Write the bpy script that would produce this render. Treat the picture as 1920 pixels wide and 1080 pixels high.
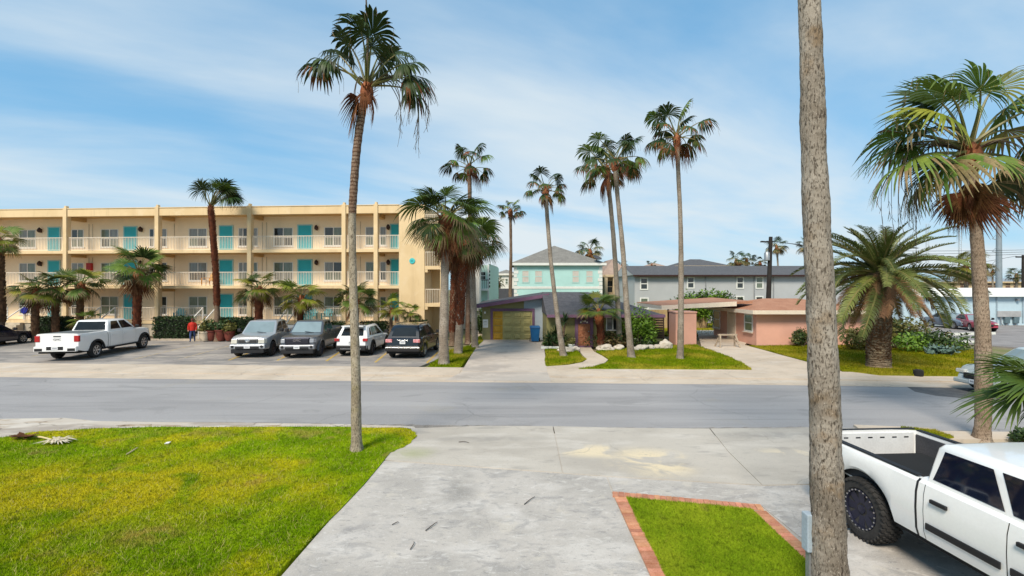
import bpy, bmesh, math, random
import numpy as np
from mathutils import Vector, Matrix, noise as mnoise

for o in list(bpy.data.objects):
    bpy.data.objects.remove(o)
SC = bpy.context.scene
COL = SC.collection
R = math.radians
rnd = random.Random(7)

# ------------------------------------------------------------------ camera
EYE, FPX, PW, PH = 3.85, 900.0, 1920.0, 1080.0      # eye height (m), focal length in photo pixels
cam_d = bpy.data.cameras.new('camera')
cam_d.sensor_width = 36.0
cam_d.lens = 36.0 * FPX / PW
cam_d.clip_start, cam_d.clip_end = 0.1, 3000
cam = bpy.data.objects.new('camera', cam_d)
cam.location = (0, 0, EYE)
cam.rotation_euler = (R(90), 0, 0)
COL.objects.link(cam)
SC.camera = cam

# ------------------------------------------------------------------ sky and sun
SUN_EL, SUN_AZ = 47.0, 207.0          # degrees; azimuth clockwise from +Y (away from the camera)
world = bpy.data.worlds.new('World')
SC.world = world
world.use_nodes = True
nt = world.node_tree
nt.nodes.clear()
def wn(t, **k):
    n = nt.nodes.new(t)
    for a, b in k.items():
        setattr(n, a, b)
    return n
sky = wn('ShaderNodeTexSky', sky_type='NISHITA', sun_disc=False)
sky.sun_elevation, sky.sun_rotation = R(SUN_EL), R(SUN_AZ)
sky.air_density, sky.dust_density, sky.ozone_density = 1.0, 0.6, 2.0
tc = wn('ShaderNodeTexCoord')
sep = wn('ShaderNodeSeparateXYZ')
nt.links.new(tc.outputs['Generated'], sep.inputs[0])
def wmath(op, a, b=None, clamp=False):
    n = wn('ShaderNodeMath', operation=op, use_clamp=clamp)
    for i, s in enumerate((a, b)):
        if s is None: continue
        if isinstance(s, (int, float)): n.inputs[i].default_value = s
        else: nt.links.new(s, n.inputs[i])
    return n.outputs[0]
zc = wmath('ADD', wmath('MAXIMUM', sep.outputs['Z'], 0.0), 0.12)
cx, cy = wmath('DIVIDE', wmath('MULTIPLY', sep.outputs['X'], -1.0), zc), wmath('DIVIDE', sep.outputs['Y'], zc)
comb = wn('ShaderNodeCombineXYZ')
comb.inputs[2].default_value = 6.3
# cirrus streaks drift from upper left to lower right: rotate the cloud sheet, then stretch it
nt.links.new(wmath('ADD', wmath('MULTIPLY', cx, 0.34), wmath('MULTIPLY', cy, -0.28)), comb.inputs[0])
nt.links.new(wmath('ADD', wmath('MULTIPLY', cx, 0.55), wmath('MULTIPLY', cy, 0.85)), comb.inputs[1])
n1 = wn('ShaderNodeTexNoise')
n1.inputs['Scale'].default_value, n1.inputs['Detail'].default_value = 0.85, 9
n1.inputs['Roughness'].default_value, n1.inputs['Distortion'].default_value = 0.52, 0.35
nt.links.new(comb.outputs[0], n1.inputs['Vector'])
n2 = wn('ShaderNodeTexNoise')
n2.inputs['Scale'].default_value, n2.inputs['Detail'].default_value = 0.28, 4
nt.links.new(comb.outputs[0], n2.inputs['Vector'])
cl = wmath('ADD', wmath('MULTIPLY', n1.outputs[0], 0.6), wmath('MULTIPLY', n2.outputs[0], 0.55))
ramp = wn('ShaderNodeValToRGB')
ramp.color_ramp.elements[0].position, ramp.color_ramp.elements[1].position = 0.44, 0.73
ramp.color_ramp.interpolation = 'EASE'
nt.links.new(cl, ramp.inputs[0])
# thin haze: whiter towards the horizon all round
hz = wmath('POWER', wmath('SUBTRACT', 1.0, wmath('MAXIMUM', sep.outputs['Z'], 0.0), True), 3.2)
fac = wmath('ADD', wmath('MULTIPLY', ramp.outputs[0], 0.88), wmath('MULTIPLY', hz, 0.36), True)
mix = wn('ShaderNodeMixRGB')
nt.links.new(fac, mix.inputs[0])
tint = wn('ShaderNodeMixRGB', blend_type='MULTIPLY')
tint.inputs[0].default_value = 1.0
tint.inputs[2].default_value = (0.98, 2.42, 3.45, 1)
gam = wn('ShaderNodeGamma'); gam.inputs[1].default_value = 0.40
nt.links.new(sky.outputs[0], gam.inputs[0])
nt.links.new(gam.outputs[0], tint.inputs[1])
nt.links.new(tint.outputs[0], mix.inputs[1])
mix.inputs[2].default_value = (5.9, 6.6, 7.0, 1)
bg = wn('ShaderNodeBackground')
bg.inputs['Strength'].default_value = 0.09
nt.links.new(mix.outputs[0], bg.inputs['Color'])
wo = wn('ShaderNodeOutputWorld')
nt.links.new(bg.outputs[0], wo.inputs['Surface'])

sun_d = bpy.data.lights.new('sun', 'SUN')
sun_d.energy, sun_d.angle, sun_d.color = 3.3, R(18), (1.0, 0.90, 0.76)
sun = bpy.data.objects.new('sun', sun_d)
_d = Vector((math.sin(R(SUN_AZ)) * math.cos(R(SUN_EL)), math.cos(R(SUN_AZ)) * math.cos(R(SUN_EL)), math.sin(R(SUN_EL))))
sun.rotation_euler = _d.to_track_quat('Z', 'Y').to_euler()
sun.location = (0, 0, 40)
COL.objects.link(sun)

vs = SC.view_settings
vs.view_transform, vs.look, vs.exposure, vs.gamma = 'Standard', 'None', 0.50, 1.0
vs.use_curve_mapping = False
SC.cycles.max_bounces = 6
SC.cycles.transparent_max_bounces = 8

# ------------------------------------------------------------------ places read off the photograph, in metres
def G(px, py):                       # a point of the level ground
    Y = FPX * EYE / (py - 540.0)
    return ((px - 960.0) / FPX * Y, Y)
def P(px, py, Y):                    # a point at depth Y
    return ((px - 960.0) / FPX * Y, Y, EYE + (540.0 - py) / FPX * Y)
def PX(px, Y): return (px - 960.0) / FPX * Y
def PZ(py, Y): return EYE + (540.0 - py) / FPX * Y

# ------------------------------------------------------------------ materials
MATS = {}
def mat(name, col, rough=0.75, col2=None, scale=2.0, var=0.12, fine=0.10, fscale=30.0, bump=0.0, bscale=60.0,
        metal=0.0, spec=0.4, rand=0.0, trans=0.0, coat=0.0, stretch=(1, 1, 1), objco=False, ramp=(0.35, 0.65), aniso=None):
    """principled material: a broad tone (col to col2), a fine speckle, relief, and a per-object shift"""
    if name in MATS: return MATS[name]
    m = bpy.data.materials.new(name)
    m.use_nodes = True
    t = m.node_tree
    L, N = t.links, t.nodes
    b = N['Principled BSDF']
    def new(ty, **k):
        n = N.new(ty)
        for a, v in k.items(): setattr(n, a, v)
        return n
    if objco:
        co = new('ShaderNodeTexCoord').outputs['Object']
    else:
        co = new('ShaderNodeNewGeometry').outputs['Position']
    mp = new('ShaderNodeMapping')
    mp.inputs['Scale'].default_value = stretch
    L.new(co, mp.inputs[0])
    co = mp.outputs[0]
    if col2 is None:
        c1 = tuple(c * (1 - var) for c in col); c2 = tuple(min(1, c * (1 + var)) for c in col)
    else:
        c1, c2 = col, col2
    na = new('ShaderNodeTexNoise'); na.inputs['Scale'].default_value = scale; na.inputs['Detail'].default_value = 6
    na.inputs['Roughness'].default_value = 0.6
    L.new(co, na.inputs['Vector'])
    rp = new('ShaderNodeValToRGB')
    rp.color_ramp.elements[0].position, rp.color_ramp.elements[1].position = ramp
    rp.color_ramp.elements[0].color, rp.color_ramp.elements[1].color = (*c1, 1), (*c2, 1)
    L.new(na.outputs[0], rp.inputs[0])
    out = rp.outputs[0]
    if fine:
        nf = new('ShaderNodeTexNoise'); nf.inputs['Scale'].default_value = fscale; nf.inputs['Detail'].default_value = 3
        L.new(co, nf.inputs['Vector'])
        mr = new('ShaderNodeMapRange')
        mr.inputs[1].default_value, mr.inputs[2].default_value = 0.3, 0.7
        mr.inputs[3].default_value, mr.inputs[4].default_value = 1 - fine, 1 + fine
        L.new(nf.outputs[0], mr.inputs[0])
        mu = new('ShaderNodeMixRGB', blend_type='MULTIPLY'); mu.inputs[0].default_value = 1
        L.new(out, mu.inputs[1]); L.new(mr.outputs[0], mu.inputs[2])
        out = mu.outputs[0]
    if rand:
        oi = new('ShaderNodeObjectInfo')
        hs = new('ShaderNodeHueSaturation')
        m1 = new('ShaderNodeMapRange'); m1.inputs[3].default_value, m1.inputs[4].default_value = 1 - rand, 1 + rand
        L.new(oi.outputs['Random'], m1.inputs[0]); L.new(m1.outputs[0], hs.inputs['Value'])
        m2 = new('ShaderNodeMapRange'); m2.inputs[3].default_value, m2.inputs[4].default_value = 0.5 - 0.04 * rand, 0.5 + 0.04 * rand
        fr = new('ShaderNodeMath', operation='FRACT'); ml = new('ShaderNodeMath', operation='MULTIPLY'); ml.inputs[1].default_value = 7.31
        L.new(oi.outputs['Random'], ml.inputs[0]); L.new(ml.outputs[0], fr.inputs[0]); L.new(fr.outputs[0], m2.inputs[0])
        L.new(m2.outputs[0], hs.inputs['Hue'])
        L.new(out, hs.inputs['Color'])
        out = hs.outputs[0]
    L.new(out, b.inputs['Base Color'])
    b.inputs['Roughness'].default_value = rough
    b.inputs['Metallic'].default_value = metal
    b.inputs['Specular IOR Level'].default_value = spec
    b.inputs['Coat Weight'].default_value = coat
    b.inputs['Coat Roughness'].default_value = 0.05
    if bump:
        nb = new('ShaderNodeTexNoise'); nb.inputs['Scale'].default_value = bscale; nb.inputs['Detail'].default_value = 5
        L.new(co, nb.inputs['Vector'])
        bp = new('ShaderNodeBump'); bp.inputs['Strength'].default_value = bump; bp.inputs['Distance'].default_value = 0.02
        L.new(nb.outputs[0], bp.inputs['Height'])
        L.new(bp.outputs[0], b.inputs['Normal'])
    if trans:
        tr = new('ShaderNodeBsdfTranslucent')
        mx = new('ShaderNodeMixShader'); mx.inputs[0].default_value = trans
        L.new(out, tr.inputs['Color'])
        L.new(b.outputs[0], mx.inputs[1]); L.new(tr.outputs[0], mx.inputs[2])
        L.new(mx.outputs[0], N['Material Output'].inputs['Surface'])
    MATS[name] = m
    return m

def glass_mat(name, col, rough=0.04):
    return mat(name, col, rough, var=0.25, scale=0.9, fine=0, spec=0.7)

# ------------------------------------------------------------------ mesh collecting
class MB:
    def __init__(self):
        self.v, self.f, self.m, self.mats = [], [], [], []
    def mi(self, m):
        if m not in self.mats: self.mats.append(m)
        return self.mats.index(m)
    def add(self, vs_, fs, m):
        k, i = len(self.v), self.mi(m)
        self.v += [tuple(p) for p in vs_]
        for f in fs:
            self.f.append(tuple(a + k for a in f)); self.m.append(i)
        return self
    def poly(self, pts, m): return self.add(pts, [tuple(range(len(pts)))], m)
    def box(self, x0, x1, y0, y1, z0, z1, m):
        v = [(x, y, z) for z in (z0, z1) for (x, y) in ((x0, y0), (x1, y0), (x1, y1), (x0, y1))]
        return self.add(v, [(3, 2, 1, 0), (4, 5, 6, 7), (0, 1, 5, 4), (1, 2, 6, 5), (2, 3, 7, 6), (3, 0, 4, 7)], m)
    def bar(self, a, b, w, h, m, up=(0, 0, 1)):
        """a box beam of section w x h from a to b"""
        a, b = Vector(a), Vector(b)
        d = (b - a).normalized()
        s = d.cross(Vector(up))
        if s.length < 1e-4: s = d.cross(Vector((1, 0, 0)))
        s.normalize(); u = s.cross(d)
        v = [tuple(p + s * i * w / 2 + u * j * h / 2) for p in (a, b) for (i, j) in ((-1, -1), (1, -1), (1, 1), (-1, 1))]
        return self.add(v, [(3, 2, 1, 0), (4, 5, 6, 7), (0, 1, 5, 4), (1, 2, 6, 5), (2, 3, 7, 6), (3, 0, 4, 7)], m)
    def loft(self, rings, m, closed=True, cap0=True, cap1=True):
        n = len(rings[0]); fs = []
        for r in range(len(rings) - 1):
            for i in range(n if closed else n - 1):
                j = (i + 1) % n
                fs.append((r * n + i, r * n + j, (r + 1) * n + j, (r + 1) * n + i))
        if cap0: fs.append(tuple(reversed(range(n))))
        if cap1: fs.append(tuple((len(rings) - 1) * n + i for i in range(n)))
        return self.add([p for r in rings for p in r], fs, m)
    def tube(self, path, rad, n, m, cap=True):
        path = [Vector(p) for p in path]
        if not hasattr(rad, '__len__'): rad = [rad] * len(path)
        rings = []
        for i, p in enumerate(path):
            d = (path[min(i + 1, len(path) - 1)] - path[max(i - 1, 0)]).normalized()
            s = d.cross(Vector((0.0, 1.0, 0.0)))
            if s.length < 1e-3: s = d.cross(Vector((1.0, 0, 0)))
            s.normalize(); u = s.cross(d)
            rings.append([tuple(p + (s * math.cos(2 * math.pi * k / n) + u * math.sin(2 * math.pi * k / n)) * rad[i]) for k in range(n)])
        return self.loft(rings, m, True, cap, cap)
    def prism(self, poly, z0, z1, m):
        a = sum(poly[i][0] * poly[(i + 1) % len(poly)][1] - poly[(i + 1) % len(poly)][0] * poly[i][1] for i in range(len(poly)))
        if a < 0: poly = poly[::-1]
        return self.loft([[(x, y, z0) for x, y in poly], [(x, y, z1) for x, y in poly]], m)
    def lathe(self, prof, n, m, c=(0, 0, 0), axis='z'):
        rings = []
        for r, h in prof:
            ring = []
            for k in range(n):
                a = 2 * math.pi * k / n
                q = (r * math.cos(a), r * math.sin(a), h) if axis == 'z' else (h, r * math.cos(a), r * math.sin(a))
                ring.append((q[0] + c[0], q[1] + c[1], q[2] + c[2]))
            rings.append(ring)
        return self.loft(rings, m)
    def mesh(self, name, smooth=None):
        me = bpy.data.meshes.new(name)
        me.from_pydata(self.v, [], self.f)
        for m in self.mats: me.materials.append(m)
        me.polygons.foreach_set('material_index', self.m)
        if smooth is not None:
            me.polygons.foreach_set('use_smooth', [True] * len(me.polygons))
            me.set_sharp_from_angle(angle=R(smooth))
        me.update()
        return me
    def build(self, name, parent=None, loc=(0, 0, 0), rz=0.0, smooth=None, bevel=0.0):
        o = bpy.data.objects.new(name, self.mesh(name, smooth))
        COL.objects.link(o)
        o.location = loc; o.rotation_euler = (0, 0, rz)
        o.parent = parent
        if bevel:
            b = o.modifiers.new('bevel', 'BEVEL'); b.width = bevel; b.segments = 2; b.limit_method = 'ANGLE'; b.angle_limit = R(35)
            b.harden_normals = False
        return o
def link(name, mesh, parent=None, loc=(0, 0, 0), rot=(0, 0, 0), sc=(1, 1, 1)):
    o = bpy.data.objects.new(name, mesh); COL.objects.link(o)
    o.location, o.rotation_euler, o.scale, o.parent = loc, rot, sc, parent
    return o
def empty(name, loc=(0, 0, 0), rz=0.0, parent=None):
    o = bpy.data.objects.new(name, None); COL.objects.link(o)
    o.location, o.rotation_euler, o.parent = loc, (0, 0, rz), parent
    o.empty_display_size = 0.3
    return o
def tag(o, label, cat, group=None):
    o['label'] = label; o['category'] = cat
    if group: o['group'] = group
    return o
def struct(o, kind='structure'):
    o['kind'] = kind
    return o
def text_mesh(s, size, depth, m):
    cu = bpy.data.curves.new('lettering', 'FONT')
    cu.body = s; cu.size = size; cu.extrude = depth; cu.align_x = 'CENTER'; cu.align_y = 'CENTER'; cu.resolution_u = 2
    t = bpy.data.objects.new('tmp', cu); COL.objects.link(t)
    me = bpy.data.meshes.new_from_object(t.evaluated_get(bpy.context.evaluated_depsgraph_get()))
    bpy.data.objects.remove(t)
    me.materials.clear(); me.materials.append(m)
    return me
# ================================================================== the ground
def node_mix(t, fac, a, b, mode='MIX'):
    n = t.nodes.new('ShaderNodeMixRGB'); n.blend_type = mode
    for i, s in zip((0, 1, 2), (fac, a, b)):
        if isinstance(s, (int, float)): n.inputs[i].default_value = s
        elif isinstance(s, tuple): n.inputs[i].default_value = (*s, 1)
        else: t.links.new(s, n.inputs[i])
    return n.outputs[0]
def node_noise(t, co, scale, detail=6, lo=0.4, hi=0.6, dist=0.0, rough=0.55):
    n = t.nodes.new('ShaderNodeTexNoise'); n.inputs['Scale'].default_value = scale; n.inputs['Detail'].default_value = detail
    n.inputs['Distortion'].default_value = dist; n.inputs['Roughness'].default_value = rough
    t.links.new(co, n.inputs['Vector'])
    m = t.nodes.new('ShaderNodeMapRange'); m.inputs[1].default_value, m.inputs[2].default_value = lo, hi
    m.interpolation_type = 'SMOOTHSTEP'
    t.links.new(n.outputs[0], m.inputs[0])
    return m.outputs[0]
def node_map(t, co, scale=(1, 1, 1), rot=0.0, loc=(0, 0, 0)):
    n = t.nodes.new('ShaderNodeMapping')
    n.inputs['Scale'].default_value = scale; n.inputs['Rotation'].default_value = (0, 0, rot); n.inputs['Location'].default_value = loc
    t.links.new(co, n.inputs[0])
    return n.outputs[0]
def node_spot(t, co, c, r, soft=0.5):
    """1 inside an ellipse at c with radii r, fading out: the shape of one stain"""
    n = t.nodes.new('ShaderNodeMapping'); n.vector_type = 'TEXTURE'
    n.inputs['Location'].default_value = (*c, 0); n.inputs['Scale'].default_value = (*r, 1)
    t.links.new(co, n.inputs[0])
    sp = t.nodes.new('ShaderNodeSeparateXYZ'); t.links.new(n.outputs[0], sp.inputs[0])
    cb = t.nodes.new('ShaderNodeCombineXYZ'); t.links.new(sp.outputs[0], cb.inputs[0]); t.links.new(sp.outputs[1], cb.inputs[1])
    ln = t.nodes.new('ShaderNodeVectorMath'); ln.operation = 'LENGTH'; t.links.new(cb.outputs[0], ln.inputs[0])
    m = t.nodes.new('ShaderNodeMapRange'); m.inputs[1].default_value, m.inputs[2].default_value = 1.0, 1.0 - soft
    m.interpolation_type = 'SMOOTHSTEP'
    t.links.new(ln.outputs['Value'], m.inputs[0])
    return m.outputs[0]
def nmul(t, a, b):
    n = t.nodes.new('ShaderNodeMath'); n.operation = 'MULTIPLY'; n.use_clamp = True
    for i, s in enumerate((a, b)):
        if isinstance(s, (int, float)): n.inputs[i].default_value = s
        else: t.links.new(s, n.inputs[i])
    return n.outputs[0]

def surface(name, base, layers, rough=0.85, bump=0.15, bscale=90.0, spec=0.3):
    """ground material: base colour with layers of (colour, strength, kind, args) laid over it"""
    m = bpy.data.materials.new(name); m.use_nodes = True
    t = m.node_tree; b = t.nodes['Principled BSDF']
    co = t.nodes.new('ShaderNodeNewGeometry').outputs['Position']
    out = None
    cur = base
    for col, k, kind, a in layers:
        if kind == 'noise': f = node_noise(t, node_map(t, co, a.get('st', (1, 1, 1)), a.get('rot', 0), a.get('loc', (0, 0, 0))), a['s'], a.get('d', 6), a['lo'], a['hi'], a.get('dist', 0.0), a.get('r', 0.55))
        elif kind == 'spot':
            f = node_spot(t, co, a['c'], a['r'], a.get('soft', 0.5))
            f2 = node_noise(t, co, a.get('s', 2.0), 6, a.get('lo', 0.35), a.get('hi', 0.6), 0.8)
            f = nmul(t, f, f2)
        elif kind == 'crack':
            v = t.nodes.new('ShaderNodeTexVoronoi'); v.feature = 'DISTANCE_TO_EDGE'; v.inputs['Scale'].default_value = a['s']
            nz = t.nodes.new('ShaderNodeTexNoise'); nz.inputs['Scale'].default_value = a['s'] * 2.5; nz.inputs['Detail'].default_value = 5
            t.links.new(co, nz.inputs['Vector'])
            mx = t.nodes.new('ShaderNodeVectorMath'); mx.operation = 'MULTIPLY_ADD'
            mx.inputs[1].default_value = (a.get('w', 0.8),) * 3
            t.links.new(nz.outputs['Color'], mx.inputs[0]); t.links.new(co, mx.inputs[2]); t.links.new(mx.outputs[0], v.inputs['Vector'])
            mr = t.nodes.new('ShaderNodeMapRange'); mr.inputs[1].default_value, mr.inputs[2].default_value = a.get('t', 0.012), 0.0
            t.links.new(v.outputs['Distance'], mr.inputs[0])
            f = nmul(t, mr.outputs[0], node_noise(t, co, a.get('ms', 0.5), 4, 0.45, 0.6))
        f = nmul(t, f, k)
        cur = node_mix(t, f, cur, col, 'MIX')
    t.links.new(cur, b.inputs['Base Color'])
    b.inputs['Roughness'].default_value = rough; b.inputs['Specular IOR Level'].default_value = spec
    nb = t.nodes.new('ShaderNodeTexNoise'); nb.inputs['Scale'].default_value = bscale; nb.inputs['Detail'].default_value = 6
    t.links.new(co, nb.inputs['Vector'])
    bp = t.nodes.new('ShaderNodeBump'); bp.inputs['Strength'].default_value = bump; bp.inputs['Distance'].default_value = 0.02
    t.links.new(nb.outputs[0], bp.inputs['Height']); t.links.new(bp.outputs[0], b.inputs['Normal'])
    MATS[name] = m
    return m

N_ = 'noise'
M_ground = surface('dry_ground', (0.20, 0.17, 0.09), [((0.13, 0.15, 0.03), 0.9, N_, dict(s=0.25, lo=0.42, hi=0.6)),
    ((0.30, 0.25, 0.16), 0.6, N_, dict(s=3, lo=0.5, hi=0.7))])
M_road = surface('worn_asphalt', (0.315, 0.302, 0.298), [
    ((0.26, 0.25, 0.248), 0.7, N_, dict(s=0.5, st=(0.25, 1, 1), lo=0.42, hi=0.62)),
    ((0.36, 0.345, 0.338), 0.7, N_, dict(s=0.7, st=(0.12, 1.4, 1), lo=0.5, hi=0.66)),
    ((0.20, 0.195, 0.195), 0.5, N_, dict(s=1.1, st=(0.07, 1.6, 1), lo=0.54, hi=0.7, loc=(3, 9, 0))),
    ((0.225, 0.218, 0.215), 0.5, N_, dict(s=0.9, st=(0.5, 1, 1), lo=0.56, hi=0.66, loc=(6, 2, 0), dist=0.6)),
    ((0.42, 0.41, 0.40), 0.5, N_, dict(s=30, lo=0.54, hi=0.70, d=3)),
    ((0.15, 0.148, 0.148), 0.5, N_, dict(s=38, lo=0.56, hi=0.70, d=3, loc=(5, 5, 0))),
    ((0.33, 0.30, 0.25), 0.45, N_, dict(s=0.35, lo=0.6, hi=0.72, loc=(1, 4, 0))),
    ((0.11, 0.108, 0.105), 0.4, 'crack', dict(s=0.28, t=0.008, ms=0.25))], rough=0.88, bump=0.22, bscale=120)
M_lot = surface('old_lot_asphalt', (0.33, 0.295, 0.265), [
    ((0.20, 0.185, 0.175), 0.9, N_, dict(s=0.45, st=(0.5, 1, 1), lo=0.4, hi=0.6)),
    ((0.44, 0.385, 0.325), 0.8, N_, dict(s=0.8, st=(0.5, 1.2, 1), lo=0.5, hi=0.68, loc=(7, 1, 0))),
    ((0.13, 0.125, 0.12), 0.7, N_, dict(s=1.6, st=(0.35, 1, 1), lo=0.53, hi=0.66)),
    ((0.13, 0.125, 0.125), 0.7, 'crack', dict(s=0.4, t=0.02, ms=0.4)),
    ((0.42, 0.38, 0.33), 0.5, N_, dict(s=40, lo=0.5, hi=0.7, d=3))], bump=0.25)
M_walk = surface('pale_concrete', (0.55, 0.455, 0.355), [
    ((0.45, 0.37, 0.285), 0.7, N_, dict(s=0.5, lo=0.42, hi=0.62)),
    ((0.58, 0.52, 0.45), 0.6, N_, dict(s=1.6, st=(0.4, 1, 1), lo=0.5, hi=0.7)),
    ((0.34, 0.29, 0.25), 0.4, N_, dict(s=5, lo=0.56, hi=0.72)),
    ((0.27, 0.24, 0.21), 0.55, 'crack', dict(s=0.5, t=0.012, ms=0.5))], bump=0.12)
M_house_drive = surface('house_drive_concrete', (0.50, 0.435, 0.37), [
    ((0.36, 0.315, 0.275), 0.85, N_, dict(s=0.5, st=(0.6, 1, 1), lo=0.45, hi=0.62, loc=(2, 5, 0))),
    ((0.56, 0.49, 0.42), 0.6, N_, dict(s=1.3, lo=0.5, hi=0.7)),
    ((0.25, 0.22, 0.20), 0.35, N_, dict(s=4, lo=0.58, hi=0.74))], bump=0.12)
# the near drive: cool grey slab with scuffs and dark marks; outer slabs warmer, with drifts of pale sand
M_slab = surface('driveway_grey_concrete', (0.46, 0.42, 0.375), [
    ((0.365, 0.335, 0.30), 0.9, N_, dict(s=0.6, lo=0.4, hi=0.62)),
    ((0.53, 0.49, 0.445), 0.8, N_, dict(s=1.4, st=(0.6, 1, 1), lo=0.5, hi=0.66, loc=(4, 2, 0))),
    ((0.28, 0.265, 0.25), 0.6, N_, dict(s=3.2, st=(0.6, 1, 1), lo=0.52, hi=0.68, dist=1.0)),
    ((0.58, 0.545, 0.50), 0.6, N_, dict(s=6, st=(0.5, 1, 1), lo=0.56, hi=0.68, dist=1.5, loc=(2, 7, 0))),
    ((0.30, 0.28, 0.262), 0.45, N_, dict(s=7, st=(0.5, 1, 1), lo=0.56, hi=0.68, dist=1.5, loc=(5, 1, 0))),
    ((0.52, 0.47, 0.40), 0.6, N_, dict(s=2.3, lo=0.58, hi=0.68, loc=(9, 9, 0))),
    ((0.235, 0.22, 0.20), 0.75, 'spot', dict(c=G(862, 915), r=(0.55, 1.2), soft=0.9, s=1.5, lo=0.35, hi=0.62)),
    ((0.26, 0.245, 0.235), 0.7, 'spot', dict(c=G(670, 1000), r=(0.7, 0.55), soft=0.9, s=2, lo=0.4, hi=0.65)),
    ((0.22, 0.21, 0.20), 0.6, N_, dict(s=14, st=(0.5, 1, 1), lo=0.6, hi=0.72)),
    ((0.62, 0.60, 0.58), 0.5, N_, dict(s=22, lo=0.62, hi=0.75)),
    ((0.25, 0.235, 0.22), 0.5, N_, dict(s=48, lo=0.58, hi=0.70, d=3, loc=(2, 9, 0))),
    ((0.60, 0.57, 0.54), 0.4, N_, dict(s=55, lo=0.56, hi=0.70, d=3, loc=(6, 3, 0))),
    ((0.24, 0.225, 0.21), 0.45, 'crack', dict(s=0.33, t=0.004, ms=0.6))], bump=0.14)
M_apron = surface('driveway_sandy_concrete', (0.47, 0.425, 0.365), [
    ((0.385, 0.345, 0.295), 0.8, N_, dict(s=0.55, st=(0.6, 1, 1), lo=0.42, hi=0.62)),
    ((0.55, 0.505, 0.445), 0.6, N_, dict(s=1.2, st=(0.5, 1.2, 1), lo=0.5, hi=0.68, loc=(3, 8, 0))),
    ((0.30, 0.275, 0.245), 0.6, N_, dict(s=2.4, st=(0.4, 1, 1), lo=0.57, hi=0.7)),
    ((0.27, 0.25, 0.225), 0.7, 'spot', dict(c=G(1455, 818), r=(2.3, 0.42), soft=0.8, s=1.2, lo=0.3, hi=0.55)),  # soft shadow of a palm crown, painted into the concrete colour
    ((0.27, 0.25, 0.225), 0.5, 'spot', dict(c=G(900, 825), r=(2.4, 0.3), soft=0.8, s=1.5, lo=0.35, hi=0.6)),
    ((0.33, 0.34, 0.17), 0.6, 'spot', dict(c=G(775, 852), r=(0.75, 0.6), soft=0.95, s=3, lo=0.2, hi=0.55)),
    ((0.69, 0.57, 0.38), 0.85, 'spot', dict(c=G(1225, 868), r=(1.25, 1.15), soft=0.7, s=1.1, lo=0.42, hi=0.56)),
    ((0.69, 0.57, 0.38), 0.8, 'spot', dict(c=G(1120, 848), r=(1.3, 0.6), soft=0.7, s=1.3, lo=0.40, hi=0.56)),
    ((0.66, 0.56, 0.40), 0.6, 'spot', dict(c=G(1480, 855), r=(1.0, 0.6), soft=0.7, s=1.7, lo=0.48, hi=0.58)),
    ((0.30, 0.27, 0.24), 0.45, N_, dict(s=16, st=(0.5, 1, 1), lo=0.6, hi=0.72)),
    ((0.25, 0.225, 0.195), 0.5, N_, dict(s=40, lo=0.58, hi=0.70, d=3, loc=(2, 9, 0))),
    ((0.24, 0.215, 0.185), 0.45, 'crack', dict(s=0.3, t=0.005, ms=0.5))], bump=0.16)
M_shoulder = surface('broken_shoulder', (0.49, 0.43, 0.36), [
    ((0.33, 0.28, 0.235), 0.9, N_, dict(s=1.2, st=(0.3, 1, 1), lo=0.45, hi=0.6)),
    ((0.58, 0.53, 0.46), 0.8, N_, dict(s=2.2, st=(0.3, 1, 1), lo=0.5, hi=0.64, loc=(3, 3, 0))),
    ((0.30, 0.20, 0.11), 0.7, N_, dict(s=3.5, st=(0.25, 1, 1), lo=0.56, hi=0.66, loc=(8, 1, 0))),
    ((0.15, 0.12, 0.09), 0.8, 'crack', dict(s=0.7, t=0.03, ms=0.9))], bump=0.5, bscale=25)
M_patch = surface('dark_asphalt_patch', (0.10, 0.098, 0.10), [((0.16, 0.155, 0.15), 0.7, N_, dict(s=3, lo=0.4, hi=0.65)),
    ((0.06, 0.06, 0.06), 0.6, N_, dict(s=40, lo=0.5, hi=0.7))], bump=0.3)
def lawn_mat(name, g1, g2, y1, ylo, yhi, extra=()):
    return surface(name, g1, [
        (g2, 0.9, N_, dict(s=1.3, lo=0.4, hi=0.62)),
        (y1, 0.85, N_, dict(s=0.42, lo=ylo, hi=yhi, loc=(2, 3, 0))),
        ((0.33, 0.25, 0.075), 0.75, N_, dict(s=1.1, lo=0.60, hi=0.74, loc=(5, 2, 0)))] + list(extra) + [
        ((0.05, 0.09, 0.005), 0.6, N_, dict(s=9, lo=0.52, hi=0.68)),
        ((0.03, 0.055, 0.002), 0.75, N_, dict(s=34, lo=0.52, hi=0.66, loc=(3, 3, 0))),
        ((0.45, 0.40, 0.07), 0.6, N_, dict(s=26, lo=0.58, hi=0.74, loc=(1, 7, 0)))], rough=0.95, bump=0.5, bscale=160, spec=0.03)
GR1, GR2, GRY = (0.165, 0.28, 0.003), (0.265, 0.385, 0.006), (0.56, 0.48, 0.014)
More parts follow.
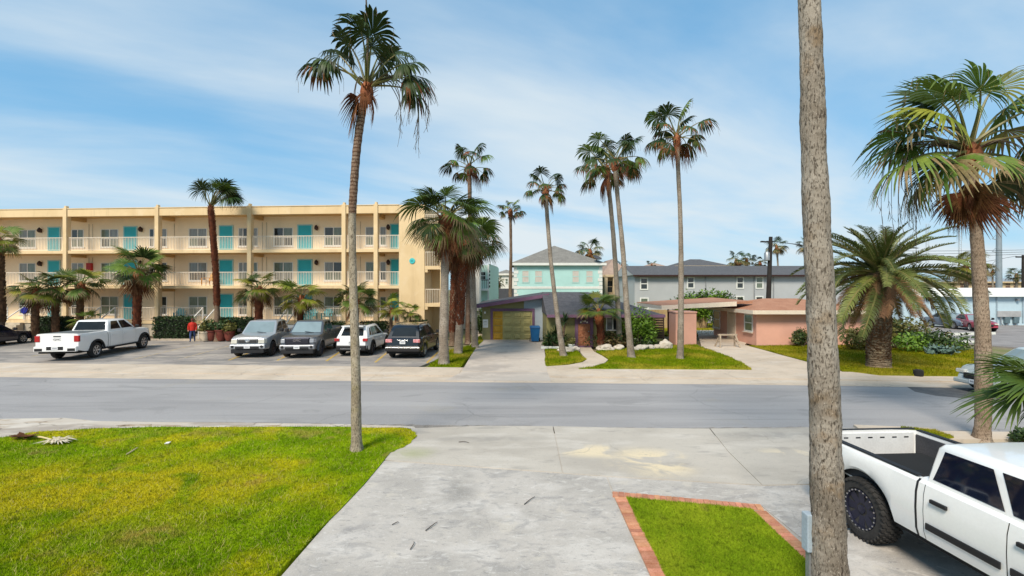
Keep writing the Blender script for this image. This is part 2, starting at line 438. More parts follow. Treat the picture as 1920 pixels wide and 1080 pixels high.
# the middle of the big lawn has gone yellow; the strips along the drive and the street stay green
M_lawn_near = lawn_mat('lawn_near', GR1, GR2, GRY, 0.48, 0.66, extra=[
    ((0.54, 0.455, 0.016), 0.9, 'spot', dict(c=G(190, 920), r=(6.0, 2.3), soft=0.75, s=0.9, lo=0.30, hi=0.58)),
    ((0.42, 0.30, 0.07), 0.8, 'spot', dict(c=G(290, 1010), r=(1.0, 0.5), soft=0.8, s=2.2, lo=0.42, hi=0.6)),
    ((0.42, 0.30, 0.05), 0.8, 'spot', dict(c=G(480, 905), r=(0.8, 0.5), soft=0.8, s=2.5, lo=0.42, hi=0.6)),
    ((0.36, 0.29, 0.06), 0.7, 'spot', dict(c=G(480, 815), r=(5, 0.5), soft=0.8, s=1.5, lo=0.40, hi=0.6))])
M_lawn_brick = lawn_mat('lawn_bricked', (0.20, 0.31, 0.012), (0.29, 0.395, 0.018), (0.40, 0.45, 0.03), 0.5, 0.7)
M_lawn_far = lawn_mat('lawn_far', (0.13, 0.19, 0.003), (0.19, 0.235, 0.005), (0.36, 0.30, 0.03), 0.46, 0.62)
M_lawn_right = lawn_mat('lawn_right', (0.16, 0.17, 0.004), (0.21, 0.20, 0.006), (0.33, 0.27, 0.025), 0.42, 0.6)

def sheet(name, pts, z, m, z0=-0.12):
    return struct(MB().prism(pts, z0, z, m).build(name))
def gp(*px): return [G(*p) for p in px]

g = MB(); g.poly([(-500, -300, -0.10), (500, -300, -0.10), (500, 900, -0.10), (-500, 900, -0.10)], M_ground); struct(g.build('ground'))

far_edge = [(-60, 23.3), (-22, 20.75), (-11, 20.15), (-2.2, 19.65), (11.4, 19.05), (19.2, 18.3), (60, 16.2)]
near_edge = [(-60, 15.8), (-14.9, 13.95), (-8, 13.75), (-3.6, 13.55), (0.5, 13.4), (4.0, 13.2), (8.0, 13.3), (13.4, 12.85), (60, 10.9)]
def jit(pts, n, a, seed):
    r = random.Random(seed); out = []
    for i in range(len(pts) - 1):
        for k in range(n):
            t = k / n
            out.append((pts[i][0] + (pts[i + 1][0] - pts[i][0]) * t, pts[i][1] + (pts[i + 1][1] - pts[i][1]) * t + r.uniform(-a, a)))
    return out + [pts[-1]]
sheet('road', jit(near_edge, 26, 0.05, 3) + far_edge[::-1], 0.0, M_road)
# far side: dished gutter, then a low kerbed walk of poured bays
gut = [(x, y + 1.15) for x, y in far_edge]
walk_back = [(x, y + w) for (x, y), w in zip(far_edge, (3.4, 3.4, 3.4, 3.3, 3.3, 2.9, 2.9))]
def lerp_poly(pl, x):
    for a, b in zip(pl, pl[1:]):
        if a[0] <= x <= b[0]:
            return a[1] + (b[1] - a[1]) * (x - a[0]) / (b[0] - a[0])
    return pl[0][1] if x < pl[0][0] else pl[-1][1]
gutter = struct(MB().prism([(-60, 22.0), (-60, 26)] + [(60, 20), (60, 15)], -0.14, -0.11, M_walk).build('gutter'))
walk = struct(MB().prism([(-60, 22.6), (-60, 26), (60, 20), (60, 16)], -0.16, -0.13, M_walk).build('sidewalk'))
xs = [-60, -44, -36, -30, -24, -18, -12, -6, -2.35, 1.5, 5.5, 9.5, 13.5, 17.5, 22, 30, 60]
for i, (a, b) in enumerate(zip(xs, xs[1:])):
    e = 0.006
    a2, b2 = a + e, b - e
    q = [(a2, lerp_poly(far_edge, a2)), (b2, lerp_poly(far_edge, b2)), (b2, lerp_poly(gut, b2) - e), (a2, lerp_poly(gut, a2) - e)]
    MB().prism(q, -0.1, 0.012 + 0.001 * (i % 3), M_walk).build('slab', gutter)
    q = [(a2, lerp_poly(gut, a2) + e), (b2, lerp_poly(gut, b2) + e), (b2, lerp_poly(walk_back, b2)), (a2, lerp_poly(walk_back, a2))]
    MB().prism(q, -0.1, 0.045 + 0.002 * (i % 2), M_walk).build('slab', walk)

lot = sheet('parking_lot', [(-60, 25.6), (-22, 24.2), (-11, 23.6), (-4.6, 23.1), (-3.9, 26.5), (-4.6, 30), (-4.9, 34.2), (-60, 38.5)], 0.006, M_lot)
M_yel = surface('worn_yellow_paint', (0.52, 0.33, 0.035), [((0.36, 0.31, 0.26), 0.9, N_, dict(s=2.2, lo=0.46, hi=0.62)), ((0.33, 0.28, 0.23), 0.8, N_, dict(s=18, lo=0.5, hi=0.64))])
M_yelf = surface('faded_yellow_paint', (0.46, 0.35, 0.17), [((0.35, 0.30, 0.26), 0.95, N_, dict(s=1.8, lo=0.42, hi=0.6)), ((0.33, 0.29, 0.25), 0.8, N_, dict(s=18, lo=0.46, hi=0.62))])
for (ax, ay, bx, by, mm) in [(155, 672, 300, 645, M_yelf), (249, 674, 375, 645, M_yelf), (335, 674, 432, 648, M_yelf), (428, 676, 505, 648, M_yel),
                         (520, 676, 575, 648, M_yel), (612, 677, 655, 648, M_yel), (703, 680, 742, 648, M_yel), (800, 681, 832, 650, M_yel), (60, 668, 205, 645, M_yelf)]:
    (x0, y0), (x1, y1) = G(ax, ay), G(bx, by)
    w = 0.065
    MB().prism([(x0 - w, y0), (x0 + w, y0), (x1 + w, y1), (x1 - w, y1)], 0.0, 0.0105, mm).build('marking', lot)
# kerb before the hotel planting
M_kerb = mat('kerb_concrete', (0.40, 0.33, 0.25), 0.85, var=0.2, scale=1.5, fine=0.15)
kl = [(-60, 38.0), (-23, 34.9), (-8.5, 34.0), (-5.0, 33.8)]
kb = MB()
for a, b in zip(kl, kl[1:]):
    kb.prism([a, b, (b[0], b[1] + 0.22), (a[0], a[1] + 0.22)], -0.05, 0.14, M_kerb)
struct(kb.build('kerb'))
M_soil = surface('planting_soil', (0.10, 0.07, 0.045), [((0.17, 0.12, 0.08), 0.8, N_, dict(s=4, lo=0.4, hi=0.65))], bump=0.6)
sheet('planting_bed', [(x, y + 0.22) for x, y in kl] + [(-4.9, 37), (-60, 43)], 0.10, M_soil)

# house drive, garden path, the pink house's drive
hd = struct(MB().prism(gp((901, 638.5), (1017, 638.5), (1025, 697), (868, 697)), -0.15, 0.046, M_house_drive).build('house_driveway'))
for q in ([(900, 638), (957, 638), (948, 664), (886, 664)], [(958, 638), (1018, 638), (1021.5, 664), (949, 664)],
          [(885.5, 664.6), (948, 664.6), (947, 698), (866, 698)], [(949, 664.6), (1021.6, 664.6), (1026, 698), (948, 698)]):
    MB().prism(gp(*q), -0.1, 0.055, M_house_drive).build('slab', hd)
ap = MB().prism([G(868, 699), G(1026, 699), (1.6, 19.55), (-2.75, 19.72)], -0.05, 0.060, M_house_drive)
ap.build('slab', hd)
sheet('garden_path', gp((1084, 653), (1108, 653), (1114, 661), (1128, 668), (1140, 676), (1134, 682), (1108, 690), (1050, 692.5), (1026, 693), (1024, 689), (1066, 686), (1092, 681), (1100, 676), (1090, 664)), 0.052, M_walk)
pdv = struct(MB().prism(gp((1411, 695), (1397, 684), (1362, 668), (1316, 652), (1308, 622), (1420, 622), (1396, 648), (1440, 660), (1520, 682), (1576, 697)), -0.15, 0.040, M_walk).build('pink_house_driveway'))
for q in ([(1410, 695.5), (1396, 684), (1470, 668.5), (1520, 682), (1578, 698)], [(1395, 683.4), (1362, 668), (1316, 652), (1396, 648), (1440, 660), (1468, 668)],
          [(1315.5, 651.5), (1306, 620), (1398, 620), (1395, 647.5)]):
    MB().prism(gp(*q), -0.1, 0.048, M_walk).build('slab', pdv)
sheet('side_path', gp((876, 655), (893, 655), (905, 628), (902, 612), (896, 612), (893, 628)), 0.045, M_walk)
right_lot = sheet('side_parking_lot', [(33, 30), (75, 30), (75, 58), (30, 58), (30, 38)], 0.004, mat('side_lot_asphalt', (0.24, 0.22, 0.21), 0.9, var=0.2, scale=0.7, fine=0.15))

# near drive: bays of concrete with joints
nd = struct(MB().prism([(-3.1, 4.35), (7.6, 4.35), (7.6, 11.3), (5.0, 12.6), (-2.6, 12.7), (-2.6, 9.0)], -0.19, 0.016, M_apron).build('driveway'))
V = lambda px, py: G(px, py)
nd_slabs = [
    ([(-3.15, 4.3), G(716, 866), G(1137, 896.5), G(1147, 926), (1.80, 4.3)], M_slab),                       # the long grey bay beside the lawn
    ([G(718, 864.6), G(745, 806), G(905, 800.5), G(1036, 801), G(1054, 889), ], M_apron),
    ([G(1055.8, 889.3), G(1038, 801), G(1180, 804), G(1330, 805.5), G(1364, 849), G(1428, 912), G(1139, 895.2)], M_apron),
    ([G(1366, 849), G(1332, 805.5), G(1520, 803), G(1650, 806), G(1780, 812), G(1780, 905), G(1430, 912.2)], M_apron),
    ([G(1139, 896.8), G(1429, 913.6), G(1780, 906.4), (7.6, 8.4), (7.7, 4.3), (4.55, 4.3), (4.38, 8.48), (1.9, 8.98)], M_slab),
]
for i, (q, m) in enumerate(nd_slabs):
    MB().prism(q, -0.16, 0.028 + 0.003 * (i % 2), m).build('slab', nd)
sheet('parking_bay', [(7.72, 4.3), (14, 4.3), (14, 11.4), (7.75, 11.9)], 0.015, M_apron)
sh = [G(px, py) for px, py in [(-200, 795), (0, 786), (120, 784), (180, 790), (300, 792), (450, 793), (650, 796), (775, 800), (790, 812), (760, 830), (600, 815), (300, 812), (100, 815), (0, 835), (-300, 850)]]
shoulder = sheet('road_shoulder', sh, 0.010, M_shoulder)
rr = random.Random(5)
for k in range(16):        # broken edge pieces of the old pavement
    px = rr.uniform(-20, 760); py = rr.uniform(798, 802) + (6 if px < 150 else 0)
    x, y = G(px, py); s = rr.uniform(0.06, 0.22)
    b = MB(); n = 6
    pl = [(x + 1.6 * s * math.cos(a) * rr.uniform(0.6, 1.2), y + s * math.sin(a) * rr.uniform(0.5, 1.0)) for a in [2 * math.pi * i / n for i in range(n)]]
    b.prism(pl, 0.0, rr.uniform(0.016, 0.026), M_shoulder).build('broken_slab', shoulder)
kr = sheet('kerb_strip', [G(1600, 800), G(1740, 806), G(1760, 812), G(1990, 815), G(1990, 828), G(1640, 828)], 0.06, M_walk)
sheet('asphalt_patch', gp((1692, 720), (1712, 713), (1760, 722), (1800, 728), (1900, 730), (1900, 746), (1800, 746), (1755, 742), (1715, 734)), 0.005, M_patch)

# ------------------------------------------------------------------ lawns with grass
def inside(x, y, poly):
    px = np.array([p[0] for p in poly]); py = np.array([p[1] for p in poly])
    c = np.zeros(len(x), bool); j = len(poly) - 1
    for i in range(len(poly)):
        k = ((py[i] > y) != (py[j] > y)) & (x < (px[j] - px[i]) * (y - py[i]) / (py[j] - py[i] + 1e-12) + px[i])
        c ^= k; j = i
    return c
def grass(name, poly, n, h, w, m, z, seed, fall=False, lean=0.6):
    rg = np.random.default_rng(seed)
    xs_ = [p[0] for p in poly]; ys_ = [p[1] for p in poly]
    X, Y = np.empty(0), np.empty(0)
    while len(X) < n:
        x = rg.uniform(min(xs_), max(xs_), n); y = rg.uniform(min(ys_), max(ys_), n)
        k = inside(x, y, poly)
        if fall: k &= rg.random(n) < np.minimum(1, (6.5 / y) ** 1.6)
        X, Y = np.append(X, x[k]), np.append(Y, y[k])
    X, Y = X[:n], Y[:n]
    a = rg.uniform(0, 2 * np.pi, n); b = rg.uniform(0, 2 * np.pi, n)
    hh = h * rg.uniform(0.5, 1.25, n); ww = w * rg.uniform(0.7, 1.3, n); ll = hh * lean * rg.uniform(0.1, 1.4, n)
    v = np.empty((n, 3, 3), np.float32)
    v[:, 0] = np.stack([X - np.cos(a) * ww, Y - np.sin(a) * ww, np.full(n, z - 0.005)], 1)
    v[:, 1] = np.stack([X + np.cos(a) * ww, Y + np.sin(a) * ww, np.full(n, z - 0.005)], 1)
    v[:, 2] = np.stack([X + np.cos(b) * ll, Y + np.sin(b) * ll, z + hh], 1)
    me = bpy.data.meshes.new(name)
    me.vertices.add(3 * n); me.vertices.foreach_set('co', v.ravel())
    me.loops.add(3 * n); me.loops.foreach_set('vertex_index', np.arange(3 * n, dtype=np.int32))
    me.polygons.add(n); me.polygons.foreach_set('loop_start', np.arange(0, 3 * n, 3, dtype=np.int32))
    me.update(calc_edges=True)
    me.materials.append(m)
    o = bpy.data.objects.new(name, me); COL.objects.link(o)
    return struct(o, 'stuff')
def wob(pts, seed, a=0.05, n=5):
    r = random.Random(seed); out = []
    for i in range(len(pts)):
        p, q = pts[i], pts[(i + 1) % len(pts)]
        for k in range(n):
            t = k / n
            out.append((p[0] + (q[0] - p[0]) * t + r.uniform(-a, a), p[1] + (q[1] - p[1]) * t + r.uniform(-a, a)))
    return out
def lawn(pts, z, m, n, h, w, seed, label, fall=False, wa=0.04):
    pts = wob(pts, seed, wa)
    sheet('lawn', pts, z, m)
    gpts = [(x + random.Random(i).uniform(-wa, wa) * 1.2, y) for i, (x, y) in enumerate(pts)]
    g = grass('grass', gpts, n, h, w, m, z, seed, fall)
    g['label'] = label; g['category'] = 'grass'
near_lawn = [(-2.98, 4.4), G(525, 1082), G(735, 850), G(756, 842), G(772, 830), G(780, 818), G(768, 806), G(650, 803.5), G(300, 804), G(150, 808), G(60, 814), G(0, 824), G(-300, 850), (-15.5, 4.4)]
lawn(near_lawn, 0.05, M_lawn_near, 420000, 0.042, 0.0048, 11, 'short green and yellowing grass of the large lawn beside the grey driveway', True, 0.04)
M_straw = surface('straw_blades', (0.46, 0.39, 0.14), [((0.30, 0.30, 0.05), 0.9, N_, dict(s=5, lo=0.4, hi=0.6)), ((0.40, 0.27, 0.11), 0.8, N_, dict(s=9, lo=0.5, hi=0.66))], rough=0.9)
sg_ = grass('dry_grass', near_lawn, 26000, 0.060, 0.0042, M_straw, 0.05, 31, True, 1.3); sg_['label'] = 'dry straw coloured blades among the big lawn'; sg_['category'] = 'grass'
brick_in = [(2.06, 8.73), (4.12, 8.26), (4.11, 6.5), (4.10, 4.4), (2.0, 4.4), (2.02, 6.4)]
lawn(brick_in, 0.05, M_lawn_brick, 110000, 0.038, 0.0045, 12, 'bright green grass inside the red brick border', True, 0.008)
lawn(gp((803, 690), (864, 689), (905, 641), (902, 630), (880, 650), (862, 655), (838, 660), (826, 672)), 0.07, M_lawn_far, 9000, 0.09, 0.018, 13, 'strip of grass under the palms beside the black car')
lawn(gp((1023, 656), (1080, 656), (1088, 665), (1098, 676), (1090, 680), (1062, 685), (1023, 688)), 0.07, M_lawn_far, 6000, 0.08, 0.016, 14, 'small patch of grass between the house driveway and the garden path')
lawn(gp((1116, 660), (1150, 657), (1250, 650), (1306, 648), (1316, 653), (1362, 669), (1394, 684), (1409, 694.5), (1300, 694.5), (1086, 693.5), (1112, 690), (1138, 682), (1144, 676), (1130, 667)), 0.07, M_lawn_far, 20000, 0.08, 0.016, 15, 'front lawn with two palm trunks before the low green house')
lawn(gp((1405, 650), (1600, 648), (1700, 652), (1850, 658), (1850, 690), (1800, 708), (1650, 706), (1580, 697), (1520, 681), (1440, 659)), 0.07, M_lawn_right, 22000, 0.08, 0.016, 16, 'yellowish lawn around the feather palm by the pink house')
lawn([(9.8, 39), (26, 39.5), (26, 52), (-2, 52), (-2, 44), (9.8, 44)], 0.02, M_lawn_right, 5000, 0.12, 0.03, 17, 'yellow back yard grass seen through the carport')
lawn(gp((1690, 806.5), (1752, 813), (1790, 826), (1700, 840)), 0.09, M_lawn_far, 5000, 0.05, 0.008, 18, 'sliver of yellow grass beyond the bed of the near truck', False, 0.02)

# brick edging
M_brick = mat('edging_brick', (0.44, 0.185, 0.10), 0.85, col2=(0.56, 0.27, 0.165), scale=9, fine=0.12, fscale=60, bump=0.2, bscale=80, rand=0.22, spec=0.2)
M_mortar = mat('mortar', (0.36, 0.27, 0.20), 0.95, fine=0.2, fscale=50)
edging = MB()
runs = [((1.862, 8.74), (1.80, 4.3), 1, 46), ((1.87, 8.97), (4.33, 8.43), -1, 24), ((4.33, 8.19), (4.30, 4.3), -1, 41)]
bl, bw, bh = 0.098, 0.205, 0.06
br = MB().box(-bl / 2, bl / 2, -bw / 2, bw / 2, -0.10, 0.0, M_brick).mesh('brick')
ed = struct(MB().prism([(1.80, 4.3), (1.865, 8.97), (4.31, 8.44), (4.30, 4.3), (4.10, 4.3), (4.10, 8.28), (2.06, 8.72), (2.0, 4.3)], -0.12, 0.038, M_mortar).build('brick_border'))
for (a, b, side, n) in runs:
    a, b = Vector(a), Vector(b); d = (b - a); ln = d.length; d /= ln
    nrm = Vector((-d.y, d.x)) * side
    k = 0; s = 0.06
    while s < ln:
        c = a + d * s + nrm * (bw / 2 + 0.004)
        o = link('brick', br, ed, (c.x, c.y, 0.055 + rnd.uniform(-0.003, 0.004)), (rnd.uniform(-0.012, 0.012), rnd.uniform(-0.012, 0.012), math.atan2(d.y, d.x) + rnd.uniform(-0.02, 0.02)))
        s += bl + 0.008
# ================================================================== palms, hedges, shrubs
M_frond = mat('palm_green', (0.062, 0.115, 0.016), 0.5, col2=(0.145, 0.205, 0.034), scale=1.6, fine=0.15, fscale=14, rand=0.35, trans=0.22, spec=0.35)
M_frond_dk = mat('palm_dark_green', (0.018, 0.040, 0.008), 0.5, col2=(0.046, 0.072, 0.014), scale=1.2, fine=0.15, fscale=10, rand=0.35, trans=0.15, spec=0.3)  # darker leaf green; the backlit look of tall crowns is put into it
M_frond_yel = mat('palm_yellow_green', (0.105, 0.15, 0.014), 0.5, col2=(0.26, 0.24, 0.03), scale=1.2, fine=0.15, fscale=10, rand=0.4, trans=0.25, spec=0.3)
M_frond_dry = mat('palm_dry_tips', (0.12, 0.085, 0.03), 0.7, col2=(0.26, 0.19, 0.09), scale=3, fine=0.2, rand=0.35, trans=0.12)
M_dead = mat('dead_frond', (0.085, 0.032, 0.014), 0.8, col2=(0.21, 0.09, 0.036), scale=3, fine=0.25, fscale=16, rand=0.3, trans=0.08, spec=0.15)
M_petiole = mat('petiole', (0.10, 0.12, 0.03), 0.5, col2=(0.22, 0.17, 0.06), scale=2, fine=0.1)
M_boot = mat('leaf_boots', (0.075, 0.020, 0.008), 0.85, col2=(0.20, 0.055, 0.02), scale=5, fine=0.3, fscale=22, bump=0.4)
M_bootbr = mat('leaf_boots_brown', (0.060, 0.030, 0.016), 0.9, col2=(0.19, 0.10, 0.05), scale=5, fine=0.3, fscale=22, bump=0.4)
M_fibre = mat('crown_fibre', (0.16, 0.045, 0.015), 0.8, col2=(0.33, 0.11, 0.04), scale=6, fine=0.25, fscale=20, bump=0.4)
M_stalk = mat('fruit_stalk', (0.10, 0.075, 0.05), 0.9, fine=0.2)

def trunk_mat(name, c1, c2, dark, rings, lich=(0.42, 0.36, 0.26), rs=0.5):
    """palm bark: grey fibre, dark pits, leaf-scar rings"""
    m = bpy.data.materials.new(name); m.use_nodes = True
    t = m.node_tree; b = t.nodes['Principled BSDF']
    co = t.nodes.new('ShaderNodeTexCoord').outputs['Object']
    cur = node_mix(t, node_noise(t, co, 1.1, 6, 0.38, 0.62), c1, c2)
    cur = node_mix(t, nmul(t, node_noise(t, co, 2.3, 6, 0.52, 0.68), 0.7), cur, lich)
    st = node_map(t, co, (1, 1, 0.30))
    cur = node_mix(t, nmul(t, node_noise(t, st, 58, 5, 0.50, 0.64), 0.8), cur, dark)
    cur = node_mix(t, nmul(t, node_noise(t, node_map(t, co, (1, 1, 0.45), 0, (3, 1, 2)), 30, 4, 0.58, 0.66), 0.8), cur, tuple(c * 0.7 for c in dark))
    cur = node_mix(t, nmul(t, node_noise(t, node_map(t, co, (1, 1, 0.6), 0, (7, 5, 2)), 60, 3, 0.60, 0.72), 0.7), cur, tuple(min(0.75, c * 1.5) for c in c2))
    cur = node_mix(t, nmul(t, node_noise(t, node_map(t, co, (1, 1, 2.6)), 9, 5, 0.56, 0.7), 0.55), cur, tuple(c * 0.6 for c in c1))
    w = t.nodes.new('ShaderNodeTexWave'); w.bands_direction = 'Z'; w.inputs['Scale'].default_value = rings
    w.inputs['Distortion'].default_value = 2.2; w.inputs['Detail'].default_value = 3; w.inputs['Detail Scale'].default_value = 2.0
    t.links.new(co, w.inputs['Vector'])
    mr = t.nodes.new('ShaderNodeMapRange'); mr.inputs[1].default_value, mr.inputs[2].default_value = 0.55, 0.95
    t.links.new(w.outputs[0], mr.inputs[0])
    cur = node_mix(t, nmul(t, mr.outputs[0], rs), cur, dark)
    t.links.new(cur, b.inputs['Base Color'])
    b.inputs['Roughness'].default_value = 0.9; b.inputs['Specular IOR Level'].default_value = 0.15
    nb = t.nodes.new('ShaderNodeTexNoise'); nb.inputs['Scale'].default_value = 30; nb.inputs['Detail'].default_value = 6
    t.links.new(st, nb.inputs['Vector'])
    bp = t.nodes.new('ShaderNodeBump'); bp.inputs['Strength'].default_value = 0.7; bp.inputs['Distance'].default_value = 0.03
    t.links.new(nb.outputs[0], bp.inputs['Height']); t.links.new(bp.outputs[0], b.inputs['Normal'])
    return m
M_tr_near = trunk_mat('bark_near', (0.195, 0.160, 0.125), (0.345, 0.30, 0.25), (0.060, 0.044, 0.032), 5.0, (0.21, 0.135, 0.07), 0.0)
M_tr_big = trunk_mat('bark_lichen', (0.28, 0.225, 0.16), (0.42, 0.355, 0.27), (0.10, 0.075, 0.05), 3.2, (0.28, 0.235, 0.10), 0.06)
M_tr_ring = trunk_mat('bark_ringed', (0.19, 0.115, 0.075), (0.30, 0.215, 0.16), (0.075, 0.035, 0.02), 3.6, (0.34, 0.28, 0.22), 0.8)
M_tr_grey = trunk_mat('bark_grey', (0.235, 0.19, 0.145), (0.35, 0.295, 0.235), (0.10, 0.08, 0.065), 3.0, (0.36, 0.32, 0.27), 0.15)
M_tr_brown = trunk_mat('bark_brown', (0.16, 0.10, 0.065), (0.27, 0.19, 0.13), (0.05, 0.03, 0.02), 4.0, (0.22, 0.16, 0.10), 0.5)
M_tr_right = trunk_mat('bark_right', (0.24, 0.17, 0.115), (0.34, 0.255, 0.185), (0.09, 0.06, 0.04), 3.0, (0.33, 0.27, 0.20), 0.2)

def spline(pts, n):
    pts = [Vector(p) for p in pts]
    if len(pts) == 2: return [pts[0].lerp(pts[1], i / n) for i in range(n + 1)]
    out = []
    q = [pts[0] * 2 - pts[1]] + pts + [pts[-1] * 2 - pts[-2]]
    segs = len(pts) - 1
    for i in range(n + 1):
        u = i / n * segs; k = min(int(u), segs - 1); t = u - k
        a, b, c, d = q[k:k + 4]
        out.append(0.5 * ((2 * b) + (c - a) * t + (2 * a - 5 * b + 4 * c - d) * t * t + (3 * b - a - 3 * c + d) * t ** 3))
    return out
def trunk_mesh(pts, rads, m, seed, nr=14, step=0.07, ring=0.008, knob=0.09, spread=1.0):
    """tapered trunk with slight leaf-scar rings and lumps; flares where it meets the soil"""
    ln = sum((Vector(b) - Vector(a)).length for a, b in zip(pts, pts[1:]))
    n = max(12, min(220, int(ln / step)))
    path = spline(pts, n)
    rr_ = spline([(r, 0, 0) for r in rads], n)
    b = MB(); rings = []
    for i, p in enumerate(path):
        r = rr_[i].x * (1 + (ring if i % 2 else -ring))
        h = i / n * ln
        r *= 1 + 0.45 * spread * math.exp(-h / 0.22) + 0.05 * mnoise.noise(Vector((seed * 3.7, 1.0, h * 0.9)))
        d = (path[min(i + 1, n)] - path[max(i - 1, 0)]).normalized()
        s = d.cross(Vector((0, 1, 0))).normalized(); u = s.cross(d)
        ringp = []
        for k in range(nr):
            a = 2 * math.pi * k / nr
            q = s * math.cos(a) + u * math.sin(a)
            f = 1 + knob * mnoise.noise(Vector((math.cos(a) * 1.3 + seed, math.sin(a) * 1.3, h * 2.2))) + knob * 0.7 * mnoise.noise(Vector((math.cos(a) * 4 + seed, math.sin(a) * 4, h * 7)))
            f += 0.16 * spread * math.exp(-h / 0.30) * math.sin(5 * a + seed)
            ringp.append(tuple(p + q * r * f))
        rings.append(ringp)
    b.loft(rings, m)
    return b, path

# --- fan fronds: one mesh for each attitude, turned and scaled per frond
def fan_frond(elev, seed, m, nseg=32, petiole=0.56, blade=0.52, droop=0.55, spread=112, dry=0.0, fold=0.10, mdry=None, cup=0.5, full=0.5):
    r = random.Random(seed)
    b = MB()
    e = R(elev)
    pts = []
    npz = 6
    x, z = 0.0, 0.0
    bend = R(28) if elev > -20 else R(8)
    for i in range(npz + 1):
        t = i / npz
        pts.append((x, 0.0, z))
        a = e - bend * t * t
        x += math.cos(a) * petiole / npz; z += math.sin(a) * petiole / npz
    b.tube(pts, [0.020 * (1 - 0.62 * i / npz) for i in range(npz + 1)], 5, M_petiole)
    hub = Vector(pts[-1])
    a = e - bend * 1.15
    F = Vector((math.cos(a), 0, math.sin(a))); S = Vector((0, 1, 0)); U = S.cross(F) * -1
    if U.z < 0: U = -U
    for j in range(nseg):
        ang = R(-spread + 2 * spread * (j + 0.5) / nseg) + r.uniform(-0.03, 0.03)
        d = (F * math.cos(ang) + S * math.sin(ang)).normalized()
        side = (S * math.cos(ang) - F * math.sin(ang)).normalized()
        L = blade * (0.62 + 0.38 * math.cos(ang * 0.75)) * r.uniform(0.88, 1.08)
        hw = R(spread) / nseg * 1.04
        dr = droop * r.uniform(0.7, 1.3)
        lift = 0.10 * abs(math.sin(ang)); sag = cup * (1 - math.cos(ang)) * 0.55          # the blade cups upwards at its sides
        twist = r.uniform(-0.25, 0.25)
        isdry = r.random() < dry
        ts = (0.02, 0.28, 0.48, 0.64, 0.82, 1.0) if full <= 0.5 else (0.02, 0.30, 0.52, full, 0.86, 1.0)
        L_, R_, C_ = [], [], []
        for t in ts:
            q = hub + d * (L * t) + U * (lift * L * t * (1 - t)) - Vector((0, 0, 1)) * (sag * L * t)
            if t > 0.42:
                k = (t - 0.42) / 0.58
                q = q - d * (L * 0.22 * dr * k * k) - Vector((0, 0, 1)) * (L * 0.80 * dr * k ** 1.6)
            w = L * t * hw if t <= full else L * 0.48 * hw * (1.0 if full <= 0.5 else 1.25) * (0.98 if t < 0.7 else 0.56 if t < 0.9 else 0.06)
            w = max(w, 0.0015)
            pl = U * (fold * w * 2.0)
            C_.append(tuple(q + pl)); L_.append(tuple(q - side * w + U * w * twist)); R_.append(tuple(q + side * w - U * w * twist))
        n = len(ts)
        fs = [(i, i + 1, n + i + 1, n + i) for i in range(n - 1)] + [(n + i, n + i + 1, 2 * n + i + 1, 2 * n + i) for i in range(n - 1)]
        mm = (mdry or M_frond_dry) if isdry else m
        if mm is m and dry and r.random() < 0.5:     # green segment with a dry tip
            b.add(L_ + C_ + R_, [f for q, f in enumerate(fs) if q % (n - 1) < n - 3], m)
            b.add(L_ + C_ + R_, [f for q, f in enumerate(fs) if q % (n - 1) >= n - 3], mdry or M_frond_dry)
        else:
            b.add(L_ + C_ + R_, fs, mm)
        if r.random() < 0.25 * (droop > 0.3):        # loose threads
            p0 = Vector(C_[-2]); b.tube([p0, p0 + Vector((r.uniform(-.02, .02), r.uniform(-.02, .02), -0.08)), p0 + Vector((r.uniform(-.04, .04), r.uniform(-.04, .04), -0.2 * r.uniform(0.5, 1.2)))], 0.0022, 3, M_frond_dry, False)
    return b
def dead_frond(seed):
    b = fan_frond(-62, seed, M_dead, nseg=20, petiole=0.30, blade=0.62, droop=0.75, spread=75, fold=0.3)
    return b
ELEVS = (82, 64, 46, 28, 10, -10, -32, -52)
FANS = {}
def fan_lib(kind):
    if kind in FANS: return FANS[kind]
    m = {'green': M_frond, 'dark': M_frond_dk, 'yellow': M_frond_yel, 'stiff': M_frond, 'stiffy': M_frond_yel, 'stiffd': M_frond_dk, 'compact': M_frond, 'compactd': M_frond_dk}[kind]
    lib = []
    if kind in ('compact', 'compactd'):   # small dense fans on long stalks
        for i, e in enumerate(ELEVS):
            lib.append([fan_frond(e, 640 + i * 7 + k, m, nseg=26, petiole=0.58 + 0.05 * k, blade=0.43, droop=0.34 + 0.05 * i + 0.12 * k, cup=0.45 + 0.08 * i, spread=122, full=0.68, dry=(0.0 if e > 30 else 0.06 if e > -5 else 0.25), mdry=M_dead) for k in range(2)])
        FANS[kind] = lib
        return lib
    if kind.startswith('stiff'):     # young, wind-firm fans: hardly drooping
        for i, e in enumerate(ELEVS):
            lib.append([fan_frond(e, 500 + i * 7 + k, m, nseg=26, petiole=0.52, blade=0.56, droop=0.16 + 0.02 * i + 0.08 * k, cup=0.12 + 0.03 * i, spread=104, dry=(0.0 if e > 20 else 0.08)) for k in range(2)])
        FANS[kind] = lib
        return lib
    for i, e in enumerate(ELEVS):
        lib.append([fan_frond(e, 100 + i * 7 + k, m, droop=0.24 + 0.05 * i + (0.12 if k else 0), dry=(0.0 if e > 40 else 0.12 if e > -5 else 0.4)) for k in range(2)])
    FANS[kind] = lib
    return lib

FMESH = {}
def frond_mesh(kind, ei, k):
    key = (kind, ei, k)
    if key not in FMESH:
        FMESH[key] = (fan_lib(kind)[ei][k] if kind != 'dead' else dead_frond(900 + k)).mesh('frond', 40)
    return FMESH[key]
def nearest_elev(e): return min(range(len(ELEVS)), key=lambda i: abs(ELEVS[i] - e))

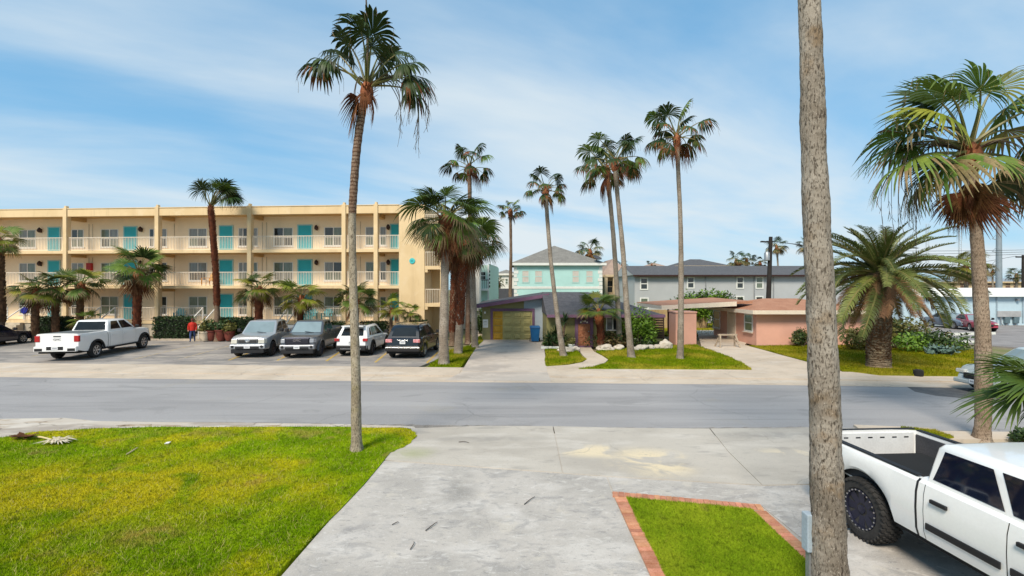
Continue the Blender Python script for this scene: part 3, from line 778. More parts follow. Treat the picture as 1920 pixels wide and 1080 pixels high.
def add_fronds(crown, fronds, seed, wind=(0.0, 0.0)):
    """fronds: (azimuth deg, elevation deg, length m, kind)"""
    r = random.Random(seed)
    for (az, el, ln, kind) in fronds:
        ei = nearest_elev(el)
        low = kind == 'skirt'
        if low: kind = 'dead'
        me = frond_mesh(kind, ei if kind != 'dead' else 0, r.randrange(2))
        tilt = R((el - ELEVS[ei]) * 0.8) if kind != 'dead' else R(r.uniform(-10, 14))
        o = link('dead_frond' if kind == 'dead' else 'frond', me, crown, (0.03 * math.cos(R(az)), 0.03 * math.sin(R(az)), r.uniform(-0.06, 0.10) * ln))
        if low: o.location.z -= r.uniform(0.45, 0.95); tilt = R(r.uniform(-24, -12))
        o.rotation_mode = 'QUATERNION'
        q = Matrix.Rotation(R(az), 4, 'Z') @ Matrix.Rotation(-tilt, 4, 'Y') @ Matrix.Rotation(R(r.uniform(-28, 28)), 4, 'X')
        if wind != (0.0, 0.0):
            ax = Vector((0, 0, 1)).cross(Vector((wind[0], wind[1], 0)))
            q = Matrix.Rotation(ax.length, 4, ax.normalized()) @ q
        o.rotation_quaternion = q.to_quaternion()
        s = ln * r.uniform(0.92, 1.08)
        o.scale = (s, s, s)
def auto_fronds(n, ndead, ln, seed, kind='green', top=84, low=-45, kinds=None, az0=None):
    r = random.Random(seed); out = []
    for i in range(n):
        t = (i + 0.5) / n
        el = top + (low - top) * (t ** 0.9) + r.uniform(-9, 9)
        az = (i * 137.5 + seed * 31 + r.uniform(-16, 16)) % 360
        k = kind if not kinds else r.choice(kinds)
        out.append((az, el, ln * (1.06 - 0.22 * max(0, t - 0.35) / 0.65) * r.uniform(0.88, 1.12), k))
    for i in range(ndead):
        out.append(((i * 360 / max(1, ndead) + r.uniform(-25, 25)) % 360, -60, ln * r.uniform(0.62, 0.9), 'dead'))
    return out
def boots(b, path, rad, i0, i1, m, seed, per=9, size=1.0):
    """old leaf bases left on the trunk: short upturned stubs in rows"""
    r = random.Random(seed)
    for i in range(i0, i1):
        p = path[i]; rr0 = rad
        for k in range(per):
            a = 2 * math.pi * (k + 0.5 * (i % 2)) / per + r.uniform(-0.15, 0.15)
            d = Vector((math.cos(a), math.sin(a), 0)); s = Vector((-d.y, d.x, 0))
            w = rr0 * 0.36 * size; h = rr0 * r.uniform(0.7, 1.25) * size
            q0 = p + d * rr0 * 0.86
            q1 = p + d * rr0 * (1.25 + 0.25 * size * r.random()) + Vector((0, 0, h))
            b.add([q0 - s * w - Vector((0, 0, h * .35)), q0 + s * w - Vector((0, 0, h * .35)), q1 + s * w * .55, q1 - s * w * .55, q1 - d * rr0 * .16],
                  [(0, 1, 2, 3), (3, 2, 4), (1, 4, 2), (0, 3, 4)], m)
def px_path(Y, pts):
    """[(px, py, width px)] up one trunk at depth Y -> points, radii; the first point stands on the ground"""
    P_ = [Vector(P(a, b, Y)) for a, b, w in pts]
    P_[0].z = -0.05
    return P_, [w / 2 / FPX * Y for a, b, w in pts]
def fan_palm(label, Y, pts, fronds, seed, bark=None, name='fan_palm', group=None, boot=None, bootm=None, wind=(0, 0), nr=12, fibre=1.0, step=0.10, head=True, per=9):
    P_, rd = px_path(Y, pts)
    base = P_[0].copy(); base.z = 0
    root = empty(name, base)
    tag(root, label, 'palm tree', group)
    loc = [p - base for p in P_]
    b, path = trunk_mesh(loc, rd, bark or M_tr_grey, seed, nr=nr, step=step)
    b.build('trunk', root, smooth=60)
    n = len(path) - 1
    if boot:
        bb = MB(); _br = rd[-1] * 1.05 if not isinstance(boot, tuple) or len(boot) < 3 else boot[2]
        _seg = path[int(n * boot[0]):int(n * boot[1])]
        bb.tube(_seg, [_br * (0.97 + 0.06 * (q % 2)) for q in range(len(_seg))], 12, bootm or M_boot)
        boots(bb, path, rd[-1] * 1.05 if not isinstance(boot, tuple) or len(boot) < 3 else boot[2], int(n * boot[0]), int(n * boot[1]), bootm or M_boot, seed, per=per)
        bb.build('leaf_bases', root)
    top = loc[-1]
    c = MB(); rt = rd[-1]
    rr_ = random.Random(seed)
    # the crown's heart: fibre-wrapped leaf bases swelling below the fronds
    prof = [(rt * 1.02, -rt * 4.2), (rt * 1.5, -rt * 3.0), (rt * 1.75, -rt * 1.2), (rt * 1.35, rt * 0.6), (rt * 0.5, rt * 2.0)]
    c.lathe([(a * fibre, h) for a, h in prof], 10, M_fibre)
    for k in range(26):
        a = rr_.uniform(0, 6.283); h = rr_.uniform(-3.6, 0.6) * rt
        d = Vector((math.cos(a), math.sin(a), 0)); s = Vector((-d.y, d.x, 0)); w = rt * 0.3
        q = d * rt * 1.4 * fibre + Vector((0, 0, h)); e = d * rt * rr_.uniform(2.0, 2.9) * fibre + Vector((0, 0, h + rt * rr_.uniform(0.6, 1.6)))
        c.add([q - s * w, q + s * w, e + s * w * .4, e - s * w * .4], [(0, 1, 2, 3)], M_fibre)
    cr = c.build('crown', root, tuple(top), smooth=50)
    add_fronds(cr, fronds, seed, wind)
    return root, cr
def far_palm(label, Y, pts, n, ln, seed, kind='dark', group='palms standing behind the buildings', ndead=3, wind=(0, 0), name='distant_palm'):
    """a palm a few pixels high: crown as one mesh"""
    P_, rd = px_path(Y, pts)
    base = P_[0].copy(); base.z = 0
    root = empty(name, base); tag(root, label, 'palm tree', group)
    loc = [p - base for p in P_]
    b, _ = trunk_mesh(loc, rd, M_tr_grey, seed, nr=7, step=0.6)
    b.build('trunk', root, smooth=60)
    c = MB(); r = random.Random(seed)
    for (az, el, l, k) in auto_fronds(n, ndead, ln, seed, kind):
        src = fan_lib(k)[nearest_elev(el)][r.randrange(2)] if k != 'dead' else dead_frond(900)
        M = Matrix.Rotation(R(az), 4, 'Z') @ Matrix.Rotation(R(r.uniform(-25, 25)), 4, 'X') @ Matrix.Scale(l, 4)
        if wind != (0, 0):
            ax = Vector((0, 0, 1)).cross(Vector((wind[0], wind[1], 0)))
            M = Matrix.Rotation(ax.length, 4, ax.normalized()) @ M
        k0 = len(c.v); c.v += [tuple(M @ Vector(p)) for p in src.v]
        mi = [c.mi(m) for m in src.mats]
        c.f += [tuple(i + k0 for i in f) for f in src.f]; c.m += [mi[i] for i in src.m]
    c.lathe([(rd[-1], -0.7), (rd[-1] * 1.8, -0.3), (rd[-1] * 0.6, 0.3)], 7, M_fibre)
    c.build('crown', root, tuple(loc[-1]))
    return root

# ---- the tall palm on the near lawn
GA = 'tall fan palms along the street'
A_fr = [(100, 86, 1.75, 'compactd'), (-60, 82, 1.9, 'compactd'), (20, 79, 1.85, 'compactd'), (200, 77, 1.75, 'compactd'), (-110, 72, 1.6, 'compactd'), (150, 72, 1.6, 'compactd'), (60, 70, 1.6, 'compactd'), (-30, 68, 1.4, 'compactd'),
        (178, 46, 1.6, 'compactd'), (186, 26, 1.55, 'compactd'), (6, 42, 1.65, 'compactd'), (14, 24, 1.6, 'compactd'), (-10, 14, 1.75, 'compactd'), (4, 0, 1.5, 'compactd'), (200, -36, 0.95, 'dead'), (170, -50, 0.9, 'dead'), (5, -50, 0.95, 'dead'), (-80, -50, 0.7, 'dead')]
A, Acr = fan_palm('tall leaning fan palm with pale spotted trunk standing on the near lawn', 11.25,
    [(669, 848, 21.6), (668, 800, 18.4), (667, 700, 17.6), (665, 620, 16.2), (661, 490, 14.0), (661, 390, 13.1), (668, 290, 12.2), (677, 220, 12.6), (688, 165, 13.5)],
    A_fr, 1, M_tr_big, group=GA, nr=20, step=0.05, fibre=1.1)
bA = MB()
# upper trunk keeps its ringed red-brown bark
P_, rd = px_path(11.25, [(669, 848, 26), (661, 400, 18.6), (661.5, 380, 18.6), (668, 290, 17.8), (677, 220, 18.4), (687, 170, 21)])
pth = spline(P_[1:], 46)
rings = []
for i, p in enumerate(pth):
    rr0 = 0.087 + 0.008 * (i / 46) + (0.007 if i % 3 == 0 else 0.0)
    rings.append([(p.x - A.location.x + rr0 * math.cos(a), p.y - A.location.y + rr0 * math.sin(a), p.z) for a in [2 * math.pi * k / 18 for k in range(18)]])
bA.loft(rings, M_tr_ring).build('ringed_bark', A, smooth=45)
def stalks(crown, items, seed):
    r = random.Random(seed)
    for (az, reach, drop, n) in items:
        b = MB()
        for k in range(n):
            a = R(az + r.uniform(-14, 14)); rc = reach * r.uniform(0.75, 1.1); dp = drop * r.uniform(0.45, 1.0)
            p = [Vector((0, 0, 0)), Vector((math.cos(a) * rc * .6, math.sin(a) * rc * .6, 0.25)), Vector((math.cos(a) * rc, math.sin(a) * rc, -0.1)), Vector((math.cos(a) * rc * 1.06, math.sin(a) * rc * 1.06, -dp * .6)), Vector((math.cos(a) * rc * 1.02 + r.uniform(-.08, .08), math.sin(a) * rc, -dp))]
            b.tube(spline(p, 12), [0.013 - 0.0007 * i for i in range(13)], 4, M_stalk, False)
            q = Vector(p[-1])
            for j in range(5):
                s0 = p[3].lerp(p[4], r.random()); b.tube([s0, s0 + Vector((r.uniform(-.07, .07), r.uniform(-.07, .07), -r.uniform(.1, .3)))], 0.004, 3, M_stalk, False)
        b.build('fruit_stalk', crown)
MB().tube([(0, 0, 0.3), (0.02, 0, 1.2), (-0.03, 0, 2.35)], [0.04, 0.035, 0.012], 6, M_stalk).build('spear', Acr)
stalks(Acr, [(5, 1.45, 1.7, 5), (-12, 1.0, 1.35, 3), (25, 0.75, 1.2, 2), (200, 0.3, 1.5, 2)], 4)
# ---- bare trunk close to the camera; its head is above the picture
C_fr = auto_fronds(26, 8, 1.6, 21)
C, Ccr = fan_palm('thick bare palm trunk rising close by beside the near white truck', 5.8,
    [(1557, 1140, 62), (1554, 1030, 59), (1550, 900, 55), (1546, 760, 51), (1540, 600, 48), (1532, 430, 45), (1525, 250, 41), (1522, 120, 39), (1517, 0, 36.5), (1512, -130, 37), (1507, -300, 39), (1503, -500, 38), (1501, -700, 38)],
    C_fr, 2, M_tr_near, group=GA, nr=40, step=0.035)
# ---- right-hand palm with the big ragged head
B_fr = [(100, 86, 2.5, 'stiffd'), (-170, 80, 2.7, 'green'), (185, 66, 2.6, 'green'), (10, 76, 2.9, 'yellow'), (-20, 62, 2.6, 'green'), (160, 54, 2.4, 'green'), (185, 42, 2.6, 'yellow'), (172, 30, 2.6, 'green'), (195, 22, 2.5, 'dark'), (165, 12, 2.5, 'green'), (186, 0, 2.6, 'green'), (205, -12, 2.3, 'green'), (175, -26, 2.2, 'dark'), (0, 44, 2.5, 'green'), (12, 30, 2.6, 'yellow'), (-12, 16, 2.5, 'green'), (8, 2, 2.5, 'green'), (-4, -14, 2.4, 'green'), (20, -28, 2.1, 'dark'),
        (-100, -14, 1.5, 'stiff'), (-50, -34, 1.5, 'stiffd'), (90, 30, 2.0, 'green'), (70, 0, 2.1, 'green'), (110, -20, 2.0, 'yellow')] + \
       [(a, -60, 1.0 + 0.08 * ((a * 7) % 3), 'skirt') for a in range(0, 360, 17)]
B, Bcr = fan_palm('fan palm with wide ragged head and rusty skirt at the street edge', 12.16,
    [(1841, 826, 26), (1843, 790, 24), (1844, 720, 26), (1843, 640, 23.5), (1838, 550, 22), (1833, 470, 20), (1828, 400, 18), (1818, 285, 19)],
    B_fr, 3, M_tr_right, group=GA, nr=20, step=0.06, fibre=1.25)
stalks(Bcr, [(185, 1.9, 2.4, 6), (170, 1.3, 2.6, 7), (178, 0.9, 2.0, 4), (0, 1.5, 2.0, 4), (-20, 1.2, 1.6, 3)], 6)

# ---- across the street
fan_palm('stout fan palm with thick ringed trunk, nearest of the cluster by the black car', 23.9, [(832, 686, 20.2), (832, 640, 17.8), (833, 580, 16.3), (834, 510, 14.7), (836, 412, 14.7)],
    auto_fronds(30, 12, 2.3, 31, kinds=['stiff', 'stiffd', 'stiff', 'green'], low=-38), 31, M_tr_grey, group='palm cluster by the black car', nr=14, fibre=1.2)
fan_palm('fan palm with shaggy red-brown trunk in the cluster by the garage', 27.7, [(859, 665, 15.5), (862, 600, 14.7), (866, 530, 14.7), (872, 450, 15.5)],
    auto_fronds(26, 14, 2.2, 32, kinds=['stiff', 'dark']), 32, M_tr_grey, group='palm cluster by the black car', boot=(0.30, 0.92, 0.215), bootm=M_boot, fibre=1.2)
fan_palm('grey-trunked fan palm at the back of the cluster by the garage', 30.5, [(891, 654, 12.4), (889, 600, 11.6), (886, 520, 10.8), (884, 455, 11.6)],
    auto_fronds(24, 14, 2.0, 33, kinds=['green', 'dark', 'yellow']), 33, M_tr_grey, group='palm cluster by the black car', fibre=1.2)
fan_palm('fan palm behind the shaggy one, its brown trunk half hidden in the cluster', 32.5, [(848, 650, 11.6), (849, 600, 11.6), (852, 520, 11.6), (856, 470, 11.6)],
    auto_fronds(18, 12, 1.9, 34, kinds=['dark', 'green']), 34, M_tr_brown, group='palm cluster by the black car', boot=(0.2, 0.9, 0.2), bootm=M_boot)
def tall(label, Y, pts, n, nd, ln, seed, bark=None, kinds=('compactd', 'compactd', 'compact'), top=86, low=-24):
    return fan_palm(label, Y, pts, auto_fronds(n, nd, ln, seed, kinds=list(kinds), top=top, low=low), seed, bark or M_tr_ring, group='slender palms behind the street', nr=10, step=0.14)
tall('slender palm with its small head high above the cluster by the hotel end', 33.5, [(877, 645, 10.1), (878, 560, 9.2), (880, 470, 8.4), (881, 390, 7.6), (880, 314, 7.6)], 14, 1, 2.05, 41)
tall('distant slender palm with rusty trunk left of the turquoise building', 52, [(957, 610, 7.6), (957, 540, 6.7), (958, 470, 5.5), (957, 396, 5.5)], 14, 1, 1.7, 42, M_tr_brown)
tall('curving pale-trunked palm beside the garden path', 26.7, [(1057, 670, 12.6), (1049, 620, 10.1), (1041, 560, 8.4), (1033, 490, 7.6), (1027, 420, 7.6), (1023, 357, 7.6)], 15, 2, 1.4, 43, M_tr_grey)
tall('palm leaning left, further back of the crossing pair on the lawn', 30.6, [(1161, 653, 11.8), (1160, 600, 10.1), (1156, 530, 9.2), (1149, 430, 8.4), (1138, 318, 8.4)], 15, 2, 2.35, 44, M_tr_grey)
tall('palm leaning left, nearer of the crossing pair on the lawn', 26.2, [(1184, 673, 15.1), (1181, 640, 12.6), (1174, 560, 10.9), (1168, 470, 9.2), (1159, 380, 8.4), (1152, 304, 8.4)], 14, 2, 2.0, 45, M_tr_grey)
tall('straight palm right of the pair, highest head of those across the street', 25.7, [(1275, 676, 14.3), (1276, 640, 11.8), (1277, 540, 10.1), (1276, 420, 8.4), (1272, 330, 8.0), (1269, 258, 8.8)], 16, 2, 2.1, 46, M_tr_grey)

# ---- palms before the hotel
GH = 'palms before the hotel'
fan_palm('windswept palm with shaggy red trunk before the hotel balconies', 34.6, [(408, 636, 10), (407, 580, 9), (405, 520, 9), (400, 450, 8), (395, 388, 6)],
    [(a, e, 2.5, k) for a, e, k in ((20, 80, 'stiffd'), (-30, 74, 'dark'), (60, 70, 'stiffd'), (10, 54, 'dark'), (-15, 50, 'dark'), (35, 46, 'stiffd'), (0, 40, 'dark'), (-45, 62, 'green'), (75, 72, 'dark'), (-60, 78, 'dark'), (130, 84, 'stiffd'), (220, 84, 'dark'), (180, 80, 'dark'), (15, 64, 'dark'), (-5, 66, 'stiffd'))], 51, M_tr_brown, group=GH, boot=(0.28, 0.97, 0.175), bootm=M_boot, wind=(0.12, 0.0))
fan_palm('palm cut by the left edge of the picture, in front of the hotel', 33.0, [(-2, 650, 15), (0, 600, 14), (-2, 540, 13), (-4, 455, 12)], auto_fronds(18, 2, 1.5, 52, kinds=['stiff', 'stiffy']), 52, M_tr_brown, group=GH, boot=(0.3, 0.9, 0.25), bootm=M_bootbr)
def short(label, Y, px, base, top, w, n, nd, ln, seed, kinds=('stiff', 'stiffy', 'stiffd'), bm=None, boot=True):
    return fan_palm(label, Y, [(px, base, w), ((px + px) / 2, (base + top) / 2, w), (px + 2, top, w * 0.9)], auto_fronds(n, nd, ln, seed, kinds=list(kinds), top=82, low=-28), seed, M_tr_brown, group=GH, name='short_fan_palm',
                    boot=(0.15, 0.98, w * 0.53 / FPX * Y) if boot else None, bootm=bm or M_boot, fibre=1.0)
short('short bushy palm furthest left along the hotel front', 34.2, 66, 640, 548, 9.0, 18, 3, 1.79, 61, bm=M_bootbr)
short('short bushy palm over the left hedge, yellow frond showing', 35.0, 104, 640, 545, 9.0, 18, 4, 1.79, 62, bm=M_bootbr)
short('short bushy palm between the left hedge and the stairs', 35.2, 150, 640, 535, 8.4, 18, 3, 1.75, 63, bm=M_bootbr)
short('wide dark palm with shaggy trunk behind the white pickup', 35.0, 257, 640, 512, 10.5, 24, 6, 2.12, 64, kinds=('stiff', 'stiffd', 'stiff'))
short('short palm with dark red trunk behind the silver pickup', 34.6, 485, 640, 545, 10.5, 22, 4, 1.70, 65)
short('short spreading palm with yellowing fronds behind the dark grey pickup', 34.3, 563, 640, 560, 8.4, 20, 3, 1.75, 66, kinds=('stiff', 'stiffy', 'stiffy'))
short('short palm half hidden behind the tall near palm trunk', 34.2, 668, 640, 565, 7.0, 20, 2, 1.70, 67)
short('small palm with slim bare trunk between white and black cars', 33.9, 733, 640, 582, 6.2, 18, 1, 1.33, 68, kinds=('stiff', 'stiffy'), boot=False)
short('smallest palm standing at the hotel end wall', 34.6, 768, 640, 588, 3.4, 16, 0, 0.97, 69, kinds=('stiff', 'stiffy'), boot=False)
short('low leafy palm tuft at the hotel stair behind the white pickup', 34.6, 160, 640, 605, 4.2, 12, 0, 1.20, 70, kinds=('stiff',), boot=False)
fan_palm('young palm with rusty trunk beside the green house door', 30.3, [(1127, 652, 11), (1126, 620, 11), (1123, 588, 10)], auto_fronds(20, 0, 1.75, 71, kinds=['stiff', 'stiffy', 'stiff'], top=82, low=0), 71, M_tr_brown, group='palms around the green house', name='short_fan_palm', boot=(0.15, 0.98, 0.19), bootm=M_boot)

# ---- far palms
far_palm('brown shaggy palm head rising right of the turquoise hip roof', 75, [(1106, 600, 6), (1106, 470, 6)], 16, 2.5, 81, ndead=16)
far_palm('lowest palm head over the long grey roof, brownish', 80, [(1381, 600, 5), (1381, 488, 5)], 14, 2.0, 82, ndead=6)
far_palm('middle palm head of three over the long grey roof', 82, [(1400, 600, 4), (1400, 487, 4)], 13, 1.7, 83)
far_palm('small palm head just left of the black utility pole', 82, [(1425, 600, 4), (1425, 492, 4)], 12, 1.5, 84)
far_palm('thin tall palm just right of the black utility pole', 78, [(1462, 600, 4), (1460, 520, 3), (1456, 462, 3.5)], 16, 1.9, 85)
far_palm('palm head mostly hidden by the thick near trunk', 80, [(1512, 600, 4), (1512, 462, 4)], 14, 1.8, 86)
far_palm('palm tuft between the two leaning trunks', 70, [(1166, 600, 4), (1166, 498, 4)], 10, 1.1, 87)
far_palm('small palm peeking over the grey building roof', 84, [(1222, 600, 3), (1222, 497, 3)], 9, 1.1, 88)
far_palm('windblown yellow-green palm behind the light blue building', 56, [(1812, 600, 8), (1812, 545, 7), (1810, 500, 7)], 22, 2.6, 89, 'yellow', wind=(-0.2, 0))
far_palm('small palm left of the steel mast', 90, [(1862, 600, 3), (1861, 508, 3)], 14, 1.5, 90)
far_palm('dark palm head at the right edge beyond the blue building', 95, [(1906, 600, 4), (1906, 515, 4)], 18, 1.9, 91)
far_palm('small leaning palm beside the distant white house', 60, [(935, 600, 4), (934, 545, 4), (935, 530, 4)], 12, 1.0, 92, 'yellow')

# ---- feather palm
M_feather = mat('feather_green', (0.062, 0.095, 0.018), 0.5, col2=(0.165, 0.185, 0.045), scale=1.2, fine=0.15, rand=0.35, trans=0.15, spec=0.4)
M_feather_dry = mat('feather_dry', (0.17, 0.085, 0.035), 0.75, col2=(0.34, 0.20, 0.09), scale=2, fine=0.2, rand=0.3, trans=0.08)
def feather(elev, seed, m, curl=1.0, nl=60, L=1.0, ll=0.135):
    r = random.Random(seed); b = MB()
    n = 14; pts = []; p = Vector((0, 0, 0)); a = R(elev)
    for i in range(n + 1):
        pts.append(p.copy())
        t = i / n
        ang = a - R(98) * curl * t ** 1.5 * (1.0 if elev > -30 else 0.35)
        ang = max(ang, R(-88))
        p = p + Vector((math.cos(ang), 0, math.sin(ang))) * (L / n)
    b.tube(pts, [0.020 * (1 - 0.85 * i / n) for i in range(n + 1)], 5, M_petiole if m is M_feather else M_feather_dry)
    for side in (-1, 1):
        for k in range(nl):
            t = 0.10 + 0.90 * (k + r.random() * 0.6) / nl
            u = t * n; i = min(int(u), n - 1); f = u - i
            q = pts[i].lerp(pts[i + 1], f); d = (pts[i + 1] - pts[i]).normalized()
            up = Vector((0, 1, 0)).cross(d) * -1
            if up.z < 0 and elev > -30 and d.x > 0: up = -up
            l = ll * (math.sin(math.pi * min(1, 0.12 + 0.80 * t)) ** 0.6) * r.uniform(0.85, 1.1)
            dr = (d * 0.75 + Vector((0, side, 0)) * 0.8 + up * 0.42 + Vector((r.uniform(-.1, .1), r.uniform(-.1, .1), r.uniform(-.1, .1)))).normalized()
            mid = q + dr * l * 0.55; end = q + dr * l - Vector((0, 0, l * 0.22))
            w = d * 0.0062
            b.add([q - w, q + w, mid + w, mid - w, end], [(0, 1, 2, 3), (3, 2, 4)], m)
    return b.mesh('frond')
Yp = 23.1
root = empty('feather_palm', (*G(1647, 690), 0)); tag(root, 'big feather palm with drooping dry lower fronds before the pink house', 'palm tree')
hp = PZ(512, Yp)
b, path = trunk_mesh([(0, 0, -0.05), (0.0, 0, 0.9), (0.06, 0, 2.2), (0.1, 0, hp - 0.4), (0.12, 0, hp)], [0.50, 0.47, 0.46, 0.60, 0.45], trunk_mat('bark_feather', (0.17, 0.125, 0.08), (0.29, 0.22, 0.15), (0.04, 0.025, 0.015), 2.4, (0.25, 0.20, 0.12), 0.5), 9, nr=22, step=0.06, ring=0.02, knob=0.12, spread=0.4)
boots(b, path, 0.40, 6, 50, M_bootbr, 5, per=13, size=0.45)
b.build('trunk', root)
cb = MB(); cb.lathe([(0.35, -1.5), (0.50, -0.9), (0.46, -0.3), (0.25, 0.1), (0.08, 0.4)], 12, M_bootbr)
pc = cb.build('crown', root, (0.12, 0, hp), smooth=50)
FE = {}
r5 = random.Random(55)
for i in range(104):
    t = (i + 0.5) / 104
    el = 86 - 138 * t ** 1.0 + r5.uniform(-8, 8)
    e = min((80, 62, 46, 30, 14, -4, -22, -42), key=lambda k: abs(k - el))
    dry = (t > 0.84) or (t > 0.60 and r5.random() < 0.30)
    key = (e, dry, i % 2)
    if key not in FE:
        FE[key] = feather(e, 300 + len(FE), M_feather_dry if dry else M_feather, curl=(0.42 if e > 40 else 0.68) + 0.12 * (i % 2))
    ln = (2.35 + 1.65 * min(1, t * 2.2)) * r5.uniform(0.9, 1.08) * (0.72 if dry else 1)
    o = link('dead_frond' if dry else 'frond', FE[key], pc, (0, 0, r5.uniform(-0.35, 0.25)), (r5.uniform(-0.3, 0.3), R(-(el - e) * 0.7), R((i * 137.5 + r5.uniform(-12, 12)) % 360)), (ln,) * 3)
    o.rotation_mode = 'XYZ'

# ---- young palm whose leaves reach in from the right edge
Yn = 8.2
root = empty('young_fan_palm', (PX(1985, Yn), Yn, 0)); tag(root, 'young fan palm reaching in from the right edge over the near truck', 'palm tree')
b, path = trunk_mesh([(0, 0, -0.05), (0, 0, 0.8), (0, 0, PZ(745, Yn))], [0.2, 0.19, 0.17], M_tr_brown, 3, step=0.08)
b.build('trunk', root, smooth=60)
cb = MB(); cb.lathe([(0.18, -0.4), (0.24, -0.1), (0.1, 0.3)], 10, M_fibre)
cc = cb.build('crown', root, (0, 0, PZ(745, Yn)), smooth=50)
BIG = [fan_frond(e, 700 + i, M_frond, nseg=40, petiole=0.42, blade=0.78, droop=0.25, spread=118, fold=0.16, cup=0.2).mesh('frond', 40) for i, e in enumerate((58, 40, 30, 12))]
for az, i, ln in ((178, 1, 1.25), (196, 2, 1.22), (166, 3, 1.25), (220, 3, 1.0), (150, 0, 1.2), (100, 0, 1.2), (60, 1, 1.2), (10, 2, 1.2), (-40, 1, 1.2), (250, 1, 0.95), (280, 2, 1.0), (185, 0, 1.0)):
    link('frond', BIG[i], cc, (0, 0, 0), (R(rnd.uniform(-25, 25)), 0, R(az)), (ln,) * 3)

# ---- leafy masses
def leaf_mass(b, c, rad, n, size, m, seed, shell=0.55, zmin=0.0):
    r = random.Random(seed)
    for i in range(n):
        while True:
            d = Vector((r.gauss(0, 1), r.gauss(0, 1), r.gauss(0, 1)))
            if d.length > 1e-3: break
        d.normalize()
        k = shell + (1 - shell) * r.random()
        k *= 1 + 0.28 * mnoise.noise(d * 2.1 + Vector((seed, 0, 0)))
        p = Vector((c[0] + d.x * rad[0] * k, c[1] + d.y * rad[1] * k, c[2] + d.z * rad[2] * k))
        if p.z < zmin: continue
        u = Vector((r.uniform(-1, 1), r.uniform(-1, 1), r.uniform(-0.6, 0.9))).normalized()
        w = u.cross(d)
        if w.length < 1e-3: continue
        w.normalize(); s = size * r.uniform(0.6, 1.3)
        b.add([p, p + u * s * .5 + w * s * .28, p + u * s, p + u * s * .5 - w * s * .28], [(0, 1, 2, 3)], m)
M_hedge = mat('hedge_leaf', (0.012, 0.032, 0.008), 0.5, col2=(0.04, 0.08, 0.018), scale=3, fine=0.3, fscale=20, trans=0.1)
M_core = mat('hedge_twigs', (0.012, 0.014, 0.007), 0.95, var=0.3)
M_leaf = mat('shrub_leaf', (0.085, 0.17, 0.014), 0.5, col2=(0.18, 0.30, 0.03), scale=3, fine=0.25, fscale=14, trans=0.2)
M_leafd = mat('shrub_leaf_dark', (0.022, 0.048, 0.012), 0.5, col2=(0.06, 0.10, 0.025), scale=3, fine=0.25, fscale=14, trans=0.15)
M_leafr = mat('shrub_leaf_red', (0.07, 0.035, 0.015), 0.6, col2=(0.16, 0.13, 0.04), scale=5, fine=0.3, fscale=14, trans=0.15)
M_leafo = mat('shrub_leaf_olive', (0.085, 0.095, 0.02), 0.6, col2=(0.19, 0.165, 0.04), scale=2.5, fine=0.3, fscale=12, trans=0.15)
M_twig = mat('twig', (0.10, 0.07, 0.045), 0.9, var=0.3)
def hedge(label, x0, x1, y0, y1, h, n, seed, group='clipped hedges before the hotel'):
    r = random.Random(seed)
    root = empty('hedge', ((x0 + x1) / 2, (y0 + y1) / 2, 0)); tag(root, label, 'hedge', group)
    hx, hy = (x1 - x0) / 2, (y1 - y0) / 2
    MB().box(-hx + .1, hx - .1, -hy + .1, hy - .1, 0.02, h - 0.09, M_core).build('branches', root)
    b = MB()
    for i in range(n):
        f = r.random() * (2 * hx * 2 * hy + 2 * hx * h + 2 * 2 * hy * h)
        if f < 4 * hx * hy: p = Vector((r.uniform(-hx, hx), r.uniform(-hy, hy), h + r.uniform(-.08, .05)))
        elif f < 4 * hx * hy + 2 * hx * h: p = Vector((r.uniform(-hx, hx), -hy + r.uniform(-.05, .08), r.uniform(0.05, h)))
        else: p = Vector((hx * r.choice((-1, 1)) + r.uniform(-.06, .06), r.uniform(-hy, hy), r.uniform(0.05, h)))
        u = Vector((r.uniform(-1, 1), r.uniform(-1, 1), r.uniform(-0.3, 1))).normalized(); w = u.cross(Vector((r.uniform(-1, 1), r.uniform(-1, 1), r.uniform(-1, 1)))).normalized()
        s = 0.13 * r.uniform(0.6, 1.3)
        b.add([p, p + u * s * .5 + w * s * .3, p + u * s, p + u * s * .5 - w * s * .3], [(0, 1, 2, 3)], M_hedge)
    b.build('leaves', root)
    return root
def shrub(label, c, rad, n, size, m, seed, name='shrub', group=None, m2=None, cat='shrub'):
    """c: base point; several leaf clumps on a fan of stems"""
    root = empty(name, (c[0], c[1], 0)); tag(root, label, cat, group)
    r = random.Random(seed)
    st = MB(); b = MB()
    k = max(4, int(6 * rad[0] / max(rad[1], .2)))
    for i in range(k):
        a = r.uniform(0, 6.283); f = r.random() ** 0.5
        q = Vector((math.cos(a) * f * rad[0] * .62, math.sin(a) * f * rad[1] * .62, rad[2] * r.uniform(0.55, 1.25) * (1.15 - 0.45 * f)))
        st.tube(spline([(q.x * .25, q.y * .25, 0), (q.x * .6, q.y * .6, q.z * .6), tuple(q)], 5), [0.03, 0.026, 0.022, 0.016, 0.012, 0.008], 5, M_twig)
        rr0 = 0.52 * r.uniform(0.8, 1.2)
        leaf_mass(b, q, (rad[0] * rr0, rad[1] * rr0, rad[2] * rr0), n // k, size, m2 if (m2 and r.random() < 0.4) else m, seed * 13 + i, zmin=0.02)
    st.build('stems', root); b.build('foliage', root)
    return root
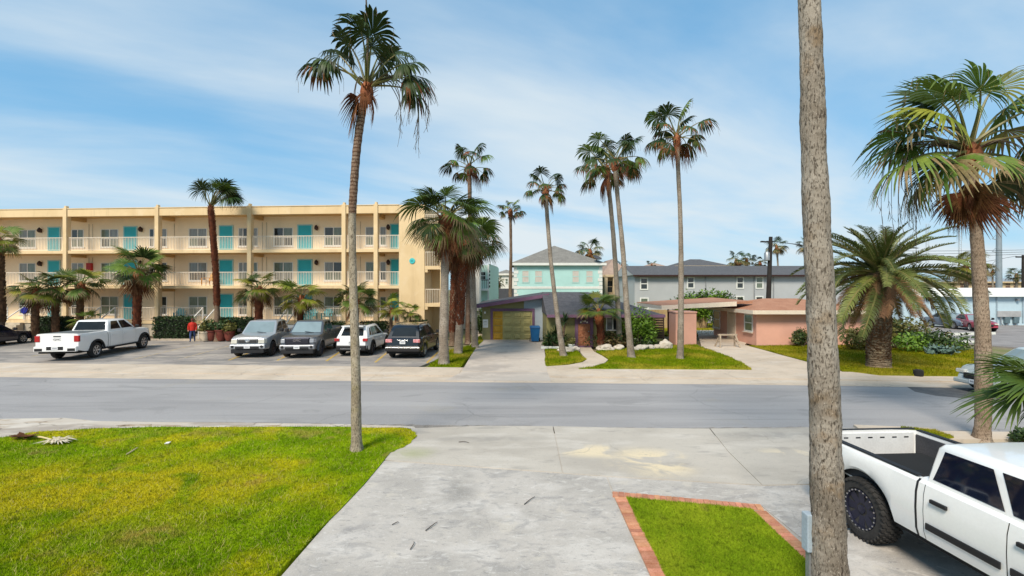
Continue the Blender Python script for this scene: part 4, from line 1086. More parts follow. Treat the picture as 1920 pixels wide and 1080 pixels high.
# ================================================================== buildings
M_stucco = surface('hotel_stucco', (0.735, 0.55, 0.32), [((0.66, 0.48, 0.265), 0.7, N_, dict(s=0.5, lo=0.42, hi=0.64)), ((0.56, 0.40, 0.225), 0.40, N_, dict(s=1.6, st=(1, 1, 0.10), lo=0.54, hi=0.70)), ((0.77, 0.61, 0.40), 0.5, N_, dict(s=1.1, lo=0.54, hi=0.7, loc=(4, 4, 4))), ((0.45, 0.33, 0.20), 0.35, N_, dict(s=5, st=(1, 1, 0.12), lo=0.60, hi=0.72, loc=(1, 2, 0)))], rough=0.9, bump=0.12, bscale=70)
M_stucco_in = mat('hotel_inner_wall', (0.84, 0.695, 0.50), 0.9, var=0.05, scale=0.8, fine=0.04, spec=0.2)
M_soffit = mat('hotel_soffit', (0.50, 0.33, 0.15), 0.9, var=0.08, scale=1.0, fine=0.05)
M_white = mat('white_paint', (0.72, 0.70, 0.66), 0.6, var=0.06, scale=2, fine=0.04)
M_rail = mat('railing_paint', (0.68, 0.58, 0.46), 0.55, var=0.06, scale=3, fine=0.05)
M_teal = mat('teal_door', (0.018, 0.37, 0.43), 0.5, var=0.07, scale=1.0, fine=0.03)
M_teal_f = mat('teal_frame', (0.30, 0.52, 0.52), 0.6, var=0.05)
M_pane = glass_mat('window_glass', (0.025, 0.03, 0.03))
M_pane_c = mat('curtained_glass', (0.20, 0.20, 0.18), 0.10, var=0.22, scale=2.5, fine=0.12, fscale=12, stretch=(6, 6, 0.4), spec=0.7)
M_pane_g = mat('green_curtain_glass', (0.13, 0.16, 0.12), 0.10, var=0.2, scale=2.5, fine=0.15, fscale=10, stretch=(6, 6, 0.4), spec=0.7)
M_lamp = mat('lantern_metal', (0.035, 0.012, 0.008), 0.5, var=0.1)
M_pipe = mat('conduit', (0.50, 0.42, 0.30), 0.6)
M_steel = mat('galvanised', (0.35, 0.36, 0.37), 0.45, metal=0.6, var=0.1)
M_conc = mat('step_concrete', (0.47, 0.40, 0.30), 0.9, var=0.15, scale=2, fine=0.1)

HA = R(4.0); HC, HS = math.cos(HA), math.sin(HA)
HR = (PX(796, 36.0), 36.0)
hotel = empty('hotel_building', (HR[0], HR[1], 0), -HA)
tag(hotel, 'long three storey cream hotel with teal doors and open balcony walkways', 'hotel')
def hu(px, dy=0.0):                 # facade coordinate under a photo column
    k = (px - 960) / FPX
    return (k * (HR[1] + dy * HC) - HR[0] - dy * HS) / (HC + k * HS)
Z1, Z2, Z3, ZR = 1.29, 4.05, 6.81, 10.09     # walkway levels, parapet top
TH = 0.24; BD = 1.6                          # slab thickness, balcony depth
XL = -44.0; XE = hu(748)
cols_px = (-48, 123, 295, 468, 645, 705)
cols = [hu(p) for p in cols_px]
# structure
b = MB()
b.box(XL, XE + 0.05, BD, BD + 0.2, 0, ZR - 0.35, M_stucco_in)
b.box(XL, XE, BD + 0.203, 9.0, 0, 9.57, M_stucco)
b.build('wall', hotel)
MB().box(XL - 0.25, XL - 0.003, 0.0, 9.0, 0, ZR + 0.02, M_stucco).build('end_wall', hotel, bevel=0.015)
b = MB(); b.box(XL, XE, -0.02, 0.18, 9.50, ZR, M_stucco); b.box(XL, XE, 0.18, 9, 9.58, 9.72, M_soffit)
b.box(XL, XE, -0.06, 0.22, ZR, ZR + 0.06, M_stucco)
b.build('parapet', hotel, bevel=0.01)
for z, nm in ((Z1, 'ground_walkway'), (Z2, 'walkway'), (Z3, 'walkway')):
    b = MB(); b.box(XL, XE, 0.0, BD + 0.01, z - TH, z, M_stucco)
    if z == Z1: b.box(XL, XE, 0.06, BD + 0.01, 0, z - TH - 0.003, M_conc)
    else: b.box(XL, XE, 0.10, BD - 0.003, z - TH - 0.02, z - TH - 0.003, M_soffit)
    b.build('walkway', hotel, bevel=0.008)
for i, c in enumerate(cols):
    b = MB(); b.box(c - 0.155, c + 0.155, -0.10, 0.30, 0, ZR + 0.10, M_stucco); b.box(c - 0.08, c + 0.08, -0.04, 0.2, ZR + 0.10, ZR + 0.26, M_stucco)
    b.build('column', hotel, bevel=0.012)
    b = MB()
    for z in (Z2, Z3, 9.52):
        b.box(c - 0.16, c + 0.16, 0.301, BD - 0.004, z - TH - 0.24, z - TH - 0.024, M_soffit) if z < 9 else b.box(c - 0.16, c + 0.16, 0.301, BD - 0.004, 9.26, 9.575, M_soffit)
    b.build('beam', hotel)
# end wall block and the stair tower
b = MB()
b.box(XE, 0.0, 0.0, 9.0, 0, ZR + 0.02, M_stucco)
b.build('end_wall', hotel, bevel=0.015)
xs0, xs1, xs2 = 0.0, hu(825), hu(833)
b = MB(); b.box(xs1, xs2, 0.02, 0.5, 0, 9.2, M_stucco); b.box(xs1, xs2, 5.5, 6.0, 0, 9.2, M_stucco)
b.box(0.003, xs1 - 0.003, 2.4, 2.6, 0, 9.2, M_stucco)
b.build('stair_tower', hotel, bevel=0.01)
for z in (2.45, 5.25, 8.05):
    b = MB(); b.box(0.003, xs1 - 0.003, 0.04, 2.39, z, z + 0.26, M_stucco); b.box(0.003, 0.22, 0.05, 0.6, z - 0.22, z - 0.003, M_stucco)
    b.build('landing', hotel)
    if z > 2: 
        b = MB(); zt = z + 0.26
        for k in range(9):
            x = 0.06 + (xs1 - 0.12) * k / 8
            b.box(x - 0.014, x + 0.014, 0.10, 0.13, zt, zt + 1.02, M_rail)
        b.box(0.03, xs1 - 0.03, 0.09, 0.14, zt + 1.02, zt + 1.07, M_rail)
        b.build('railing', hotel)
MB().lathe([(0.10, -0.12), (0.13, 0.1), (0.04, 0.2)], 8, M_lamp, (xs1 - 0.2, 2.2, 4.75)).build('wall_lamp', hotel, smooth=40)
# rounded emblem plate
b = MB(); b.lathe([(0.22, 0.0), (0.22, 0.03), (0.20, 0.045)], 28, mat('emblem_teal', (0.06, 0.50, 0.50), 0.5), axis='z')
em = b.build('emblem', hotel, (hu(773), -0.003, PZ(489.5, 36.2)))
em.rotation_euler = (R(90), 0, 0)
for k in range(3): MB().box(-0.085 + 0.062 * k, -0.040 + 0.062 * k, -0.045, 0.045, 0.0455, 0.049, mat('emblem_print', (0.02, 0.22, 0.24), 0.6)).build('printed_mark', em)
# doors, windows, lamps by column of the photograph
wins = [(37, 67, 2), (135, 157, 2), (190, 222, 2), (281, 289, 1), (302, 315, 1), (355, 388, 2), (448, 464, 2), (475, 483, 1), (514, 549, 2), (609, 642, 2), (686, 702, 1), (713, 724, 1), (-28, -8, 2)]
doors = [(92, 112), (234, 256), (413, 436), (560, 584), (734, 747.5)]
wr = random.Random(3)
def window(x0, x1, z0, z1, n, y, pm):
    w = MB(); f = 0.032
    w.box(x0 - 0.10, x1 + 0.10, y - 0.05, y - 0.002, z0 - 0.12, z0 - 0.004, M_white)          # sill
    w.box(x0 - f, x1 + f, y - 0.035, y - 0.003, z0, z0 + f, M_white); w.box(x0 - f, x1 + f, y - 0.035, y - 0.003, z1 - f, z1, M_white)
    for k in range(n + 1):
        x = x0 + (x1 - x0) * k / n
        w.box(x - f, x + f, y - 0.034, y - 0.0035, z0 + f, z1 - f, M_white)
    zm = z0 + (z1 - z0) * 0.47
    for k in range(n):
        a, c = x0 + (x1 - x0) * k / n + f, x0 + (x1 - x0) * (k + 1) / n - f
        w.box(a, c, y - 0.033, y - 0.004, zm - 0.03, zm + 0.03, M_white)
    o = w.build('window', hotel)
    for k in range(n):
        a, c = x0 + (x1 - x0) * k / n + f, x0 + (x1 - x0) * (k + 1) / n - f
        for (za, zb) in ((z0 + f, zm - 0.03), (zm + 0.03, z1 - f)):
            MB().box(a, c, y - 0.018, y - 0.006, za, zb, wr.choice(pm)).build('pane', o)
for fl, z in ((1, Z1), (2, Z2), (3, Z3)):
    for (a, c, n) in wins:
        if fl == 1 and a in (475, 281): continue
        x0, x1 = hu(a, BD), hu(c, BD)
        if a == 302: x1 = min(x1, x0 + 0.5)
        window(x0, x1, z + 0.42, z + 1.86, n, BD, [M_pane, M_pane_c, M_pane_g] if fl > 1 else [M_pane_g, M_pane, M_pane_g])
    for i, (a, c) in enumerate(doors):
        x0, x1 = hu(a, BD), hu(c, BD)
        d = MB(); d.box(x0, x1, BD - 0.05, BD - 0.003, z + 0.01, z + 2.02, M_teal)
        o = d.build('door', hotel)
        fr = MB(); fr.box(x0 - 0.09, x0 - 0.002, BD - 0.06, BD - 0.002, z + 0.005, z + 2.1, M_teal_f); fr.box(x1 + 0.002, x1 + 0.09, BD - 0.06, BD - 0.002, z + 0.005, z + 2.1, M_teal_f)
        fr.box(x0 - 0.002, x1 + 0.002, BD - 0.06, BD - 0.002, z + 2.022, z + 2.1, M_teal_f)
        fr.build('frame', o)
        MB().lathe([(0.03, 0), (0.035, 0.03), (0.02, 0.06)], 8, M_steel, (0, 0, 0)).build('handle', o, (x0 + 0.1, BD - 0.10, z + 0.98))
        # lantern beside the door, on the window side
        side = -1 if i == 0 else 1
        if i in (0, 1, 3, 4) and fl > 1:
            lx = {0: hu(78, BD), 1: hu(266.5, BD), 3: hu(595, BD), 4: hu(729, BD)}[i]
            l = MB(); l.box(lx - 0.04, lx + 0.04, BD - 0.08, BD - 0.002, z + 1.62, z + 1.95, M_lamp); l.lathe([(0.05, z + 1.62), (0.15, z + 1.72), (0.16, z + 1.84), (0.10, z + 1.97), (0.02, z + 2.05)], 8, M_lamp, (lx, BD - 0.18, 0))
            l.build('wall_lamp', hotel, smooth=40)
    # thin conduits on the wall
    for px in (167, 174, 327, 492, 500, 676):
        x = hu(px, BD); MB().box(x - 0.02, x + 0.02, BD - 0.03, BD - 0.002, z, z + 2.3, M_pipe).build('conduit', hotel)
# railings, one per bay and floor, with gaps at ground level where the stairs start
segs = [(XL, cols[0]), (cols[0], cols[1]), (cols[1], cols[2]), (cols[2], cols[3]), (cols[3], cols[4]), (cols[4], cols[5]), (cols[5], XE)]
stairs_px = [(12, 44), (186, 216), (379, 406), (538, 558)]
gaps = [(hu(a), hu(c)) for a, c in stairs_px]
def railing(x0, x1, z):
    if x1 - x0 < 0.3: return
    b = MB(); n = max(2, int((x1 - x0) / 0.125))
    for k in range(n + 1):
        x = x0 + (x1 - x0) * k / n
        b.box(x - 0.013, x + 0.013, 0.075, 0.105, z + 0.08, z + 1.0, M_rail)
    b.box(x0, x1, 0.065, 0.115, z + 1.0, z + 1.05, M_rail); b.box(x0, x1, 0.07, 0.11, z + 0.05, z + 0.08, M_rail)
    for x in (x0 + 0.025, x1 - 0.025): b.box(x - 0.025, x + 0.025, 0.062, 0.118, z, z + 1.07, M_rail)
    b.build('railing', hotel)
for (a, c) in segs:
    a2, c2 = a + 0.20, c - (0.20 if c != XE else 0.01)
    for z in (Z2, Z3): railing(a2, c2, z)
    cuts = sorted([g for g in gaps if a2 < g[0] < c2])
    x = a2
    for g in cuts:
        railing(x, g[0], Z1); x = g[1]
    railing(x, c2, Z1)
for (a, c) in gaps:
    st = MB(); n = 7; run = 1.9
    for k in range(n):
        st.box(a, c, -run * (k + 1) / n, -run * k / n - 0.001, 0.05, Z1 * (1 - (k + 1) / (n + 0.6)) - 0.02, M_conc)
    so = st.build('stairs', hotel, bevel=0.01)
    for x in (a + 0.05, c - 0.05):
        h = MB()
        h.bar((x, 0.02, Z1 + 1.03), (x, -run, 0.95), 0.06, 0.06, M_white)
        h.bar((x, -run + 0.03, 0.05), (x, -run + 0.03, 0.95), 0.05, 0.05, M_white, up=(0, 1, 0))
        h.bar((x, 0.05, Z1 - 0.1), (x, 0.05, Z1 + 1.06), 0.05, 0.05, M_white, up=(0, 1, 0))
        h.build('handrail', so)
# red cabinet on the wall, first floor
cbx = hu(170, BD); o = MB().box(cbx - 0.22, cbx + 0.22, BD - 0.2, BD - 0.002, Z2 + 1.25, Z2 + 1.85, mat('red_enamel', (0.40, 0.02, 0.02), 0.5)).build('fire_hose_cabinet', hotel, bevel=0.02)
# rooftop vents
for px in (312, 480, 655):
    pass
def hw(px, dy): # facade point -> world
    u = hu(px, dy); return (HR[0] + u * HC + dy * HS, HR[1] - u * HS + dy * HC)

# ---- planting before the hotel
def hed(label, p0, p1, Y, d, h, seed):
    hedge(label, PX(p0, Y), PX(p1, Y), Y, Y + d, h, int(900 * (PX(p1, Y) - PX(p0, Y))), seed)
hed('dark clipped hedge behind the tail of the white pickup', 58, 124, 35.8, 0.9, 1.62, 1)
hed('long dark clipped hedge between the white pickup and the person in red', 286, 352, 35.2, 0.9, 1.66, 2)
hed('dark clipped hedge between the red planters and silver pickup', 402, 470, 34.9, 0.8, 1.62, 3)
hed('low dark hedge behind the white car', 676, 722, 34.5, 0.8, 1.35, 4)
hed('short dark hedge block behind the black car roof', 772, 798, 34.8, 0.7, 1.45, 5)
hed('low hedge behind the dark grey pickup', 580, 640, 34.8, 0.7, 1.3, 6)
M_terra = mat('red_clay', (0.11, 0.022, 0.014), 0.7, col2=(0.19, 0.045, 0.028), scale=3, fine=0.15)
M_cream = mat('cream_glaze', (0.62, 0.52, 0.38), 0.6, var=0.1)
def pot(label, px, Y, h, r_, m, seed, leaf=M_leafd, fol=0.5):
    root = empty('planter', (PX(px, Y), Y, 0.0)); tag(root, label, 'planter', 'planters at the foot of the hotel stairs')
    MB().lathe([(r_ * .6, 0.08), (r_ * .9, h * .45), (r_, h * .85), (r_ * 1.12, h * .9), (r_ * 1.12, h), (r_ * .95, h), (r_ * .9, h * .86)], 16, m).build('pot', root, smooth=40)
    f = MB(); leaf_mass(f, (0, 0, h + fol * .5), (r_ * 1.25, r_ * 1.25, fol), 260, 0.22, leaf, seed)
    f.build('plant', root)
pot('pale pot with yellow-green plant right of the person in red', 384, 34.4, 0.75, 0.30, M_cream, 11, M_leafo, 0.55)
pot('dark red pot with tall dark plant, left one of the red pots', 397, 34.6, 0.8, 0.36, M_terra, 12, M_leafd, 0.55)
pot('dark red pot under the windswept palm', 415, 34.55, 0.85, 0.38, M_terra, 13, M_leafd, 0.5)
pot('dark red pot with yellowish plant, nearest the silver pickup', 430, 34.5, 0.75, 0.34, M_terra, 14, M_leafo, 0.45)

# ---- chairs on the walkways
def slat_chair(label, px, dy, z, m, rz, seed, tall=1.0):
    x, y = hw(px, dy)
    root = empty('balcony_chair', (x, y, z), rz); tag(root, label, 'chair', 'chairs on the hotel walkways')
    MB().box(-.28, .28, -.30, .26, 0.34, 0.38, m).build('seat', root)
    for k in range(6):
        xx = -.27 + .108 * k
        hh = 1.02 - 0.11 * abs(k - 2.5) * abs(k - 2.5) * 0.4
        MB().bar((xx, .22, .36), (xx * 1.12, .44, hh * tall), 0.09, 0.02, m, up=(0, 1, 0)).build('slat', root)
    for s in (-1, 1):
        MB().box(s * .33 - .06, s * .33 + .06, -.34, .34, 0.58, 0.61, m).build('armrest', root)
        MB().bar((s * .31, -.28, 0), (s * .31, -.28, .58), 0.07, 0.05, m, up=(0, 1, 0)).build('leg', root)
        MB().bar((s * .31, .36, 0), (s * .31, .26, .58), 0.07, 0.05, m, up=(0, 1, 0)).build('leg', root)
M_tealp = mat('teal_plastic', (0.012, 0.30, 0.34), 0.45, var=0.08)
M_orange = mat('orange_wood', (0.72, 0.33, 0.03), 0.5, var=0.12, scale=4)
slat_chair('teal slatted chair behind the ground floor rail right of the white pickup', 337, 0.8, Z1, M_tealp, R(20), 1)
slat_chair('teal slatted chair under the palm behind the dark grey pickup', 583, 0.8, Z1, M_tealp, R(-10), 2)
slat_chair('teal slatted chair beside the ground floor window near the tall palm trunk', 613, 0.8, Z1, M_tealp, R(5), 3)
slat_chair('orange wooden armchair on the middle balcony by the shaggy palm', 389, 0.55, Z2, M_orange, R(-30), 4, 1.12)
x, y = hw(58, 0.5)
fl = MB(); fl.lathe([(0.11, -0.10), (0.24, -0.08), (0.28, 0.0), (0.24, 0.08), (0.11, 0.10)], 20, mat('blue_vinyl', (0.01, 0.02, 0.26), 0.5, var=0.15))
o = fl.build('round_float', None, (x, y - 0.5, 2.05), smooth=50); o.rotation_euler = (R(82), 0, 0)
tag(o, 'round deep blue item propped by the handrail at far left', 'float')

# ---- the low green house with its garage
M_olive = mat('olive_siding', (0.25, 0.225, 0.10), 0.85, var=0.10, scale=1.2, fine=0.08, fscale=25)
M_olive2 = mat('olive_wall', (0.20, 0.19, 0.075), 0.9, col2=(0.27, 0.235, 0.10), scale=0.8, fine=0.06)
M_purple = mat('purple_trim', (0.155, 0.080, 0.135), 0.7, var=0.10, scale=2, fine=0.06)
M_roof = mat('dark_shingle', (0.060, 0.059, 0.066), 0.9, col2=(0.092, 0.090, 0.098), scale=2.5, fine=0.3, fscale=18, bump=0.6, bscale=14)
M_gdoor = mat('garage_green', (0.40, 0.345, 0.14), 0.7, var=0.10, scale=1.4, fine=0.06)
M_gdoor_o = mat('garage_ochre', (0.52, 0.28, 0.025), 0.7, var=0.12, scale=1.6, fine=0.06)
M_bluewall = mat('bluegrey_wall', (0.36, 0.42, 0.47), 0.85, var=0.05)
M_doorw = mat('carved_door', (0.26, 0.085, 0.035), 0.6, col2=(0.40, 0.17, 0.085), scale=7, fine=0.3, fscale=22, bump=0.5, bscale=16)
GY = 35.3
house = empty('green_house', (0, 0, 0)); tag(house, 'low olive green house with attached garage, purple trim and dark shingle roof', 'house')
gx0, gx1, gxw = PX(904, GY), PX(990, GY), PX(1018, GY)
zl, zr = PZ(573.5, GY), PZ(556, GY)
def roofz(x): return zl + (zr - zl) * (x - gx0) / (gxw - gx0)
b = MB()
dx0, dx1, dz = PX(924, GY), PX(998, GY), PZ(583.5, GY)
b.poly([(gx0, GY, 0), (dx0, GY, 0), (dx0, GY, dz), (gx1 - .3, GY, dz), (gx1 - .3, GY, roofz(gx1 - .3)), (gx0, GY, roofz(gx0))], M_olive)
b.poly([(gx1 - .3, GY, dz), (dx1, GY, dz), (dx1, GY, 0), (gxw, GY, 0), (gxw, GY, roofz(gxw)), (gx1 - .3, GY, roofz(gx1 - .3))], M_bluewall)
b.box(gx0, gx0 + 0.15, GY + 0.002, GY + 8, 0, zl - 0.05, M_olive)
b.box(gxw - 0.15, gxw, GY + 0.002, GY + 8, 0, zl - 0.05, M_olive)
b.build('garage_wall', house)
# wide board courses on the garage front, left of and above the door
for k in range(3):
    xx = gx0 + (dx0 - .18 - gx0) * (k + .5) / 3
    MB().box(xx - 0.07, xx + 0.07, GY - 0.014, GY - 0.002, 0.02, roofz(xx) - 0.14, M_olive).build('board', house)
tr = MB()
tr.box(dx0 - 0.17, dx0 - 0.002, GY - 0.05, GY + 0.02, 0, dz + 0.2, M_purple); tr.box(dx1 + 0.002, dx1 + 0.17, GY - 0.05, GY + 0.02, 0, dz + 0.2, M_purple)
tr.box(dx0 - 0.002, dx1 + 0.002, GY - 0.05, GY + 0.02, dz + 0.002, dz + 0.2, M_purple)
tr.build('door_trim', house)
gd = MB(); gd.box(dx0, dx1, GY + 0.06, GY + 0.10, 0.02, dz, M_gdoor); gdo = gd.build('garage_door', house)
for r_ in range(4):
    for c_ in range(4):
        pw, ph = (dx1 - dx0) / 4, (dz - 0.02) / 4
        x0, z0 = dx0 + pw * c_, 0.02 + ph * r_
        m = M_gdoor_o if c_ == 0 else M_gdoor
        f = MB(); f.box(x0 + 0.006, x0 + pw - 0.006, GY + 0.030, GY + 0.0595, z0 + 0.016, z0 + ph - 0.016, m)
        a, c = 0.10, 0.10
        f.loft([[(x0 + a, GY + 0.0295, z0 + c), (x0 + pw - a, GY + 0.0295, z0 + c), (x0 + pw - a, GY + 0.0295, z0 + ph - c), (x0 + a, GY + 0.0295, z0 + ph - c)],
                [(x0 + a + .05, GY - 0.02, z0 + c + .05), (x0 + pw - a - .05, GY - 0.02, z0 + c + .05), (x0 + pw - a - .05, GY - 0.02, z0 + ph - c - .05), (x0 + a + .05, GY - 0.02, z0 + ph - c - .05)]], m)
        f.build('panel', gdo)
rb = MB()
ox0, ox1 = PX(892, GY - .5), PX(1029, GY - .5)
def rz2(x): return roofz(x) + 0.12
rb.loft([[(ox0, y, rz2(ox0) - .10), (ox1, y, rz2(ox1) - .10), (ox1, y, rz2(ox1) + .06), (ox0, y, rz2(ox0) + .06)] for y in (GY - 0.55, GY + 8.3)], M_roof)
rbo = rb.build('garage_roof', house)
fb = MB(); fb.loft([[(ox0 - .02, y, rz2(ox0) - .22), (ox1, y, rz2(ox1) - .20), (ox1, y, rz2(ox1) + .05), (ox0 - .02, y, rz2(ox0) + .03)] for y in (GY - 0.62, GY - 0.552)], M_purple)
fb.build('fascia', rbo)
MB().box(ox1 - 0.02, ox1 + 0.02, GY - 0.55, GY - 0.01, 2.2, rz2(ox1) - .23, M_olive2).build('gable_board', house)
sg = MB(); sx, sz = PX(909.5, GY), PZ(607, GY)
sg.box(sx - .16, sx + .22, GY - 0.035, GY - 0.0155, sz - .28, sz + .32, M_white); sgo = sg.build('notice_board', house)
for k, (w_, h_) in enumerate(((.20, .04), (.26, .025), (.24, .025), (.26, .025))):
    MB().box(sx + .03 - w_ / 2, sx + .03 + w_ / 2, GY - 0.038, GY - 0.0355, sz + .18 - k * .11 - h_, sz + .18 - k * .11, mat('faded_print', (0.35, 0.35, 0.30), 0.8)).build('printed_line', sgo)
MB().lathe([(0.05, 0), (0.08, 0.06), (0.05, 0.16)], 8, M_white, (0, 0, 0)).build('wall_lamp', house, (PX(909.5, GY), GY - 0.09, PZ(588, GY)))
# main part
FY = 31.2
mx0, mx1 = 2.25, PX(1226, FY)
ez = PZ(590, FY)
b = MB(); b.box(mx0, mx1, FY, FY + 7.6, 0, ez, M_olive2); b.build('wall', house)
eo = 0.55; ry = FY + 4.2; rz_ = PZ(547.5, ry)
A_, B_, C_, D_ = (mx0 - 0.05, FY - eo, ez), (mx1 + eo, FY - eo, ez), (mx1 + eo, FY + 8.2, ez), (mx0 - 0.05, FY + 8.2, ez)
E_, F_ = (mx0 - 0.05, ry, rz_), (mx1 - 3.6, ry, rz_)
rf = MB(); rf.add([A_, B_, C_, D_, E_, F_], [(0, 1, 5, 4), (1, 2, 5), (2, 3, 4, 5), (0, 4, 3)], M_roof)
rfo = rf.build('roof', house)
fb = MB(); fb.box(mx0 - .02, mx1 + eo + .02, FY - eo - .03, FY - eo + .02, ez - 0.15, ez + 0.035, M_purple); fb.box(mx1 + eo - .02, mx1 + eo + .03, FY - eo + .021, FY + 8.2, ez - 0.15, ez + 0.035, M_purple)
fb.box(mx0, mx1 + eo - .03, FY - eo + .03, FY - .002, ez - 0.06, ez - 0.03, M_olive2)
fb.build('fascia', rfo)
d0, d1, dt = PX(1083.5, FY), PX(1106, FY), PZ(598, FY)
d = MB(); d.box(d0, d1, FY - 0.06, FY - 0.003, 0.12, dt - .32, M_doorw); do = d.build('door', house)
for r_ in range(3):
    for c_ in range(2):
        x0 = d0 + .07 + (d1 - d0 - .07) / 2 * c_; z0 = 0.2 + r_ * (dt - .32 - .2) / 3
        MB().box(x0, x0 + (d1 - d0 - .2) / 2, FY - 0.085, FY - 0.0605, z0, z0 + (dt - .32 - .35) / 3, M_doorw).build('panel', do, bevel=0.02)
tp = MB(); tp.box(d0, d1, FY - 0.05, FY - 0.003, dt - .315, dt, M_purple); tpo = tp.build('transom', do)
for k in range(4):
    x = d0 + .12 + (d1 - d0 - .24) * (k + .5) / 4; z = dt - .26 + .12 * math.sin(math.pi * (k + .5) / 4)
    MB().box(x - .05, x + .05, FY - 0.07, FY - 0.052, z - .05, z + .05, M_white).build('pane', tpo)
fr = MB()
fr.box(d0 - .2, d0 - .003, FY - 0.12, FY - 0.002, 0.0, dt + .16, M_purple); fr.box(d1 + .003, d1 + .2, FY - 0.12, FY - 0.002, 0.0, dt + .16, M_purple); fr.box(d0 - .003, d1 + .003, FY - 0.12, FY - 0.002, dt + .002, dt + .16, M_purple)
fr.box(d0 - .003, d1 + .003, FY - 0.4, FY - 0.002, 0.0, 0.11, M_purple)
fr.build('frame', do)
MB().lathe([(0.03, 0), (0.04, 0.03), (0.02, 0.07)], 8, M_steel).build('handle', do, (d1 - .1, FY - .12, 1.0))
for (a, c, za, zb) in ((1138, 1156, 596, 618), (1203, 1213, 596, 612)):
    x0, x1, z1, z0 = PX(a, FY), PX(c, FY), PZ(za, FY), PZ(zb, FY)
    w = MB(); t_ = .07
    w.box(x0 - t_, x1 + t_, FY - .05, FY - .003, z0 - t_, z0, M_white); w.box(x0 - t_, x1 + t_, FY - .05, FY - .003, z1, z1 + t_, M_white)
    for x in (x0, x1): w.box(x - t_ if x == x0 else x, x if x == x0 else x + t_, FY - .049, FY - .0035, z0, z1, M_white)
    xm = x0 + (x1 - x0) * .6; w.box(xm - .03, xm + .03, FY - .048, FY - .004, z0, z1, M_white)
    wo_ = w.build('window', house)
    MB().box(x0, xm - .03, FY - .02, FY - .005, z0, z1, M_pane).build('pane', wo_); MB().box(xm + .03, x1, FY - .02, FY - .005, z0, z1, M_pane).build('pane', wo_)
MB().lathe([(0.04, 0), (0.07, 0.05), (0.04, 0.13)], 8, M_white).build('wall_lamp', house, (PX(1115.5, FY), FY - .08, PZ(601, FY)))

# wheelie bin
M_bin = mat('blue_plastic', (0.008, 0.10, 0.26), 0.5, var=0.12, scale=2, fine=0.06)
M_rub = mat('black_rubber', (0.015, 0.015, 0.016), 0.8, var=0.2)
bx, by = G(1003, 642)
bn = empty('wheelie_bin', (bx, by, 0.055)); tag(bn, 'blue wheeled rubbish bin standing in front of the garage', 'bin')
b = MB(); b.loft([[(-.26, -.28, .04), (.26, -.28, .04), (.26, .26, .04), (-.26, .26, .04)], [(-.34, -.40, .98), (.34, -.40, .98), (.34, .34, .98), (-.34, .34, .98)]], M_bin); b.box(-.37, .37, -.43, .36, .96, 1.02, M_bin)
b.build('body', bn, bevel=0.03)
b = MB(); b.loft([[(-.37, -.44, 1.025), (.37, -.44, 1.025), (.37, .36, 1.025), (-.37, .36, 1.025)], [(-.32, -.36, 1.12), (.32, -.36, 1.12), (.32, .36, 1.12), (-.32, .36, 1.12)]], M_bin); b.build('lid', bn, bevel=0.02)
b = MB(); b.tube([(-.3, .42, 1.03), (.3, .42, 1.03)], 0.02, 6, M_bin); b.build('handle', bn)
for s in (-1, 1): MB().lathe([(.06, -.03), (.13, -.03), (.13, .03), (.06, .03)], 14, M_rub, (s * .34, .24, .13), 'x').build('wheel', bn)

